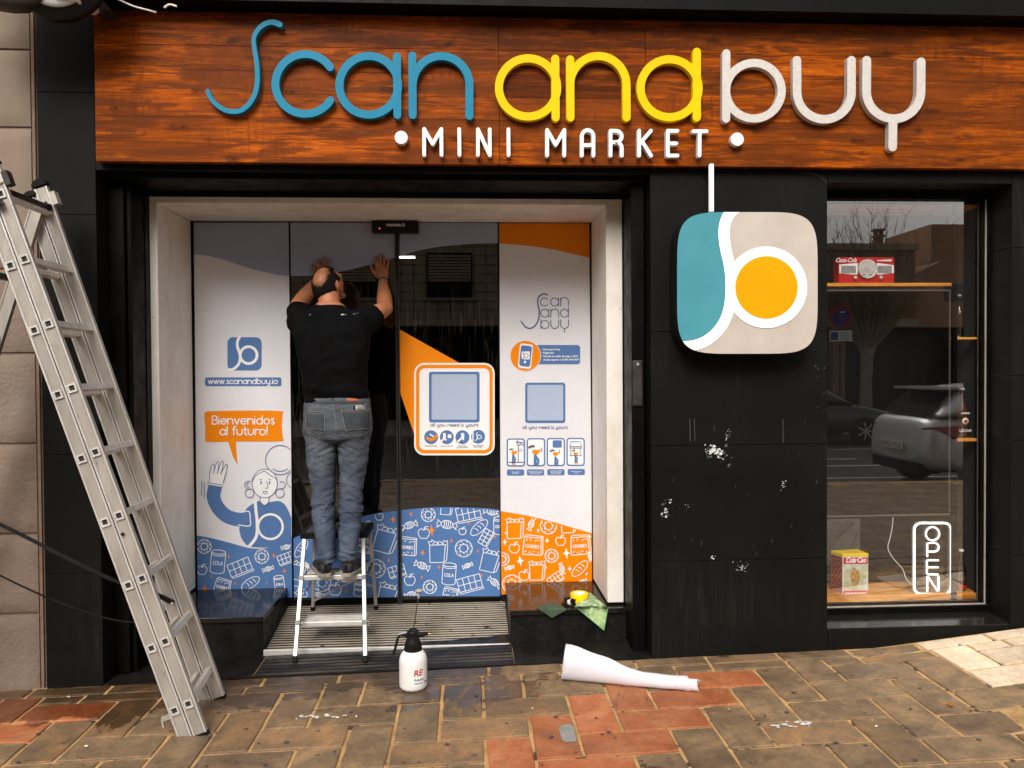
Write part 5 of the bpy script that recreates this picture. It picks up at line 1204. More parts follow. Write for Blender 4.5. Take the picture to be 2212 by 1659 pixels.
# safety straps
st1 = MB(); A = cat([U(-30, 1118, -.42), U(60, 1162, -.40), U(150, 1208, -.38), U(250, 1255, -.35), U(330, 1280, -.29), U(352, 1290, -.262)], 6)
L = []
for i, p_ in enumerate(A):
    d = (A[min(i+1, len(A)-1)] - A[max(i-1, 0)]).normalized(); up = Vector((0,.5,.85)); s = d.cross(up).normalized()*.0014; up = s.cross(d).normalized()*.008
    L.append([p_+up+s, p_+up-s, p_-up-s, p_-up+s])
st1.loft(L, smooth=False); st1.build('strap', M['rubber'], ladder)
MB().tube(cat([U(-30, 1228, -.40), U(60, 1272, -.38), U(150, 1310, -.36), U(240, 1338, -.33), U(310, 1346, -.30), U(390, 1352, -.25)], 6), .0042, 8).build('strap', M['rubber'], ladder)
c0, c1 = U(348, 1289, -.258), U(374, 1302, -.258); MB().bar(c0, c1, .016, .02, up=(0,1,0)).build('strap_clamp', M['rubber'], ladder)
MB().lathe(c1 - Vector((0,.012,0)), [(0, .006), (.006, .005), (.007, 0), (0, 0)], 12, Vector((0,-1,0))).build('rivet', M['alu_light'], ladder)
# ================================================================== STEP STOOL
stool = thing('step_stool', 'three step folding aluminium stool with black plastic top under the man', 'step stool', (-.74, .5, .08))
FL0 = UZ(636.8, 1432, zt(-.95) + .004); FL1 = UZ(789.6, 1431, zt(-.55) + .004)
TL, TR = U(658, 1163, .515), U(784.5, 1163, .515)
Yf = FL0.y
def grz(y): return ga.z + (gb.z-ga.z)*(y-ga.y)/(gb.y-ga.y)
RL0 = Vector((U(676, 1322, .80).x, .80, grz(.80)+.002)); RR0 = Vector((U(813, 1336, .80).x, .80, grz(.80)+.002))
RL1 = Vector((TL.x+.02, .70, TL.z-.01)); RR1 = Vector((TR.x+.015, .70, TR.z-.01))
for a, b in ((FL0, TL), (FL1, TR)):
    d = (b - a).normalized(); bevel(MB().bar(a + d*.03, b, .0205, .020, up=(0,1,0)).build('leg', M['alu_light'], stool), .003, 2)
    bevel(MB().bar(a, a + d*.034, .025, .025, up=(0,1,0)).build('rubber_foot', M['rubber'], stool), .003, 1)
for a, b in ((RL0, RL1), (RR0, RR1)):
    d = (b - a).normalized(); bevel(MB().bar(a + d*.02, b, .019, .022, up=(0,1,0)).build('leg', M['aluminium'], stool), .003, 2)
    MB().bar(a, a + d*.025, .022, .025, up=(0,1,0)).build('rubber_foot', M['rubber'], stool)
ribbed = pm('ribbed_plastic', (.018,.018,.019,1), (.04,.04,.042,1), 20, .55)
def tread(yt, h, Yfr, dep, mat_t, lip, ext=.0):
    f = (WZ(712, yt, Yfr)); t = (f - FL0.z)/(TL.z - FL0.z); x0 = FL0.x + (TL.x-FL0.x)*t + .010; x1 = FL1.x + (TR.x-FL1.x)*t - .010
    bevel(MB().box((x0, Yfr, f-.022), (x1, Yfr+dep, f-.001)).build('tread', M[mat_t], stool), .003, 2)
    bevel(MB().box((x0-.016, Yfr-.012, f-.030), (x1+.016, Yfr-.0005, f-.004)).build('tread_edge', M[lip], stool), .003, 2)
    for k in range(int(dep/.012)): MB()
    b = MB()
    for k in range(int((dep-.02)/.014)): b.box((x0+.012, Yfr+.01+k*.014, f-.0012), (x1-.012, Yfr+.017+k*.014, f+.0008))
    b.build('grip_ribs', M['alu_light'] if mat_t != 'rubber' else M['rubber'], stool)
    for x_ in (x0-.010, x1+.010): MB().lathe((x_, Yfr-.012, f-.017), [(0,.003),(.004,.003),(.005,0),(0,0)], 10, Vector((0,-1,0))).build('rivet', M['dark_steel'], stool)
    return f
z1_ = tread(1340, 0, .345, .115, 'aluminium', 'alu_light'); z2_ = tread(1240, 0, .405, .14, 'dark_steel', 'alu_light')
zp = WZ(712, 1152, .50)
b = MB(); x0, x1 = TL.x - .028, TR.x + .028; prof = rrect(x0, -.80, x1, -.50, .03, 5)
b.prism([Vector((x, -y, zp)) for x, y in prof][::-1], (0, 0, -.03)) ; bevel(b.build('top_platform', M['rubber'], stool), .006, 2)
b = MB()
for k in range(13): b.box((x0+.03, .53+k*.019, zp-.001), (x1-.03, .538+k*.019, zp+.003))
b.build('grip_ribs', ribbed, stool)
MB().bar(RL0.lerp(RL1, .42)+Vector((.01,-.014,0)), RR0.lerp(RR1, .12).lerp(RR0.lerp(RR1,.45), .9)+Vector((0,-.014,0)), .012, .003, up=(0,1,0))
zb0 = RL0.lerp(RL1, .08)+Vector((.0,-.016,.02)); zb1 = RR0.lerp(RR1, .52)+Vector((0,-.016,0)); zc0 = RL0.lerp(RL1, .52)+Vector((0,-.013,0)); zc1 = RR0.lerp(RR1, .26)+Vector((0,-.013,.02))
MB().bar(zb0, zb1, .013, .002, up=(0,1,0)).build('cross_brace', M['aluminium'], stool); MB().bar(zc0, zc1, .013, .002, up=(0,1,0)).build('cross_brace', M['aluminium'], stool)
for F, R, a, b_ in ((FL0.lerp(TL,.55), RL0.lerp(RL1,.5), 0, 0), (FL1.lerp(TR,.75), RR0.lerp(RR1,.62), 0, 0)):
    MB().bar(F, F.lerp(R, .5) + Vector((0,0,-.05)), .010, .004, up=(0,0,1)).bar(F.lerp(R, .5) + Vector((0,0,-.05)), R, .010, .004, up=(0,0,1)).build('folding_arm', M['dark_steel'], stool)
for F, T_, t in ((FL0, TL, .30), (FL1, TR, .30), (FL0, TL, .66), (FL1, TR, .66)):
    c = F.lerp(T_, t); MB().bar(c - (T_-F).normalized()*.014, c + (T_-F).normalized()*.014, .024, .024, up=(0,1,0)).build('joint_sleeve', M['dark_steel'], stool)
# ================================================================== MAN
man = thing('person', 'balding man in black t-shirt and grey jeans on stool, hands on the glass', 'person', (-.74, .45, z2_))
def W3(px, py, Y): return U(px, py, Y)
def hw(px, Y): return px * (Y - CAM.y) / FPX
def ringZ(px, py, Y, wpx, dep, n=28, e=2.4, tilt=0.0):
    c = W3(px, py, Y); rx = hw(wpx, Y); out = []
    for k in range(n):
        t = 2*pi*k/n; a, b = cos(t), sin(t)
        x = rx*math.copysign(abs(a)**(2/e), a); y = dep*math.copysign(abs(b)**(2/e), b)
        out.append(c + Vector((x, y, -y*tilt)))
    return out
def remeshed(mb, name, m, parent, vox, smooth=4, disp=None, mats=None):
    o = mb.build(name, m, None)
    r = o.modifiers.new('r', 'REMESH'); r.mode = 'VOXEL'; r.voxel_size = vox; r.use_smooth_shade = True
    if smooth: s = o.modifiers.new('s', 'SMOOTH'); s.factor = .5; s.iterations = smooth
    dg = bpy.context.evaluated_depsgraph_get(); dg.update()
    me = bpy.data.meshes.new_from_object(o.evaluated_get(dg)); bpy.data.objects.remove(o); me.name = name
    if disp:
        vs = [(v.co.copy(), v.normal.copy()) for v in me.vertices]
        for v, (c, n) in zip(me.vertices, vs): v.co = c + n*disp(c, n)
    me.polygons.foreach_set('use_smooth', [True]*len(me.polygons)); me.update()
    if not me.materials: me.materials.append(m)
    return link(name, me, None, parent)
def limb(mb, pts, rads, n=18, sq=1.0, sub=4):
    C = cat([(*p, r) for p, r in zip([tuple(p) for p in pts], rads)] if False else [tuple(p) for p in pts], sub)
    R = [v[0] for v in cat([(r, 0, 0) for r in rads], sub)]
    mb.tube([Vector(c) for c in C], R, n)
    mb.lathe(C[-1], [(R[-1]*cos(a), R[-1]*sin(a)) for a in [radians(90-18*k) for k in range(11)]][::1], n) if False else None
    return mb
def ball(mb, c, r, n=12):
    mb.lathe(c, [(r*cos(a), r*sin(a)) for a in [radians(-89 + 178*k/10) for k in range(11)]], n)
# --- body (one continuous surface: torso, neck, arms, hands, legs)
HY = VY - .006
body = MB()
body.loft([ringZ(712,655,.47,26,.055), ringZ(713,668,.47,38,.06), ringZ(716,688,.46,70,.08), ringZ(719,740,.45,72,.10), ringZ(722,800,.45,65,.10), ringZ(728,870,.455,62,.10), ringZ(730,930,.445,64,.11), ringZ(730,950,.445,58,.10)])
Lsh, Lel, Lwr = W3(662,698,.46), W3(643,660,.63), W3(686,606,.82)
Rsh, Rel, Rwr = W3(782,697,.46), W3(832,666,.63), W3(827.5,609,.825)
for a, b_, c in ((Lsh, Lel, Lwr), (Rsh, Rel, Rwr)):
    limb(body, [a, a.lerp(b_, .5), b_], [.056, .054, .044]); ball(body, b_, .045)
    mid = b_.lerp(c, .32); limb(body, [b_, mid, b_.lerp(c, .7), c], [.043, .046, .036, .0265]); ball(body, c, .0275)
limb(body, [W3(713,672,.475), W3(711,650,.50), W3(710,632,.515)], [.062,.060,.06])
def hand(wr, palm, kn, tips, thumb, Y):
    p0 = W3(*palm, Y-.004)
    w0 = wr; R = []
    ka, kb = W3(*kn[0], Y-.006), W3(*kn[-1], Y-.006); mid = (ka+kb)/2; ax = (kb-ka).normalized(); fw = (mid - wr); 
    for t, hwid, th in ((-.12,.026,.024),(.15,.028,.020),(.4,.034,.018),(.7,.040,.016),(.95,.040,.0135),(1.06,.036,.011)):
        c = wr.lerp(mid, t); c.y = min(c.y + 0.0, Y - th*.9); u = ax; v = (mid-wr).normalized().cross(u).normalized()
        R.append([c + u*hwid*cos(2*pi*k/16) + v*th*sin(2*pi*k/16) for k in range(16)])
    body.loft(R)
    for (kx, ky), (tx, ty), L_ in zip(kn, tips, (1,1,1,1)):
        a = W3(kx, ky, Y-.010); b_ = W3(tx, ty, Y-.006); m_ = a.lerp(b_, .45) + Vector((0, -.010, 0)); m2_ = a.lerp(b_, .78) + Vector((0, -.004, 0))
        limb(body, [a.lerp(wr, .25), a, m_, m2_, b_], [.0085, .0092, .0086, .0078, .0062], 12, sub=3); ball(body, b_, .0064, 10); ball(body, m_, .0092, 10)
    if thumb:
        a, m_, b_ = W3(*thumb[0], Y-.012), W3(*thumb[1], Y-.012), W3(*thumb[2], Y-.008)
        limb(body, [a, m_, b_], [.0145, .0105, .0078], 12); ball(body, b_, .008, 10)
hand(Rwr, (826,590), [(814.5,580),(821.5,577),(829,578),(836,583)], [(811.5,553),(822,547),(831,551.5),(840.5,560)], [(818,598),(806,586),(801,573)], HY)
hand(Lwr, (692,590), [(681,588),(687.5,582),(695,580),(702.5,582)], [(674.5,572),(690,559),(702.5,555),(713.5,561)], [(696,598),(708,590),(717,582)], HY)
for cx0, sgn in ((696, -1), (762, 1)):
    body.loft([ringZ(cx0,945,.445,30,.085,20), ringZ(cx0,1010,.44,25,.07,20), ringZ(cx0+4*-sgn,1070,.43,19,.05,20), ringZ(cx0+6*-sgn,1120,.42,20,.052,20), ringZ(cx0+9*-sgn,1190,.41,13,.038,20), ringZ(cx0+9*-sgn,1225,.42,12,.045,20)])
# head in its own frame, joined to the body before remeshing
HR = Matrix.Rotation(radians(-31), 3, 'Z') @ Matrix.Rotation(radians(26), 3, 'X')
HC = W3(709.5, 619, .535)
def headp(d):                                    # direction -> point on the head (local)
    x, y, z = d
    p = Vector((x*.077, y*.097, z*.112))
    if z < -.1 and y < .3: p.x *= 1 + .16*(z+.1); p.y *= 1 + .30*(z+.1)*(1 if y < 0 else .3)
    if y > .3 and z < .1: p.x *= 1 - .28*min(1, (.1-z)); p.y += .006*max(0, -z-.3)
    if y < -.5 and z > -.3: p.y -= .004
    return p
def sph(nu=48, nv=32):
    V, F = [], []
    for j in range(nv+1):
        ph = -pi/2 + pi*j/nv
        for i in range(nu): th_ = 2*pi*i/nu; V.append(Vector((cos(ph)*sin(th_), cos(ph)*cos(th_), sin(ph))))
    for j in range(nv):
        for i in range(nu): F.append((j*nu+i, j*nu+(i+1)%nu, (j+1)*nu+(i+1)%nu, (j+1)*nu+i))
    return V, F
hv, hf = sph(); body.add([HC + HR @ headp(d) for d in hv], hf, True)
def hl(x, y, z): return HC + HR @ Vector((x, y, z))
limb(body, [hl(0,.088,.022), hl(0,.108,-.012), hl(0,.112,-.024), hl(0,.095,-.032)], [.008,.011,.014,.008], 10); ball(body, hl(0,.088,-.088), .019)     # nose, chin
for s in (-1, 1):
    limb(body, [hl(s*.045,.078,.038), hl(s*.02,.092,.036)], [.008,.009], 8); ball(body, hl(s*.033,.078,.018), .012)
    limb(body, [hl(s*.073,.0,.030), hl(s*.082,-.012,.026), hl(s*.086,-.018,.0), hl(s*.080,-.006,-.024), hl(s*.074,.004,-.030)], [.006,.0065,.007,.007,.005], 8, sub=4); ball(body, hl(s*.074,-.002,0), .012)
limb(body, [hl(-.024,.088,-.052), hl(0,.094,-.05), hl(.024,.088,-.052)], [.005,.0065,.005], 8)
bodyo = remeshed(body, 'body', M['skin'], man, .0036, 3)
# --- hair shell with loose strands
BALD = (HR.transposed() @ Vector((-.36, -.76, .54))).normalized()
def hairy(d):
    x, y, z = d; c = BALD; a = math.acos(max(-1, min(1, d.dot(c)))); nz_ = noise.noise(d*5)*.12
    if a + nz_ < .50: return 0
    if y > .50 - .35*max(0, z) + nz_*.3 and z < .72: return 0
    if z > .72 and y > .62: return 0
    if z < -.50 - .18*(-y) + nz_*.4: return 0
    if y > .12 and z < .12: return 0
    if abs(x) > .8 and y > -.25 and z < .2 and z > -.45: return 0
    return min(1, (a + nz_ - .50)/.42)
hm = MB(); V, F = sph(84, 56); idx = {}; vv = []; dens = []
hh = [hairy(d) for d in V]
for f in F:
    if min(hh[i] for i in f) > 0:
        for i in f:
            if i not in idx:
                idx[i] = len(vv); d = V[i]; vv.append(HC + HR @ (headp(d)*(1 + .010 + .05*min(1, hh[i])*(.55 + .5*abs(noise.noise(d*14)))))); dens.append(min(.42, hh[i]*.62 - .06))
hm.add(vv, [[idx[i] for i in f] for f in F if min(hh[i] for i in f) > 0], True)
hs_sh = hm.build('hair', M['hair_shell'], man, fix=False); at_ = hs_sh.data.attributes.new('hair_amount', 'FLOAT', 'POINT'); at_.data.foreach_set('value', dens); hm = MB()
random.seed(4)
for _ in range(9000):
    d = Vector((random.gauss(0,1), random.gauss(0,1), random.gauss(0,1))).normalized(); q = hairy(d)
    thin = False
    if q < random.uniform(0, .9) and q > 0 and random.random() < .6: continue
    if q <= 0:
        if d.dot(BALD) > .70 and random.random() < (.35 if d.dot(BALD) < .90 else .10): thin = True
        else: continue
    p_ = HC + HR @ (headp(d)*(1.03 if not thin else 1.004)); nrm = (HR @ Vector((d.x/.077, d.y/.097, d.z/.112))).normalized()
    dn = HR @ Vector((random.uniform(-.25,.25), -.35, -.9)); dn = (dn - nrm*dn.dot(nrm)).normalized(); l = random.uniform(.008, .016); sd_ = dn.cross(nrm)*random.uniform(.0004, .0008)
    hm.add([p_+sd_, p_-sd_, p_ + dn*l + nrm*random.uniform(.0005, .006)], [(0,1,2)])
hm.build('loose_hair', M['hair'], hs_sh, fix=False)
# --- t-shirt
sh = MB()
sh.loft([ringZ(712,660,.475,30,.065), ringZ(713,667,.472,40,.072), ringZ(715,677,.465,60,.088), ringZ(717,692,.455,77,.102), ringZ(718,715,.445,80,.115), ringZ(719.5,745,.44,79,.122), ringZ(721,790,.44,73,.124), ringZ(724,830,.45,68.5,.122), ringZ(728,858,.455,67.5,.122), ringZ(729,870,.455,68,.122)])
limb(sh, [W3(672,706,.45), W3(652,694,.51), W3(646,676,.58), W3(645,668,.605)], [.088, .079, .070, .064]); limb(sh, [W3(766,706,.45), W3(789,694,.50), W3(806,683,.55), W3(811,680,.563)], [.088, .079, .070, .066])
def shirt_fold(c, n):
    a = .005*max(0, 1 - 4*abs(noise.noise(Vector((c.x*6, c.y*4, (c.z + .8*abs(c.x+.74))*11))))) + noise.noise(Vector((c.x*9, c.y*5, c.z*16)))*.006 + noise.noise(Vector((c.x*22+3, c.y*9, c.z*30)))*.0025
    zl = WZ(728, 862, .45); 
    if c.z < zl + .15: a += .005*sin((c.z-zl)*70 + c.x*12 + 2*noise.noise(c*6))*max(0, 1 - (c.z-zl)/.15)
    return a
shirt = remeshed(sh, 't_shirt', M['shirt'], man, .006, 5, shirt_fold)
# --- jeans
je = MB()
je.loft([ringZ(729,858,.455,67.5,.120), ringZ(729.5,875,.45,69,.128), ringZ(730,900,.445,72,.138), ringZ(730,925,.44,73,.145), ringZ(730,945,.44,70,.13), ringZ(730,955,.445,58,.10)])
LEG1 = [(695,925,.437,36,.125),(696,950,.437,34,.11),(695.5,985,.438,30,.095),(696.5,1030,.436,27.5,.08),(699.5,1062,.428,24,.070),(699,1095,.42,25.5,.074),(701.5,1137,.41,23.5,.068),(704,1172,.402,20,.062),(705,1200,.40,18.5,.062),(705,1211,.402,19.5,.064)]
LEG2 = [(765,925,.437,36,.125),(764,950,.437,34.5,.11),(763.5,985,.438,30,.095),(761,1020,.436,27.5,.08),(759,1062,.428,24.5,.070),(758.5,1095,.42,24.5,.074),(756,1137,.41,23,.068),(752.5,1172,.402,19.5,.062),(750.5,1198,.40,18,.062),(750.5,1208,.402,19,.064)]
for L_ in (LEG1, LEG2): je.loft([ringZ(a, b_, c, d, e, 24, 2.3) for a, b_, c, d, e in L_])
zk0, zk1, za = WZ(700,1050,.43), WZ(700,1140,.43), WZ(700,1200,.43)
def ridge(p): return 1 - 2.4*abs(noise.noise(p))
def jean_fold(c, n):
    sd = 1 if c.x > -.70 else -1
    a = noise.noise(Vector((c.x*7, c.y*6, c.z*13)))*.005 + .0028*max(0, ridge(Vector((c.x*10, c.y*7, (c.z + sd*.55*c.x)*24))) - .45) + .0022*max(0, ridge(Vector((c.x*16+5, c.y*9, (c.z - sd*.4*c.x)*42))) - .5) + noise.noise(Vector((c.x*20+3, c.y*12, c.z*36)))*.0026
    side = 1 if c.x > -.70 else -1
    if zk1 - .03 < c.z < zk0 + .03:                # creases in the hollow of the knee
        t = 1 - abs((c.z - (zk0+zk1)/2)/((zk0-zk1)/2 + .03)); q_ = noise.noise(Vector((c.x*9 + side*3, c.y*6, (c.z + side*.4*c.x)*38))); a += (.009*q_ + .007*max(0, 1 - 5*abs(q_)) - .003)*t
    if c.z < za + .07: a += .009*noise.noise(Vector((c.x*12, c.y*9, (c.z + .3*side*c.x)*60)))*max(0, 1 - (c.z - za)/.07)
    zz_ = WZ(700, 965, .44)
    if abs(c.z - zz_) < .05: a += .008*noise.noise(Vector((c.x*5, c.y*5, (c.z + abs(c.x+.735)*.55)*40)))*(1 - abs(c.z-zz_)/.05)
    if c.z > WZ(700, 1030, .44) and n.y < 0: a += .007*noise.noise(Vector((c.x*8, c.y*6, (c.z - side*.8*c.x)*22)))*max(0, min(1, (zz_ - c.z)/.04))
    return a
jeans = remeshed(je, 'jeans', M['denim'], man, .0045, 4, jean_fold)
bvj = BVHTree.FromPolygons([v.co.copy() for v in jeans.data.vertices], [tuple(p.vertices) for p in jeans.data.polygons])
bvs = BVHTree.FromPolygons([v.co.copy() for v in shirt.data.vertices], [tuple(p.vertices) for p in shirt.data.polygons])
def stick(bv, px, py, off, Yd=.30):
    d = ray(px, py).normalized(); h = bv.ray_cast(CAM, d)
    if h[0] is None: return U(px, py, Yd)
    return h[0] - d*off
def proj_ribbon(bv, pts, w, off, name, m, parent, thick=.002):
    pts = cat(pts, 5); o = ribbon2(pts, w, 2); L, E, R, B_ = o; mb = MB(); n = len(L)
    mb.add([stick(bv, p.x, p.y, off) for p in L] + [stick(bv, p.x, p.y, off) for p in R], [(i, i+1, n+i+1, n+i) for i in range(n-1)], True)
    return mb.build(name, m, parent, fix=False)
def proj_patch(bv, quad, nx, ny, off, name, m, parent):   # quad corners TL TR BR BL with a solid rim
    mb = MB(); g = []
    for j in range(ny+1):
        for i in range(nx+1):
            u, v = i/nx, j/ny; px = (quad[0][0]*(1-u)+quad[1][0]*u)*(1-v) + (quad[3][0]*(1-u)+quad[2][0]*u)*v; py = (quad[0][1]*(1-u)+quad[1][1]*u)*(1-v) + (quad[3][1]*(1-u)+quad[2][1]*u)*v
            edge = i in (0, nx) or j in (0, ny); g.append(stick(bv, px, py, -.001 if edge else off))
    mb.add(g, [(j*(nx+1)+i, (j+1)*(nx+1)+i, (j+1)*(nx+1)+i+1, j*(nx+1)+i+1) for j in range(ny) for i in range(nx)], True)
    return mb.build(name, m, parent, fix=False)
def r4(x, y): return (576 + .3124*x, 460.8 + .3124*y)
wb = proj_patch(bvj, [r4(318,1296), r4(672,1292), r4(700,1318), r4(290,1322)], 24, 4, .0035, 'waistband', M['denim_dark'], jeans)
for q in ([(272,1375),(398,1372),(402,1512),(268,1490)], [(515,1362),(712,1362),(722,1500),(548,1505)]):
    Q = [r4(*k_) for k_ in q]; pk = proj_patch(bvj, Q, 14, 14, .0050, 'back_pocket', M['denim_dark'], jeans)
    yb = (q[2][1]+q[3][1])/2 + 36; bx = (q[2][0]+q[3][0])/2
    for a_, b_ in ((q[0], q[1]), (q[1], q[2]), (q[0], q[3]), (q[3], (bx, yb)), ((bx, yb), q[2]), ((q[0][0], q[0][1]+12), (q[1][0], q[1][1]+12)), ((q[3][0], q[3][1]-6), (q[2][0], q[2][1]-14))):
        proj_ribbon(bvj, [r4(*a_), r4((a_[0]+b_[0])/2, (a_[1]+b_[1])/2), r4(*b_)], 1.1, .0065, 'stitching', M['stitch'], jeans)
for pts, w in (([(455,1300),(462,1360),(478,1420),(480,1500)], 1.2), ([(275,1345),(370,1340),(455,1352)], 1.0), ([(470,1352),(560,1330),(700,1322)], 1.0), ([(280,1500),(330,1540),(400,1548),(470,1530)], 1.2), ([(490,1540),(560,1535),(650,1540),(715,1505)], 1.2)):
    proj_ribbon(bvj, [r4(*k_) for k_ in pts], w, .0022, 'seam', M['stitch'], jeans)
proj_patch(bvj, [r4(438,1262), r4(455,1262), r4(457,1308), r4(441,1308)], 2, 5, .008, 'belt_loop', M['denim'], jeans); proj_patch(bvj, [r4(657,1276), r4(672,1276), r4(672,1302), r4(660,1302)], 2, 3, .008, 'belt_loop', M['denim'], jeans)
proj_patch(bvj, [r4(552,1276), r4(640,1278), r4(640,1303), r4(553,1303)], 6, 2, .008, 'leather_patch', M['leather'], jeans)
ph = proj_patch(bvj, [r4(604,1324), r4(682,1326), r4(680,1366), r4(600,1368)], 4, 3, .010, 'pocket_ruler', M['grey_plastic'], man); ph['label'] = 'striped measuring tool sticking out of the back pocket'
proj_patch(bvj, [r4(602,1323), r4(620,1324), r4(617,1368), r4(599,1368)], 2, 3, .013, 'black_end', M['rubber'], ph)
for k in range(4): proj_ribbon(bvj, [r4(634+13*k, 1330), r4(632+13*k, 1362)], .9, .014, 'stripe', M['print_black'], ph)
random.seed(5)
pr = MB()
for cx_, cy_, w_ in ((524,699,17),(545,701,9),(604,696,8),(622,692,6),(636,688,4),(300,700,8)):
    x, y = r4(cx_, cy_); pl = blob(x, y, w_*.3124*.62, 0, .38, 0, 9, .3); c = stick(bvs, x, y, .003)
    pr.add([stick(bvs, *q, .003) for q in pl[::-1]], [list(range(len(pl)))])
pr.build('neck_print', M['print_pale'], shirt, fix=False)
proj_ribbon(bvs, [(690,664),(700,669),(714,671),(728,668),(738,662)], 2.4, .002, 'collar_rib', M['shirt'], shirt)
# --- bracelets, rings, watch strap
def band(c, ax, r, w, m, name, sq=1.0):
    ax = ax.normalized(); mb = MB(); mb.lathe(c, [(r, -w), (r+.0015, -w*.6), (r+.0015, w*.6), (r, w)], 24, ax); return mb.build(name, m, man)
d = (Rwr - Rel).normalized(); band(Rwr + d*.004, d, .0300, .0022, M['rubber'], 'bracelet'); band(Rwr - d*.012, d, .0302, .0011, M['grey_plastic'], 'bracelet')
MB().tube(cat([Rwr + Vector((.028,-.012,0)), Rwr + Vector((.036,-.016,-.03)), Rwr + Vector((.040,-.012,-.07)), Rwr + Vector((.046,-.01,-.10))], 4), .003, 6).build('bracelet_cord', M['rubber'], man)
a = W3(687.5,582,HY-.010).lerp(W3(690,559,HY-.006), .38) + Vector((0,-.0085,0)); band(a, Vector((.1,0,1)), .0098, .003, M['gold'], 'ring')
a = W3(821.5,577,HY-.010).lerp(W3(822,547,HY-.006), .30) + Vector((0,-.006,0)); band(a, Vector((0,0,1)), .0098, .0016, M['gold'], 'ring'); a = W3(829,578,HY-.010).lerp(W3(831,551.5,HY-.006), .28) + Vector((0,-.006,0)); band(a, Vector((0,0,1)), .0096, .0014, M['gold'], 'ring')
# --- shoes
for side, cxp, dirx in ((-1, 706, -.33), (1, 750, .20)):
    hx = U(cxp, 1235, .37).x; ax = Vector((dirx, 1, 0)).normalized(); rt = Vector((ax.y, -ax.x, 0)); h0 = Vector((hx, .335, z2_ + .002))
    up_, so = MB(), MB(); prof = [(-.002,.020,.052),(.012,.031,.074),(.045,.036,.086),(.09,.038,.082),(.14,.043,.066),(.19,.048,.054),(.235,.044,.044),(.265,.030,.034),(.276,.012,.026)]
    R_, Q_ = [], []
    for s, w_, h_ in prof:
        c = h0 + ax*s; ring_ = []
        for k in range(16):
            t = 2*pi*k/16; ring_.append(c + rt*w_*math.copysign(abs(cos(t))**.75, cos(t)) + Vector((0,0,.014 + (h_-.014)/2 + (h_-.014)/2*math.copysign(abs(sin(t))**.8, sin(t)))))
        R_.append(ring_); e = .0045; Q_.append([c + rt*(w_+e) + Vector((0,0,0)), c + rt*(w_+e) + Vector((0,0,.019)), c - rt*(w_+e) + Vector((0,0,.019)), c - rt*(w_+e) + Vector((0,0,0))])
    up_.loft(R_); shoe = remeshed(up_, 'shoe', M['shoe'], man, .0045, 2)
    s_ = so.loft(Q_, smooth=False).build('sole', M['shoe_sole'], shoe); bevel(s_, .005, 2)
    t_ = MB(); t_.box((0,0,0),(0,0,0)) if False else None
    b = MB(); c = h0 - ax*.0055 + Vector((0,0,.030)); b.bar(c, c + Vector((0,0,.036)), .014, .004, up=ax).build('heel_tab', M['rubber'], shoe)
    cl = MB(); cc_ = h0 + ax*.05 + Vector((0,0,.083)); cl.lathe(cc_, [(.042,-.014),(.046,-.002),(.044,.006),(.038,.006),(.036,-.01)], 20).build('ankle_collar', M['shoe'], shoe)
    for k in range(2): proj = MB(); c = h0 + ax*(.02+.04*k) + rt*side*(.0385) + Vector((0,0,.032)); proj.bar(c, c + ax*.026 + Vector((0,0,.012)), .003, .010, up=(0,0,1)).build('side_trim', M['dark_steel'], shoe)
# ================================================================== SPRAY BOTTLE
Sb = Ug(893, 1488); spray_ = thing('spray_bottle', 'white pump spray bottle with black head and red gothic lettering on the ground', 'spray bottle', Sb)
pxm = (Sb - CAM).dot(RM @ Vector((0,0,-1))) / FPX
zz0 = Sb.z; B0 = Vector((Sb.x, Sb.y, zz0))
k_ = pxm
bodym = MB().lathe(B0 + Vector((0,0,.006)), [(0, 0), (24*k_, 0), (29*k_, 4*k_), (30*k_, 9*k_), (30*k_, 58*k_), (29*k_, 66*k_), (26*k_, 74*k_), (20*k_, 81*k_), (17*k_, 84*k_), (17*k_, 88*k_), (0, 88*k_)], 36).build('bottle_body', M['white_plastic'], spray_)
for a in (-100, 20, 140):
    c = B0 + Vector((16*k_*cos(radians(a)), 16*k_*sin(radians(a)), .008)); b = MB(); ball(b, c, .0125); b.build('foot', M['white_plastic'], spray_)
MB().lathe(B0, [(0, 84*k_), (19*k_, 84*k_), (19.5*k_, 88*k_), (18*k_, 96*k_), (18.5*k_, 97*k_), (15*k_, 105*k_), (13*k_, 113*k_), (12.5*k_, 120*k_), (13*k_, 121*k_), (13*k_, 126*k_), (10*k_, 128*k_), (0, 127*k_)], 28).build('cap', M['black_plastic'], spray_)
hp = [B0 + Vector((x*k_, 0, z*k_)) for x, z in ((-8,116),(-22,118),(-31,114),(-35,100),(-39,86),(-42,76))]
mb = MB(); L = []
for i, p_ in enumerate(cat(hp, 3)): 
    w_ = .0085 if i > 3 else .010; d_ = Vector((0,1,0)); nrm = Vector((.6,0,.8)) if i < 6 else Vector((1,0,.2)); nrm.normalize(); L.append([p_ + d_*w_ + nrm*.007, p_ - d_*w_ + nrm*.007, p_ - d_*w_ - nrm*.007, p_ + d_*w_ - nrm*.007])
bevel(mb.loft(L, smooth=False).build('handle', M['black_plastic'], spray_), .003, 2)
bevel(MB().bar(B0 + Vector((-9*k_,0,125*k_)), B0 + Vector((-32*k_,0,119*k_)), .018, .006).build('trigger', M['grey_plastic'], spray_), .002, 1)
MB().tube([B0 + Vector((8*k_,-.004,119*k_)), B0 + Vector((24*k_,-.008,119*k_)), B0 + Vector((25*k_,-.008,119*k_)), B0 + Vector((34*k_,-.01,120*k_))], [5.5*k_, 4.5*k_, 3.5*k_, 3*k_], 14).build('nozzle', M['black_plastic'], spray_)
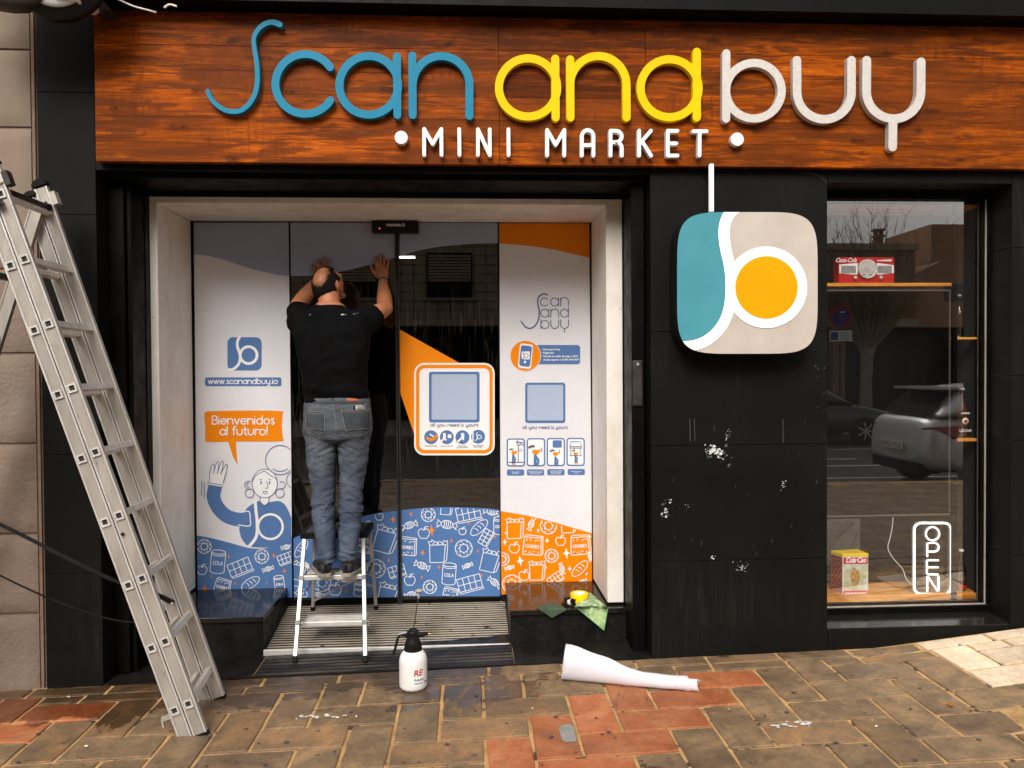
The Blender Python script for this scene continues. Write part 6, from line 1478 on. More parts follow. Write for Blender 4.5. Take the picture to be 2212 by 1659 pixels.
MB().tube([B0 + Vector((34*k_,-.01,120*k_)), B0 + Vector((38*k_,-.011,120*k_)), B0 + Vector((41*k_,-.011,120*k_))], [2.6*k_, 2.2*k_, 1.2*k_], 10).build('brass_tip', M['gold'], spray_)
MB().tube([B0 + Vector((0,0,122*k_)), B0 + Vector((12*k_,.02,196*k_))], 1.2*k_, 8).build('pump_rod', M['dark_steel'], spray_)
MB().tube([B0 + Vector((12*k_,.02,194*k_)), B0 + Vector((13.5*k_,.022,208*k_))], [2.2*k_, 3.6*k_], 12).build('pump_grip', M['grey_plastic'], spray_)
MB().lathe(B0 + Vector((13.5*k_,.022,207*k_)), [(0,0),(7*k_,0),(9*k_,2.5*k_),(8.5*k_,4.5*k_),(5*k_,6*k_),(0,6*k_)], 18).build('pump_knob', M['grey_plastic'], spray_)
def wrap(o, r, bx, by):                           # wrap a flat mesh (x = arc length, z = height) round the bottle
    for v in o.data.vertices:
        a = v.co.x / r; rr = r + v.co.y; v.co = Vector((bx + rr*sin(a), by - rr*cos(a), v.co.z))
rb = 30*k_
lab = MB(); n = 14
lab.loft([[Vector((.001 + .056*i/n, .0006, B0.z + .006 + z)) for i in range(n+1)] for z in (14*k_, 50*k_)], smooth=True, caps=False, closed=False)
lo_ = lab.build('label', M['print_white'], spray_, fix=False); wrap(lo_, rb, B0.x, B0.y)
for s, x, z, sz, m, shr in (('RE', .006, 36*k_, .040, 'red_print', .12), ('Rótulos', .008, 25*k_, .0155, 'print_black', .15), ('Impresos - Tallas', .010, 18.5*k_, .0105, 'print_black', 0)):
    o = font_text(s, (x, .0013, B0.z + .006 + z), sz, M[m], None, 'lettering', shear=shr, align='LEFT', bold=.0012 if s == 'RE' else .0003)
    wrap(o, rb, B0.x, B0.y); o.parent = lo_; o.matrix_parent_inverse = wm(lo_).inverted()
# ================================================================== PAPER ROLL
pa = []; pN = 30
L0, L1 = Ug(1206, 1480), Ug(1513, 1502); 
def roll_pt(u, v, dr=0.0):
    base = L0.lerp(L1, u); ax = (L1 - L0).normalized(); side = Vector((-ax.y, ax.x, 0)).normalized()
    r = .060*(1-u)**1.6 + .0285 + .0015*sin(u*23) + .006*sin(u*7); a = radians(-110 - 205*v)          # from the ground in front, up and over
    hz = r*(1 - cos(radians(250*v)) )
    ang = radians(250*v); x = -sin(ang)*r*.55 ; z = (1 - cos(ang))*r*(.95 - .12*u)
    bulge = .02*(1-u)
    return base + side*(r*.5 + x + .01) + Vector((0,0,.010 + z + .004*noise.noise(Vector((u*5, v*3, 1))))) + ax*(-.0 + .035*sin(ang*.6)*(1 - 2*u)*.6 + .012*v)
mb = MB(); nv = 20; g = [roll_pt(i/pN, j/nv) for i in range(pN+1) for j in range(nv+1)]
mb.add(g, [(i*(nv+1)+j, i*(nv+1)+j+1, (i+1)*(nv+1)+j+1, (i+1)*(nv+1)+j) for i in range(pN) for j in range(nv)], True)
o = mb.build('paper_roll', M['paper'], None, fix=False); so = o.modifiers.new('s', 'SOLIDIFY'); so.thickness = .0012
tag(o, 'loosely rolled white backing paper tapering to the right on the pavement', 'paper'); pap = o
mb = MB(); g = []                                 # loose inner leaf showing at the right end
top_ = cat([(1290,1430),(1340,1447),(1400,1452),(1450,1458),(1503,1460)], 5)[:19]; bot_ = cat([(1290,1465),(1340,1474),(1400,1481),(1450,1487),(1513,1496)], 5)[:19]
for i in range(19):
    a_, b_ = top_[i], bot_[i]; yb_ = L0.lerp(L1, .3 + .7*i/18).y
    P1, P0_ = U(a_[0], a_[1], yb_ + .105), U(b_[0], b_[1], yb_ + .030)
    for j in range(7):
        v = j/6; q = P0_.lerp(P1, v); q.z += .010*sin(pi*v); g.append(q)
mb.add(g, [(i*7+j, i*7+j+1, (i+1)*7+j+1, (i+1)*7+j) for i in range(18) for j in range(6)], True)
i_ = mb.build('inner_leaf', M['paper'], pap, fix=False); so = i_.modifiers.new('s', 'SOLIDIFY'); so.thickness = .001
# ================================================================== CLOTHS, TAPE, MARKER ON THE RIGHT PLINTH
def q5(x, y): return (1123.3 + x*.09897, 1255.9 + y*.09897)
def on_top(px, py, dz=.003): return UZ(px, py, ZP + dz)
def cloth(name, lab, outline, hfun, m, catn, nx=40, ny=40, edge=None):
    """outline: TL TR BR BL in pixels on the slab plane or hanging in front; hfun(px,py)->(kind)"""
    mb = MB(); g = []
    for j in range(ny+1):
        for i in range(nx+1):
            u, v = i/nx, j/ny; a, b_, c, d_ = outline
            px = (a[0]*(1-u)+b_[0]*u)*(1-v) + (d_[0]*(1-u)+c[0]*u)*v; py = (a[1]*(1-u)+b_[1]*u)*(1-v) + (d_[1]*(1-u)+c[1]*u)*v
            g.append(hfun(px, py, u, v))
    mb.add(g, [(j*(nx+1)+i, (j+1)*(nx+1)+i, (j+1)*(nx+1)+i+1, j*(nx+1)+i+1) for j in range(ny) for i in range(nx)], True)
    o = mb.build(name, M[m], None, fix=False); s = o.modifiers.new('s', 'SOLIDIFY'); s.thickness = .003; s.offset = 1
    tag(o, lab, catn); return o, g, nx
def edge_y(px): return (U(px, 1322, .298) - CAM)
def drape(px, py, amp, seed, lift=0.0):
    p_ = on_top(px, py, 0)
    if p_.y > .302:                               # lies on the slab
        h = .004 + amp*(.5 + .5*noise.noise(Vector((px*.07, py*.09, seed)))) + amp*1.4*max(0, noise.noise(Vector((px*.035, py*.05, seed+5)))) + lift
        f = min(1, (p_.y - .302)/.05); return UZ(px, py, ZP + .004 + (h-.004)*f)
    q = U(px, py, .292 - .004*(1 + noise.noise(Vector((px*.08, py*.03, seed))))); 
    return q
tl, tr, br, bl_ = q5(330, 560), q5(760, 485), q5(1030, 615), q5(700, 800)
cloth('cleaning_cloth', 'dark green cleaning cloth lying flat over the edge of the granite block', [tl, tr, br, bl_], lambda px, py, u, v: drape(px, py, .006, 3), 'cloth_dark', 'cloth', 26, 26)
def lift2(px, py, u, v):
    return drape(px, py, .030, 9, .006)
o, g, nx = cloth('cleaning_cloth', 'light green crumpled microfibre cloth hanging over the edge beside the yellow tape', [q5(1200,545), q5(1530,250), q5(1915,590), q5(1830,1065)], lift2, 'cloth_green', 'cloth', 46, 46)
ny = 46
rim = [g[j*(nx+1)] for j in range(ny+1)] + [g[ny*(nx+1)+i] for i in range(nx+1)] + [g[j*(nx+1)+nx] for j in range(ny, 8, -1)]
MB().tube([p_ + Vector((0,-.002,.0005)) for p_ in rim], .0026, 6).build('hem', M['cloth_edge'], o)
cloth('cleaning_cloth', 'pale green cloth fold showing behind the yellow tape roll', [q5(1250,300), q5(1480,255), q5(1520,300), q5(1270,325)], lambda px, py, u, v: UZ(px, py, ZP + .028 + .02*sin(u*3.1)*(1-v)), 'cloth_green', 'cloth', 12, 6)
tc = on_top(*q5(1315, 500), .0); tr_ = (U(*q5(1512, 400), .40) - U(*q5(1120, 400), .40)).length/2
tp = thing('tape_roll', 'bright yellow tape roll standing on the granite block between the cloths', 'tape roll', (tc.x, .415, ZP))
c = Vector((tc.x, .415, ZP+.004)); 
MB().lathe(c, [(tr_*.72, 0), (tr_*.98, 0), (tr_, .003), (tr_, .049), (tr_*.98, .052), (tr_*.72, .052), (tr_*.72, 0)], 40).build('tape', M['tape_yellow'], tp)
MB().lathe(c, [(tr_*.715, .001), (tr_*.715, .050), (tr_*.66, .050), (tr_*.66, .001)], 32).build('card_core', M['cream'], tp)
mk = thing('marker_tube', 'grey and black tube with a printed band leaning against the yellow tape', 'tool', on_top(*q5(1050, 500), .01))
a, b_ = UZ(*q5(925, 505), ZP+.018), UZ(*q5(1170, 432), ZP+.040); b_ = Vector((b_.x, a.y - .03, ZP+.042)) ; b_ = U(*q5(1160, 438), .345); a = U(*q5(935, 500), .40)
MB().tube([a, a.lerp(b_, .62)], [.011, .0155], 20).build('handle', M['dark_steel'], mk); MB().tube([a.lerp(b_, .62), a.lerp(b_, .88)], [.0158, .0165], 20).build('printed_band', M['cream'], mk)
MB().tube([a.lerp(b_, .88), b_], [.0168, .0172], 20).build('cap', M['rubber'], mk)
d_ = (b_ - a).normalized()
MB().tube([a.lerp(b_, .885), a.lerp(b_, .91)], .0176, 20).build('white_ring', M['print_white'], mk)
bb = UZ(*q5(1020, 360), ZP+.02); hb = thing('felt_squeegee', 'black felt squeegee blades lying behind the tape roll', 'tool', bb)
for k in range(3):
    a = UZ(*q5(960, 380+32*k), ZP+.012+.004*k); c_ = UZ(*q5(1400, 300+32*k), ZP+.030+.003*k); bevel(MB().bar(a, c_, .014, .008).build('blade', M['rubber'], hb), .002, 1)
# ================================================================== WINDOW DISPLAY
def zw(x, y): return (1751.0 + x*.29868, 368.6 + y*.29868)      # zoomed window coordinates, upper part
RY = .30
ra = thing('retro_radio', 'red and white retro radio with a round silver dial on the pine shelf', 'radio', (WX(1872, 610, RY), RY, ZSH2))
def zx(x, y, Y=RY): return U(*zw(x, y), Y)
x0, x1 = zx(203, 700).x, zx(604, 700).x; zt1 = zx(400, 627).z; zb1 = ZSH2 + .004
prof = rrect(x0, -zt1, x1, -zb1, .012, 5)
bevel(MB().prism([Vector((x, RY, -y)) for x, y in prof], (0, .06, 0)).build('case', M['radio_red'], ra), .004, 3)
p = Print(RY - .002); p.step = .0006
p.poly([zw(*q) for q in [(207,680),(340,668),(340,750),(300,752),(207,742)]][::-1]); p.poly([zw(*q) for q in [(480,668),(602,684),(602,740),(510,752),(478,750)]][::-1]); p.poly([zw(*q) for q in [(480,648),(587,642),(583,656),(481,654)]][::-1]); p.build('grille_panel', M['print_white'], ra)
p = Print(RY - .0055); 
for k in range(8): yy = 690 + k*7; p.stroke([zw(222, yy), zw(328, yy)], .8); p.stroke([zw(484, yy), zw(588, yy)], .8)
p.build('grille_slot', M['print_black'], ra)
c = zx(406, 712); R_ = (zx(474, 712) - c).length
MB().lathe(c - Vector((0,.001,0)), [(R_*.9, .012), (R_*.97, .014), (R_, .011), (R_, 0), (0, 0)], 36, Vector((0,-1,0))).build('dial_ring', M['alu_light'], ra)
MB().lathe(c - Vector((0,.006,0)), [(0, .005), (R_*.9, .005), (R_*.9, 0)], 36, Vector((0,-1,0))).build('dial_face', M['cream'], ra)
p = Print(RY - .0135); p.stroke([zw(352,733), zw(460,733)], .9); p.stroke([zw(362,715), zw(392,715)], .9); p.stroke([zw(418,715), zw(434,715)], .9); p.stroke([zw(374,754), zw(394,752)], 2); p.stroke([zw(424,754), zw(444,752)], 2); p.stroke([zw(*q) for q in arc(403,712,11,0,360,12)], .6)
for k in range(13): a = radians(10 + 160*k/12); p.stroke([zw(406 + 50*cos(a), 716 - 50*sin(a)), zw(406 + 57*cos(a), 716 - 57*sin(a))], .6)
p.build('dial_print', M['print_black'], ra)
for xx in (318, 503): c = zx(xx, 776); MB().lathe(c, [(0, .016), (.0085, .016), (.0095, .012), (.0095, 0), (0, 0)], 18, Vector((0,-1,0))).build('knob', M['alu_light'], ra)
a = zx(253, 662); o = font_text('Coca-Cola', (a.x, RY-.003, a.z), .034, M['print_white'], ra, 'lettering', shear=.45, bold=.0006, sx=.82)
# cocoa tin
def zt7(x, y): return (1785.7 + x*.15625, 1152 + y*.15625)
TY = .285; ti = thing('cocoa_tin', 'red and white cocoa tin with yellow lid on the pine shelf at lower left', 'tin', (WX(1848, 1284, TY), TY, ZSH))
a, b_ = U(*zt7(222, 600), TY).x, U(*zt7(573, 600), TY).x; zt_, zb_ = U(*zt7(400, 322), TY).z, ZSH + .002; dp = .10
RZ = radians(-9)
tin_root = (b_, TY)
def rotp(v): x, y = v.x - b_, v.y - TY; return Vector((b_ + x*cos(-RZ*0) , TY + y, v.z))
shx = -.028                                         # the tin stands turned, so its left side shows
FQ = [Vector((a, TY, zb_)), Vector((b_, TY+.0, zb_)), Vector((b_+shx*.4, TY+dp, zb_)), Vector((a+shx, TY+dp*.8, zb_))]
up = Vector((0,0,zt_-zb_))
MB().add(FQ + [p_+up for p_ in FQ], [(0,3,2,1),(4,5,6,7),(0,1,5,4),(1,2,6,5),(2,3,7,6),(3,0,4,7)]).build('tin_body', M['cream'], ti)
cx_ = sum((p_ for p_ in FQ), Vector())/4; lid = [cx_ + (p_-cx_)*1.03 + up for p_ in FQ]; l2 = [p_ + Vector((0,0,.018)) for p_ in lid]
bevel(MB().add(lid + l2, [(0,3,2,1),(4,5,6,7),(0,1,5,4),(1,2,6,5),(2,3,7,6),(3,0,4,7)]).build('lid', M['tin_yellow'], ti), .003, 2)
sn = (FQ[0]-FQ[3]).normalized(); nn_ = Vector((-1,-.45,0)).normalized()*.0012
sd_ = MB().add([FQ[3]+nn_+sn*.002, FQ[0]+nn_-sn*.003, FQ[0]+nn_-sn*.003+up*.985, FQ[3]+nn_+sn*.002+up*.985], [(0,1,2,3)]).build('side_panel', M['tin_side'], ti)
dm = MB(); 
for j in range(10):
    for i in range(3):
        f = (i + .5 + (j % 2)*.5)/3.5; c = FQ[3].lerp(FQ[0], min(.93, f)) + up*(.06 + .093*j) + nn_*2; t = (FQ[0]-FQ[3]).normalized()*.0022; v_ = Vector((0,0,.0022)); dm.add([c-t, c-v_, c+t, c+v_], [(0,1,2,3)])
dm.build('dots', M['print_white'], sd_)
p = Print(TY - .001); p.poly([zt7(*q) for q in [(232,335),(232,424),(568,424),(568,332)]]); p.poly([zt7(*q) for q in [(230,795),(230,852),(568,848),(568,792)]]); p.build('red_band', M['tin_red'], ti)
p = Print(TY - .0012); p.poly([zt7(*q) for q in [(232,426),(232,793),(568,790),(568,426)]]); p.build('front_picture', pm('tin_picture', S('cfd2ca'), S('a9a878'), 26, .5), ti)
wp = pm('tin_figure', S('c98a3c'), S('7a6a4a'), 60, .5, lo=.4, hi=.6); p = Print(TY - .0016); p.poly(blob(*zt7(395, 610), 20, 0, .52, 1.5, 14, .12)[::-1]); p.build('printed_oval', wp, ti)
o = font_text('Cola·Cao', (0,0,0), .05, M['print_white'], ti, 'lettering', shear=.35, bold=.0016, sx=.72); xs_ = [v.co.x for v in o.data.vertices]; k2 = (b_-a)*.80/(max(xs_)-min(xs_)); ctr = (a+b_)/2; o.data.transform(Matrix.Translation((ctr, TY-.0025, U(*zt7(400, 402), TY).z)) @ Matrix.Scale(k2, 4))
o = font_text('el alimento de la juventud', (0,0,0), .02, M['print_white'], ti, 'lettering', bold=.0009); xs_ = [v.co.x for v in o.data.vertices]; k2 = (b_-a)*.84/(max(xs_)-min(xs_)); o.data.transform(Matrix.Translation((ctr, TY-.0025, U(*zt7(400, 832), TY).z)) @ Matrix.Scale(k2, 4))
# open sign
def z5(x, y): return (1751.0 + x*.3818, 806.4 + y*.3818)
OY = .262; op = thing('open_sign', 'upright white neon tube OPEN sign on clear acrylic behind the window', 'neon sign', (WX(2013, 1286, OY), OY, ZSH))
ac = [z5(*q) for q in rrect(573, 832, 800, 1258, 45)]
MB().prism([U(*q, OY+.006) for q in ac], (0, .005, 0)).build('acrylic_plate', M['clear'], op)
def neon(pts, r=.0050, close=False): MB().tube([U(q[0], q[1], OY) for q in pts], r, 8).build('tube', M['neon'], op)
neon([z5(*q) for q in rrect(586, 847, 796, 1249, 40, 6)] + [z5(796, 880)], .0066)
neon([z5(*q) for q in arc(690,908,38,0,360,26)]); neon([z5(*q) for q in [(660,1038),(660,962)] + [(q_[0], q_[1]) for q_ in arc(700,984,25,90,-90,10)] + [(662,1009)]])
neon([z5(*q) for q in [(724,1058),(662,1058),(658,1062),(658,1134),(662,1138),(722,1138)]]); neon([z5(*q) for q in [(662,1098),(722,1098)]])
neon([z5(*q) for q in [(660,1234),(660,1150),(664,1150),(718,1232),(724,1230),(724,1150)]])
p = MB().tube([U(*z5(690, 872), OY+.004), U(*z5(690, 850), OY+.006)], .0015, 5); p.build('standoff', M['dark_steel'], op)
cb = MB().tube([Vector(q) for q in cat([U(*z5(x, y), Y_) for x, y, Y_ in ((466,815,.33),(462,870,.33),(450,930,.33),(438,990,.33),(470,1050,.32),(520,1105,.31),(540,1160,.30),(580,1200,.29),(640,1212,.28),(720,1200,.275),(784,1158,.27))], 5)], .0022, 8).build('cable', M['white_plastic'], None)
tag(cb, 'thin white wavy power cable hanging behind the neon sign', 'cable')
# bottles
def bottle(px, pybase, Y, ztop_px, rpx, zb, lab, cap, name='glass_bottle', m='bottle_glass', text=None, lb=None):
    c = Vector((WX(px, pybase, Y), Y, zb)); h = WZ(px, ztop_px, Y) - zb; r = hw(rpx, Y)
    t = thing(name, lab, 'bottle', c)
    MB().lathe(c, [(0, .002), (r*.9, .001), (r, .01), (r, h*.50), (r*.9, h*.60), (r*.45, h*.74), (r*.36, h*.80), (r*.34, h*.97), (r*.42, h*.975), (r*.42, h), (0, h)], 24).build('bottle_body', M[m], t)
    MB().lathe(c + Vector((0,0,h*.985)), [(0, 0), (r*.5, 0), (r*.5, h*.045), (r*.4, h*.055), (0, h*.055)], 16).build('stopper', M[cap], t)
    if lb:
        z0, z1_, mm = lb; n = 12; L = [[c + Vector((r*1.01*sin(a_), -r*1.01*cos(a_), h*z)) for a_ in [radians(-60 + 120*i/n) for i in range(n+1)]] for z in (z0, z1_)]
        MB().loft(L, caps=False, closed=False).build('label', M[mm], t, fix=False)
    if text:
        for s, z, sz, mm in text: o = font_text(s, (c.x, Y - r*1.04, zb + h*z), sz, M[mm], t, 'lettering', bold=.0005)
    return t
dark_gl = pm('dark_bottle', (.075,.032,.014,1), None, rough=.12, spec=.7)
M['dark_bottle'] = dark_gl
bottle(2076, 1277, .30, 1190, 11, ZSH, 'clear swing top bottle with red label, lowest of the three bottles', 'white_plastic', lb=(.08, .16, 'red_print'))
bottle(2078, 948, .30, 842, 11.5, ZSH4, 'dark beer bottle with round white and red emblem on the middle small shelf', 'grey_plastic', m='dark_bottle', text=[('UZCAM', .13, .020, 'print_white'), ('CERVEZA', .50, .012, 'print_white')])
bt = [o for o in bpy.data.objects if o.name.startswith('glass_bottle')][-1]
c = Vector((WX(2078, 905, .30), .30 - hw(11.5, .30) - .002, WZ(2078, 909, .30))); MB().lathe(c, [(0, .001), (.019, .0), (.019, -.001)], 24, Vector((0,-1,0))).build('emblem', M['cream'], bt); MB().lathe(c - Vector((0,.0015,0)), [(0, .0008), (.009, .0)], 20, Vector((0,-1,0))).build('emblem_core', M['red_print'], bt)
bottle(2072, 726, .32, 640, 9, ZSH3, 'tall clear glass bottle on the highest small shelf', 'grey_plastic')
# ================================================================== SMALL LITTER
def leaf(px, py, r, m, lab, on=None):
    c = Ug(px, py, .012) if on is None else UZ(px, py, on); mb = MB(); a0 = random.uniform(0, 6.28); n = 8
    ring_ = [c + Vector((r*cos(a0 + 2*pi*k/n)*random.uniform(.5, 1.1), r*sin(a0 + 2*pi*k/n)*random.uniform(.4, .8), random.uniform(-.002, .006))) for k in range(n)]
    mb.add(ring_ + [c + Vector((0,0,.004))], [(k, (k+1) % n, n) for k in range(n)], True)
    o = mb.build('fallen_leaf' if m == 'leaf_orange' else 'litter_scrap', M[m], None); tag(o, lab, 'leaf' if m == 'leaf_orange' else 'litter', 'dry leaves scattered on the ground' if m == 'leaf_orange' else 'small white scraps on the ground')
random.seed(21)
for px, py, r, l in [(1655,1448,.016,'curled orange leaf against the border stones right of the paper'),(2034,1425,.014,'small brown leaf on the grey paver nearest the pale ramp'),(2165,1424,.020,'brown leaf lying on the pale ramp pavers'),(2094,1459,.013,'narrow brown leaf on the grey paver below the ramp'),(2053,1522,.022,'yellow brown leaf lying alone on the grey pavers at right'),(1537,1486,.010,'tiny orange leaf on the red paver past the paper'),(1668,1530,.008,'tiny leaf on the grey joint left of the white paint marks'),(1932,1462,.010,'tiny brown leaf near the border stones under the window'),(1840,1455,.010,'small dark leaf on the pavers below the display window'),
                 (45,1554,.013,'pale twig-like leaf at the lower left corner'),(948,1467,.016,'orange leaf at the foot of the granite threshold')]:
    leaf(px, py, r, 'leaf_orange', l)
for px, py, on, l in ((845,1305,.115,'dry brown leaf on the grating just below the door centre'),(734,1375,.060,'dry brown leaf on the grating between the stool legs'),(1020,1372,.065,'dry brown leaf at the right part of the grating')): leaf(px, py, .015, 'leaf_orange', l, on + .012)
for px, py, r in [(187,1612,.010),(148,1506,.010),(1884,1556,.006),(1893,1570,.008),(1640,1573,.005),(705,1545,.013),(728,1550,.012),(745,1546,.012),(660,1549,.008),(685,1551,.009),(770,1549,.006),(1575,1533,.006),(1700,1560,.005),(640,1553,.005),(1150,1530,.006)]:
    leaf(px, py, r, 'litter', 'small white scrap or paint fleck on the pavers')
# flattened gum, paint smears and a grey patch painted on single pavers
gm = MB(); random.seed(9)
for _ in range(70):
    px, py = random.uniform(20, 2190), random.uniform(1465, 1655)**1; c = Ug(px, py, .0085)
    if c.y > -.13: continue
    r = random.uniform(.004, .013); gm.add([c + Vector((r*cos(a)*random.uniform(.8,1.1), r*sin(a)*random.uniform(.7,1.1), .0004)) for a in [2*pi*k/9 for k in range(9)]], [list(range(9))])
gm.build('gum_spot', M['gum'], pav, fix=False)['kind'] = 'stuff'
pm_ = MB()
for cx0, cy0, n, sx in ((1700,1567,16,22),(1738,1562,10,8),(690,1547,16,22)):
    for _ in range(n):
        c = Ug(cx0 + random.gauss(0, sx), cy0 + random.gauss(0, 2.2), .009); r = random.uniform(.003, .010); pm_.add([c + Vector((r*1.5*cos(a)*random.uniform(.6,1.2), r*sin(a)*random.uniform(.5,1.1), .0003)) for a in [2*pi*k/9 for k in range(9)]], [list(range(9))])
pm_.build('paint_smear', M['paint_spot'], pav, fix=False)['kind'] = 'stuff'
g_ = [Ug(x, y, .0088) for x, y in [(1210,1568),(1228,1563),(1240,1570),(1243,1585),(1246,1600),(1238,1603),(1222,1604),(1214,1598),(1211,1585),(1207,1576)]]
MB().add(g_[::-1], [list(range(len(g_)))]).build('grey_patch', M['grey_paint'], pav, fix=False)
# ================================================================== THE OTHER SIDE OF THE STREET (seen mirrored in the glass)
fb = thing('apartment_building', 'long beige tiled building across the road, mirrored in the door glass', 'building', (-4, -20, 0))
MB().box((-22, -26, 0), (8.6, -20, 11)).build('wall', M['far_wall'], fb)
MB().box((-22, -20.0, 0), (8.6, -19.9, 3.05)).build('dark_ground_floor', M['far_dark'], fb)
MB().box((-22, -19.9, 3.05), (8.6, -19.2, 3.25)).build('canopy', M['far_wall'], fb)
for i in range(-6, 4):
    x = i*3.1 - .6
    for z in (4.0, 7.2):
        w_ = MB().box((x-.75, -19.99, z), (x+.75, -19.93, z+1.5)).build('window', M['far_dark'], fb)
        b = MB()
        for k in range(9): b.box((x-.7, -19.93, z+.55+k*.10), (x+.7, -19.90, z+.62+k*.10))
        b.build('shutter', M['far_wall'], w_); MB().box((x-.85, -19.93, z-.08), (x+.85, -19.8, z)).build('sill', M['kerb'], w_)
b = MB()
for j in range(26):
    z = 3.3 + j*.3; b.box((-22, -19.995, z), (8.6, -19.985, z+.012))
for i in range(76):
    x = -21.8 + i*.4; b.box((x, -19.995, 3.3), (x+.012, -19.985, 11))
b.build('tile_joint', M['far_dark'], fb)['kind'] = 'stuff'
bw = thing('brick_outbuilding', 'low brick building across the road with a small chimney, mirrored in the window', 'building', (11.5, -19, 0))
MB().box((8.6, -24, 2.9), (14.3, -19.6, 5.35)).build('wall', M['far_brick'], bw); MB().box((8.6, -24, 0), (14.3, -20.2, 2.9)).build('dark_ground_floor', M['far_dark'], bw)
MB().box((8.55, -24, 5.35), (14.35, -19.5, 5.55)).build('coping', M['far_wall'], bw); MB().box((8.6, -19.62, 2.9), (14.3, -19.45, 3.15)).build('cornice', M['far_wall'], bw)
b = MB()
for j in range(8):
    for i in range(14):
        x = 8.7 + i*.4 + (.2 if j % 2 else 0); b.box((x, -19.63, 3.25+j*.26), (min(x+.385, 14.25), -19.595, 3.49+j*.26))
b.build('block_course', M['far_brick'], bw)['kind'] = 'stuff'
MB().box((13.35, -20.4, 5.5), (13.58, -20.2, 5.88)).box((13.30, -20.45, 5.88), (13.63, -20.15, 5.93)).box((13.35, -20.4, 5.93), (13.40, -20.2, 6.08)).box((13.53, -20.4, 5.93), (13.58, -20.2, 6.08)).box((13.30, -20.45, 6.08), (13.63, -20.15, 6.14)).build('chimney', M['far_brick'], bw)
b = MB(); b.box((11.45, -19.62, -.02), (11.85, -19.3, 2.9)); b.build('brick_pier', M['far_brick'], bw)
hs_ = thing('orange_house', 'ochre rendered house with a stair tower across the road, mirrored in the window', 'house', (17, -19, 0))
MB().box((14.35, -26, 2.9), (24, -19.8, 4.6)).build('wall', M['far_orange'], hs_); MB().box((14.35, -26, -.02), (24, -20.2, 2.9)).build('dark_ground_floor', M['far_dark'], hs_)
MB().add([(14.35,-19.8,4.6),(15.3,-19.8,5.05),(24,-19.8,5.05),(24,-19.8,4.6),(14.35,-26,4.6),(15.3,-26,5.05),(24,-26,5.05),(24,-26,4.6)], [(0,1,2,3),(7,6,5,4),(0,4,5,1),(1,5,6,2)]).build('gable', M['far_orange'], hs_)
MB().box((15.2, -23, 5.0), (16.6, -20.2, 6.3)).build('stair_tower', M['far_orange'], hs_); MB().box((15.4, -19.83, 3.75), (16.4, -19.77, 4.3)).build('window', M['car_glass'], hs_)
# bare tree
random.seed(31)
tree = thing('bare_tree', 'leafless pollarded street tree with many upright twigs, mirrored in the window', 'tree', (11.4, -17.2, -.02))
MB().tube([(11.4,-17.2,-.1),(11.4,-17.2,1.0),(11.43,-17.2,1.9),(11.45,-17.2,2.2)], [.20,.16,.17,.24], 12).build('trunk', M['bark'], tree)
def branches(name, n, r0, twig):
    b = MB()
    for i in range(n):
        a = random.uniform(0, 2*pi); e = random.uniform(.12, 1.0)**.8; L_ = random.uniform(1.8, 3.9)
        d = Vector((cos(a)*e*.75, sin(a)*e*.6, 1 - .35*e)).normalized(); p_ = Vector((11.45 + .12*cos(a), -17.2 + .12*sin(a), 2.1)); pts = [p_.copy()]; rr = [r0]
        for k in range(6):
            d = (d + Vector((random.uniform(-.13,.13), random.uniform(-.13,.13), .10))).normalized(); p_ = p_ + d*L_/6; pts.append(p_.copy()); rr.append(r0*(1 - (k+1)/6.6))
            if twig and k > 0:
                for _ in range(2):
                    d2 = (d + Vector((random.uniform(-.8,.8), random.uniform(-.8,.8), random.uniform(-.1,.4)))).normalized(); q = p_ + d2*random.uniform(.2,.6); b.tube([p_, (p_+q)/2 + Vector((0,0,.03)), q], [.007,.006,.003], 3, caps=False)
        b.tube(pts, rr, 4, caps=False)
    return b.build(name, M['bark'], tree)
branches('crown', 150, .026, True)
# parking sign
ps = thing('parking_sign', 'round red no-stopping sign with a white plate on a grey pole, mirrored in the window', 'traffic sign', (9.85, -15.6, 0))
sx_, sy_ = 9.85, -15.6
MB().tube([(sx_, sy_, -.1), (sx_, sy_, 3.25)], .03, 10).build('pole', M['dark_steel'], ps)
c = Vector((sx_, sy_+.04, 2.93)); Yp = Vector((0,1,0))
MB().lathe(c, [(0,.0),(.30,0),(.30,.012),(0,.012)], 36, Yp, False).build('red_disc', M['sign_red'], ps); MB().lathe(c + Vector((0,.013,0)), [(0,.0),(.23,0),(.23,.002),(0,.002)], 36, Yp, False).build('blue_disc', M['sign_blue'], ps)
MB().bar(c + Vector((-.17,.018,.17)), c + Vector((.17,.018,-.17)), .05, .003, up=(0,1,0)).build('red_bar', M['sign_red'], ps); MB().bar(c + Vector((-.02,.019,.14)), c + Vector((.10,.019,.14)), .035, .003, up=(0,1,0)).build('white_arrow', M['print_white'], ps)
MB().box((sx_-.30, sy_+.04, 2.30), (sx_+.30, sy_+.055, 2.58)).build('plate', M['print_white'], ps); MB().box((sx_-.28, sy_+.056, 2.33), (sx_-.08, sy_+.06, 2.55)).build('blue_square', M['sign_blue'], ps)
font_text('Excepto\npersonas\nmovilidad\nreducida', (0,0,0), .075, M['print_black'], ps, 'lettering').data.transform(Matrix.Translation((sx_+.12, sy_+.058, 2.50)) @ Matrix.Rotation(pi, 4, 'Z'))
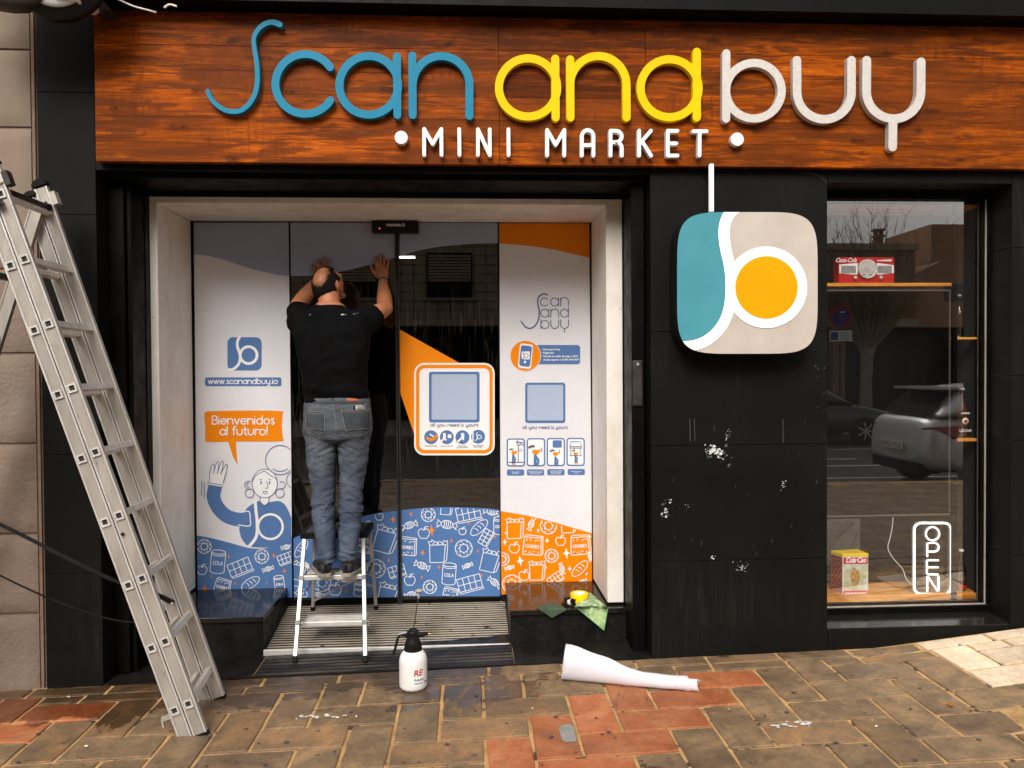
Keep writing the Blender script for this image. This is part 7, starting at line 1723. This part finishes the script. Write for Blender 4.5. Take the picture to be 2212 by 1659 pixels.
# cars
def car(name, lab, x, y, ang, paint, plate=None):
    t = thing('parked_car', lab, 'car', (0, 0, 0))
    # side profile (s along the car from rear 0 to front 4.3): bottom z, belt z, roof z, half widths
    S_ = [(0.0,.42,.62,.62,.62,.50),(.06,.30,.98,.98,.78,.60),(.22,.24,1.02,1.12,.84,.60),(.55,.24,1.0,1.40,.87,.58),(.9,.24,.98,1.475,.88,.60),(1.5,.22,.95,1.49,.89,.61),(2.2,.22,.92,1.46,.89,.60),(2.7,.22,.90,1.30,.89,.58),(3.2,.23,.90,.96,.88,.62),(3.7,.24,.82,.84,.86,.64),(4.1,.28,.70,.71,.78,.6),(4.28,.40,.58,.58,.62,.5)]
    lower, cab = [], []
    for s, zb_, zbelt, zr, hwd, hr in S_:
        lower.append([Vector((s, -hwd*.92, zb_)), Vector((s, -hwd, zb_+.15)), Vector((s, -hwd*1.0, (zb_+zbelt)/2)), Vector((s, -hwd*.95, zbelt)), Vector((s, -hwd*.6, zbelt+.03)), Vector((s, hwd*.6, zbelt+.03)), Vector((s, hwd*.95, zbelt)), Vector((s, hwd*1.0, (zb_+zbelt)/2)), Vector((s, hwd, zb_+.15)), Vector((s, hwd*.92, zb_))])
        if .06 < s < 3.3: cab.append([Vector((s, -hwd*.93, zbelt-.02)), Vector((s, -(hwd*.5+hr*.5), (zbelt+zr)/2)), Vector((s, -hr, zr-.05)), Vector((s, -hr*.7, zr)), Vector((s, hr*.7, zr)), Vector((s, hr, zr-.05)), Vector((s, (hwd*.5+hr*.5), (zbelt+zr)/2)), Vector((s, hwd*.93, zbelt-.02))])
    B = []
    def add(mb, nm, m): o = mb.build(nm, M[m], t); B.append(o); return o
    o = add(MB().loft(lower), 'body', paint); s_ = o.modifiers.new('s', 'SUBSURF'); s_.levels = s_.render_levels = 2
    o = add(MB().loft(cab), 'roof', paint); s_ = o.modifiers.new('s', 'SUBSURF'); s_.levels = s_.render_levels = 2
    add(MB().add([(.13,-.60,1.06),(.13,.60,1.06),(.50,.50,1.37),(.50,-.50,1.37)], [(0,1,2,3)]), 'rear_window', 'car_glass')
    for q in (-1, 1):
        add(MB().add([(.45,q*.885,1.03),(2.75,q*.875,.97),(2.35,q*.70,1.36),(1.5,q*.69,1.41),(.72,q*.70,1.38)], [(0,1,2,3,4)]), 'side_window', 'car_glass')
        add(MB().add([(.05,q*.40,.86),(.06,q*.72,.90),(.42,q*.885,.93),(.36,q*.885,.76),(.08,q*.74,.72),(.04,q*.42,.78)], [(0,1,2,3,4,5)]), 'tail_light', 'tail_red')
        for s in (.78, 3.42):
            wh = add(MB().lathe((s, q*.90, .31), [(0,-.2),(.31,-.2),(.32,-.16),(.32,-.02),(.30,0),(.21,0),(0,-.03)], 28, Vector((0,q,0))), 'wheel', 'tyre')
            hb_ = MB(); hb_.lathe((s, q*.905, .31), [(0,.0),(.05,.0),(.05,-.02)], 12, Vector((0,q,0)))
            for k in range(7): a = 2*pi*k/7; hb_.bar((s, q*.903, .31), (s + .2*cos(a), q*.903, .31 + .2*sin(a)), .03, .012, up=(0,1,0))
            o = hb_.build('rim', M['alu_light'], wh); B.append(o)
    add(MB().box((.30,-.55,1.40),(.72,.55,1.435)), 'spoiler', paint); add(MB().box((-.005,-.60,.26),(.3,.60,.40)), 'bumper', 'black_plastic')
    pl_ = add(MB().box((-.035,-.26,.56),(-.02,.26,.67)), 'number_plate', 'cream')
    if plate:
        o = font_text(plate, (0,0,0), .11, M['print_black'], t, 'lettering'); o.data.transform(Matrix.Translation((-.037, 0, .575)) @ Matrix.Rotation(-pi/2, 4, 'Z')); B.append(o)
    mt = Matrix.Translation((x, y, -.13)) @ Matrix.Rotation(ang, 4, 'Z')
    for o in B: o.data.transform(mt)
    return t
car('silver', 'silver grey hatchback parked at the near kerb, mirrored in the window', 6.1, -6.4, radians(0), 'car_silver', '3075 GYN')
car('dark', 'black car parked on the far side of the road, mirrored in the window', 5.4, -13.2, radians(0), 'car_dark')
for o in list(bpy.data.objects):
    if o.type == 'MESH' and o.name.startswith('t') and o.users == 0: bpy.data.objects.remove(o)
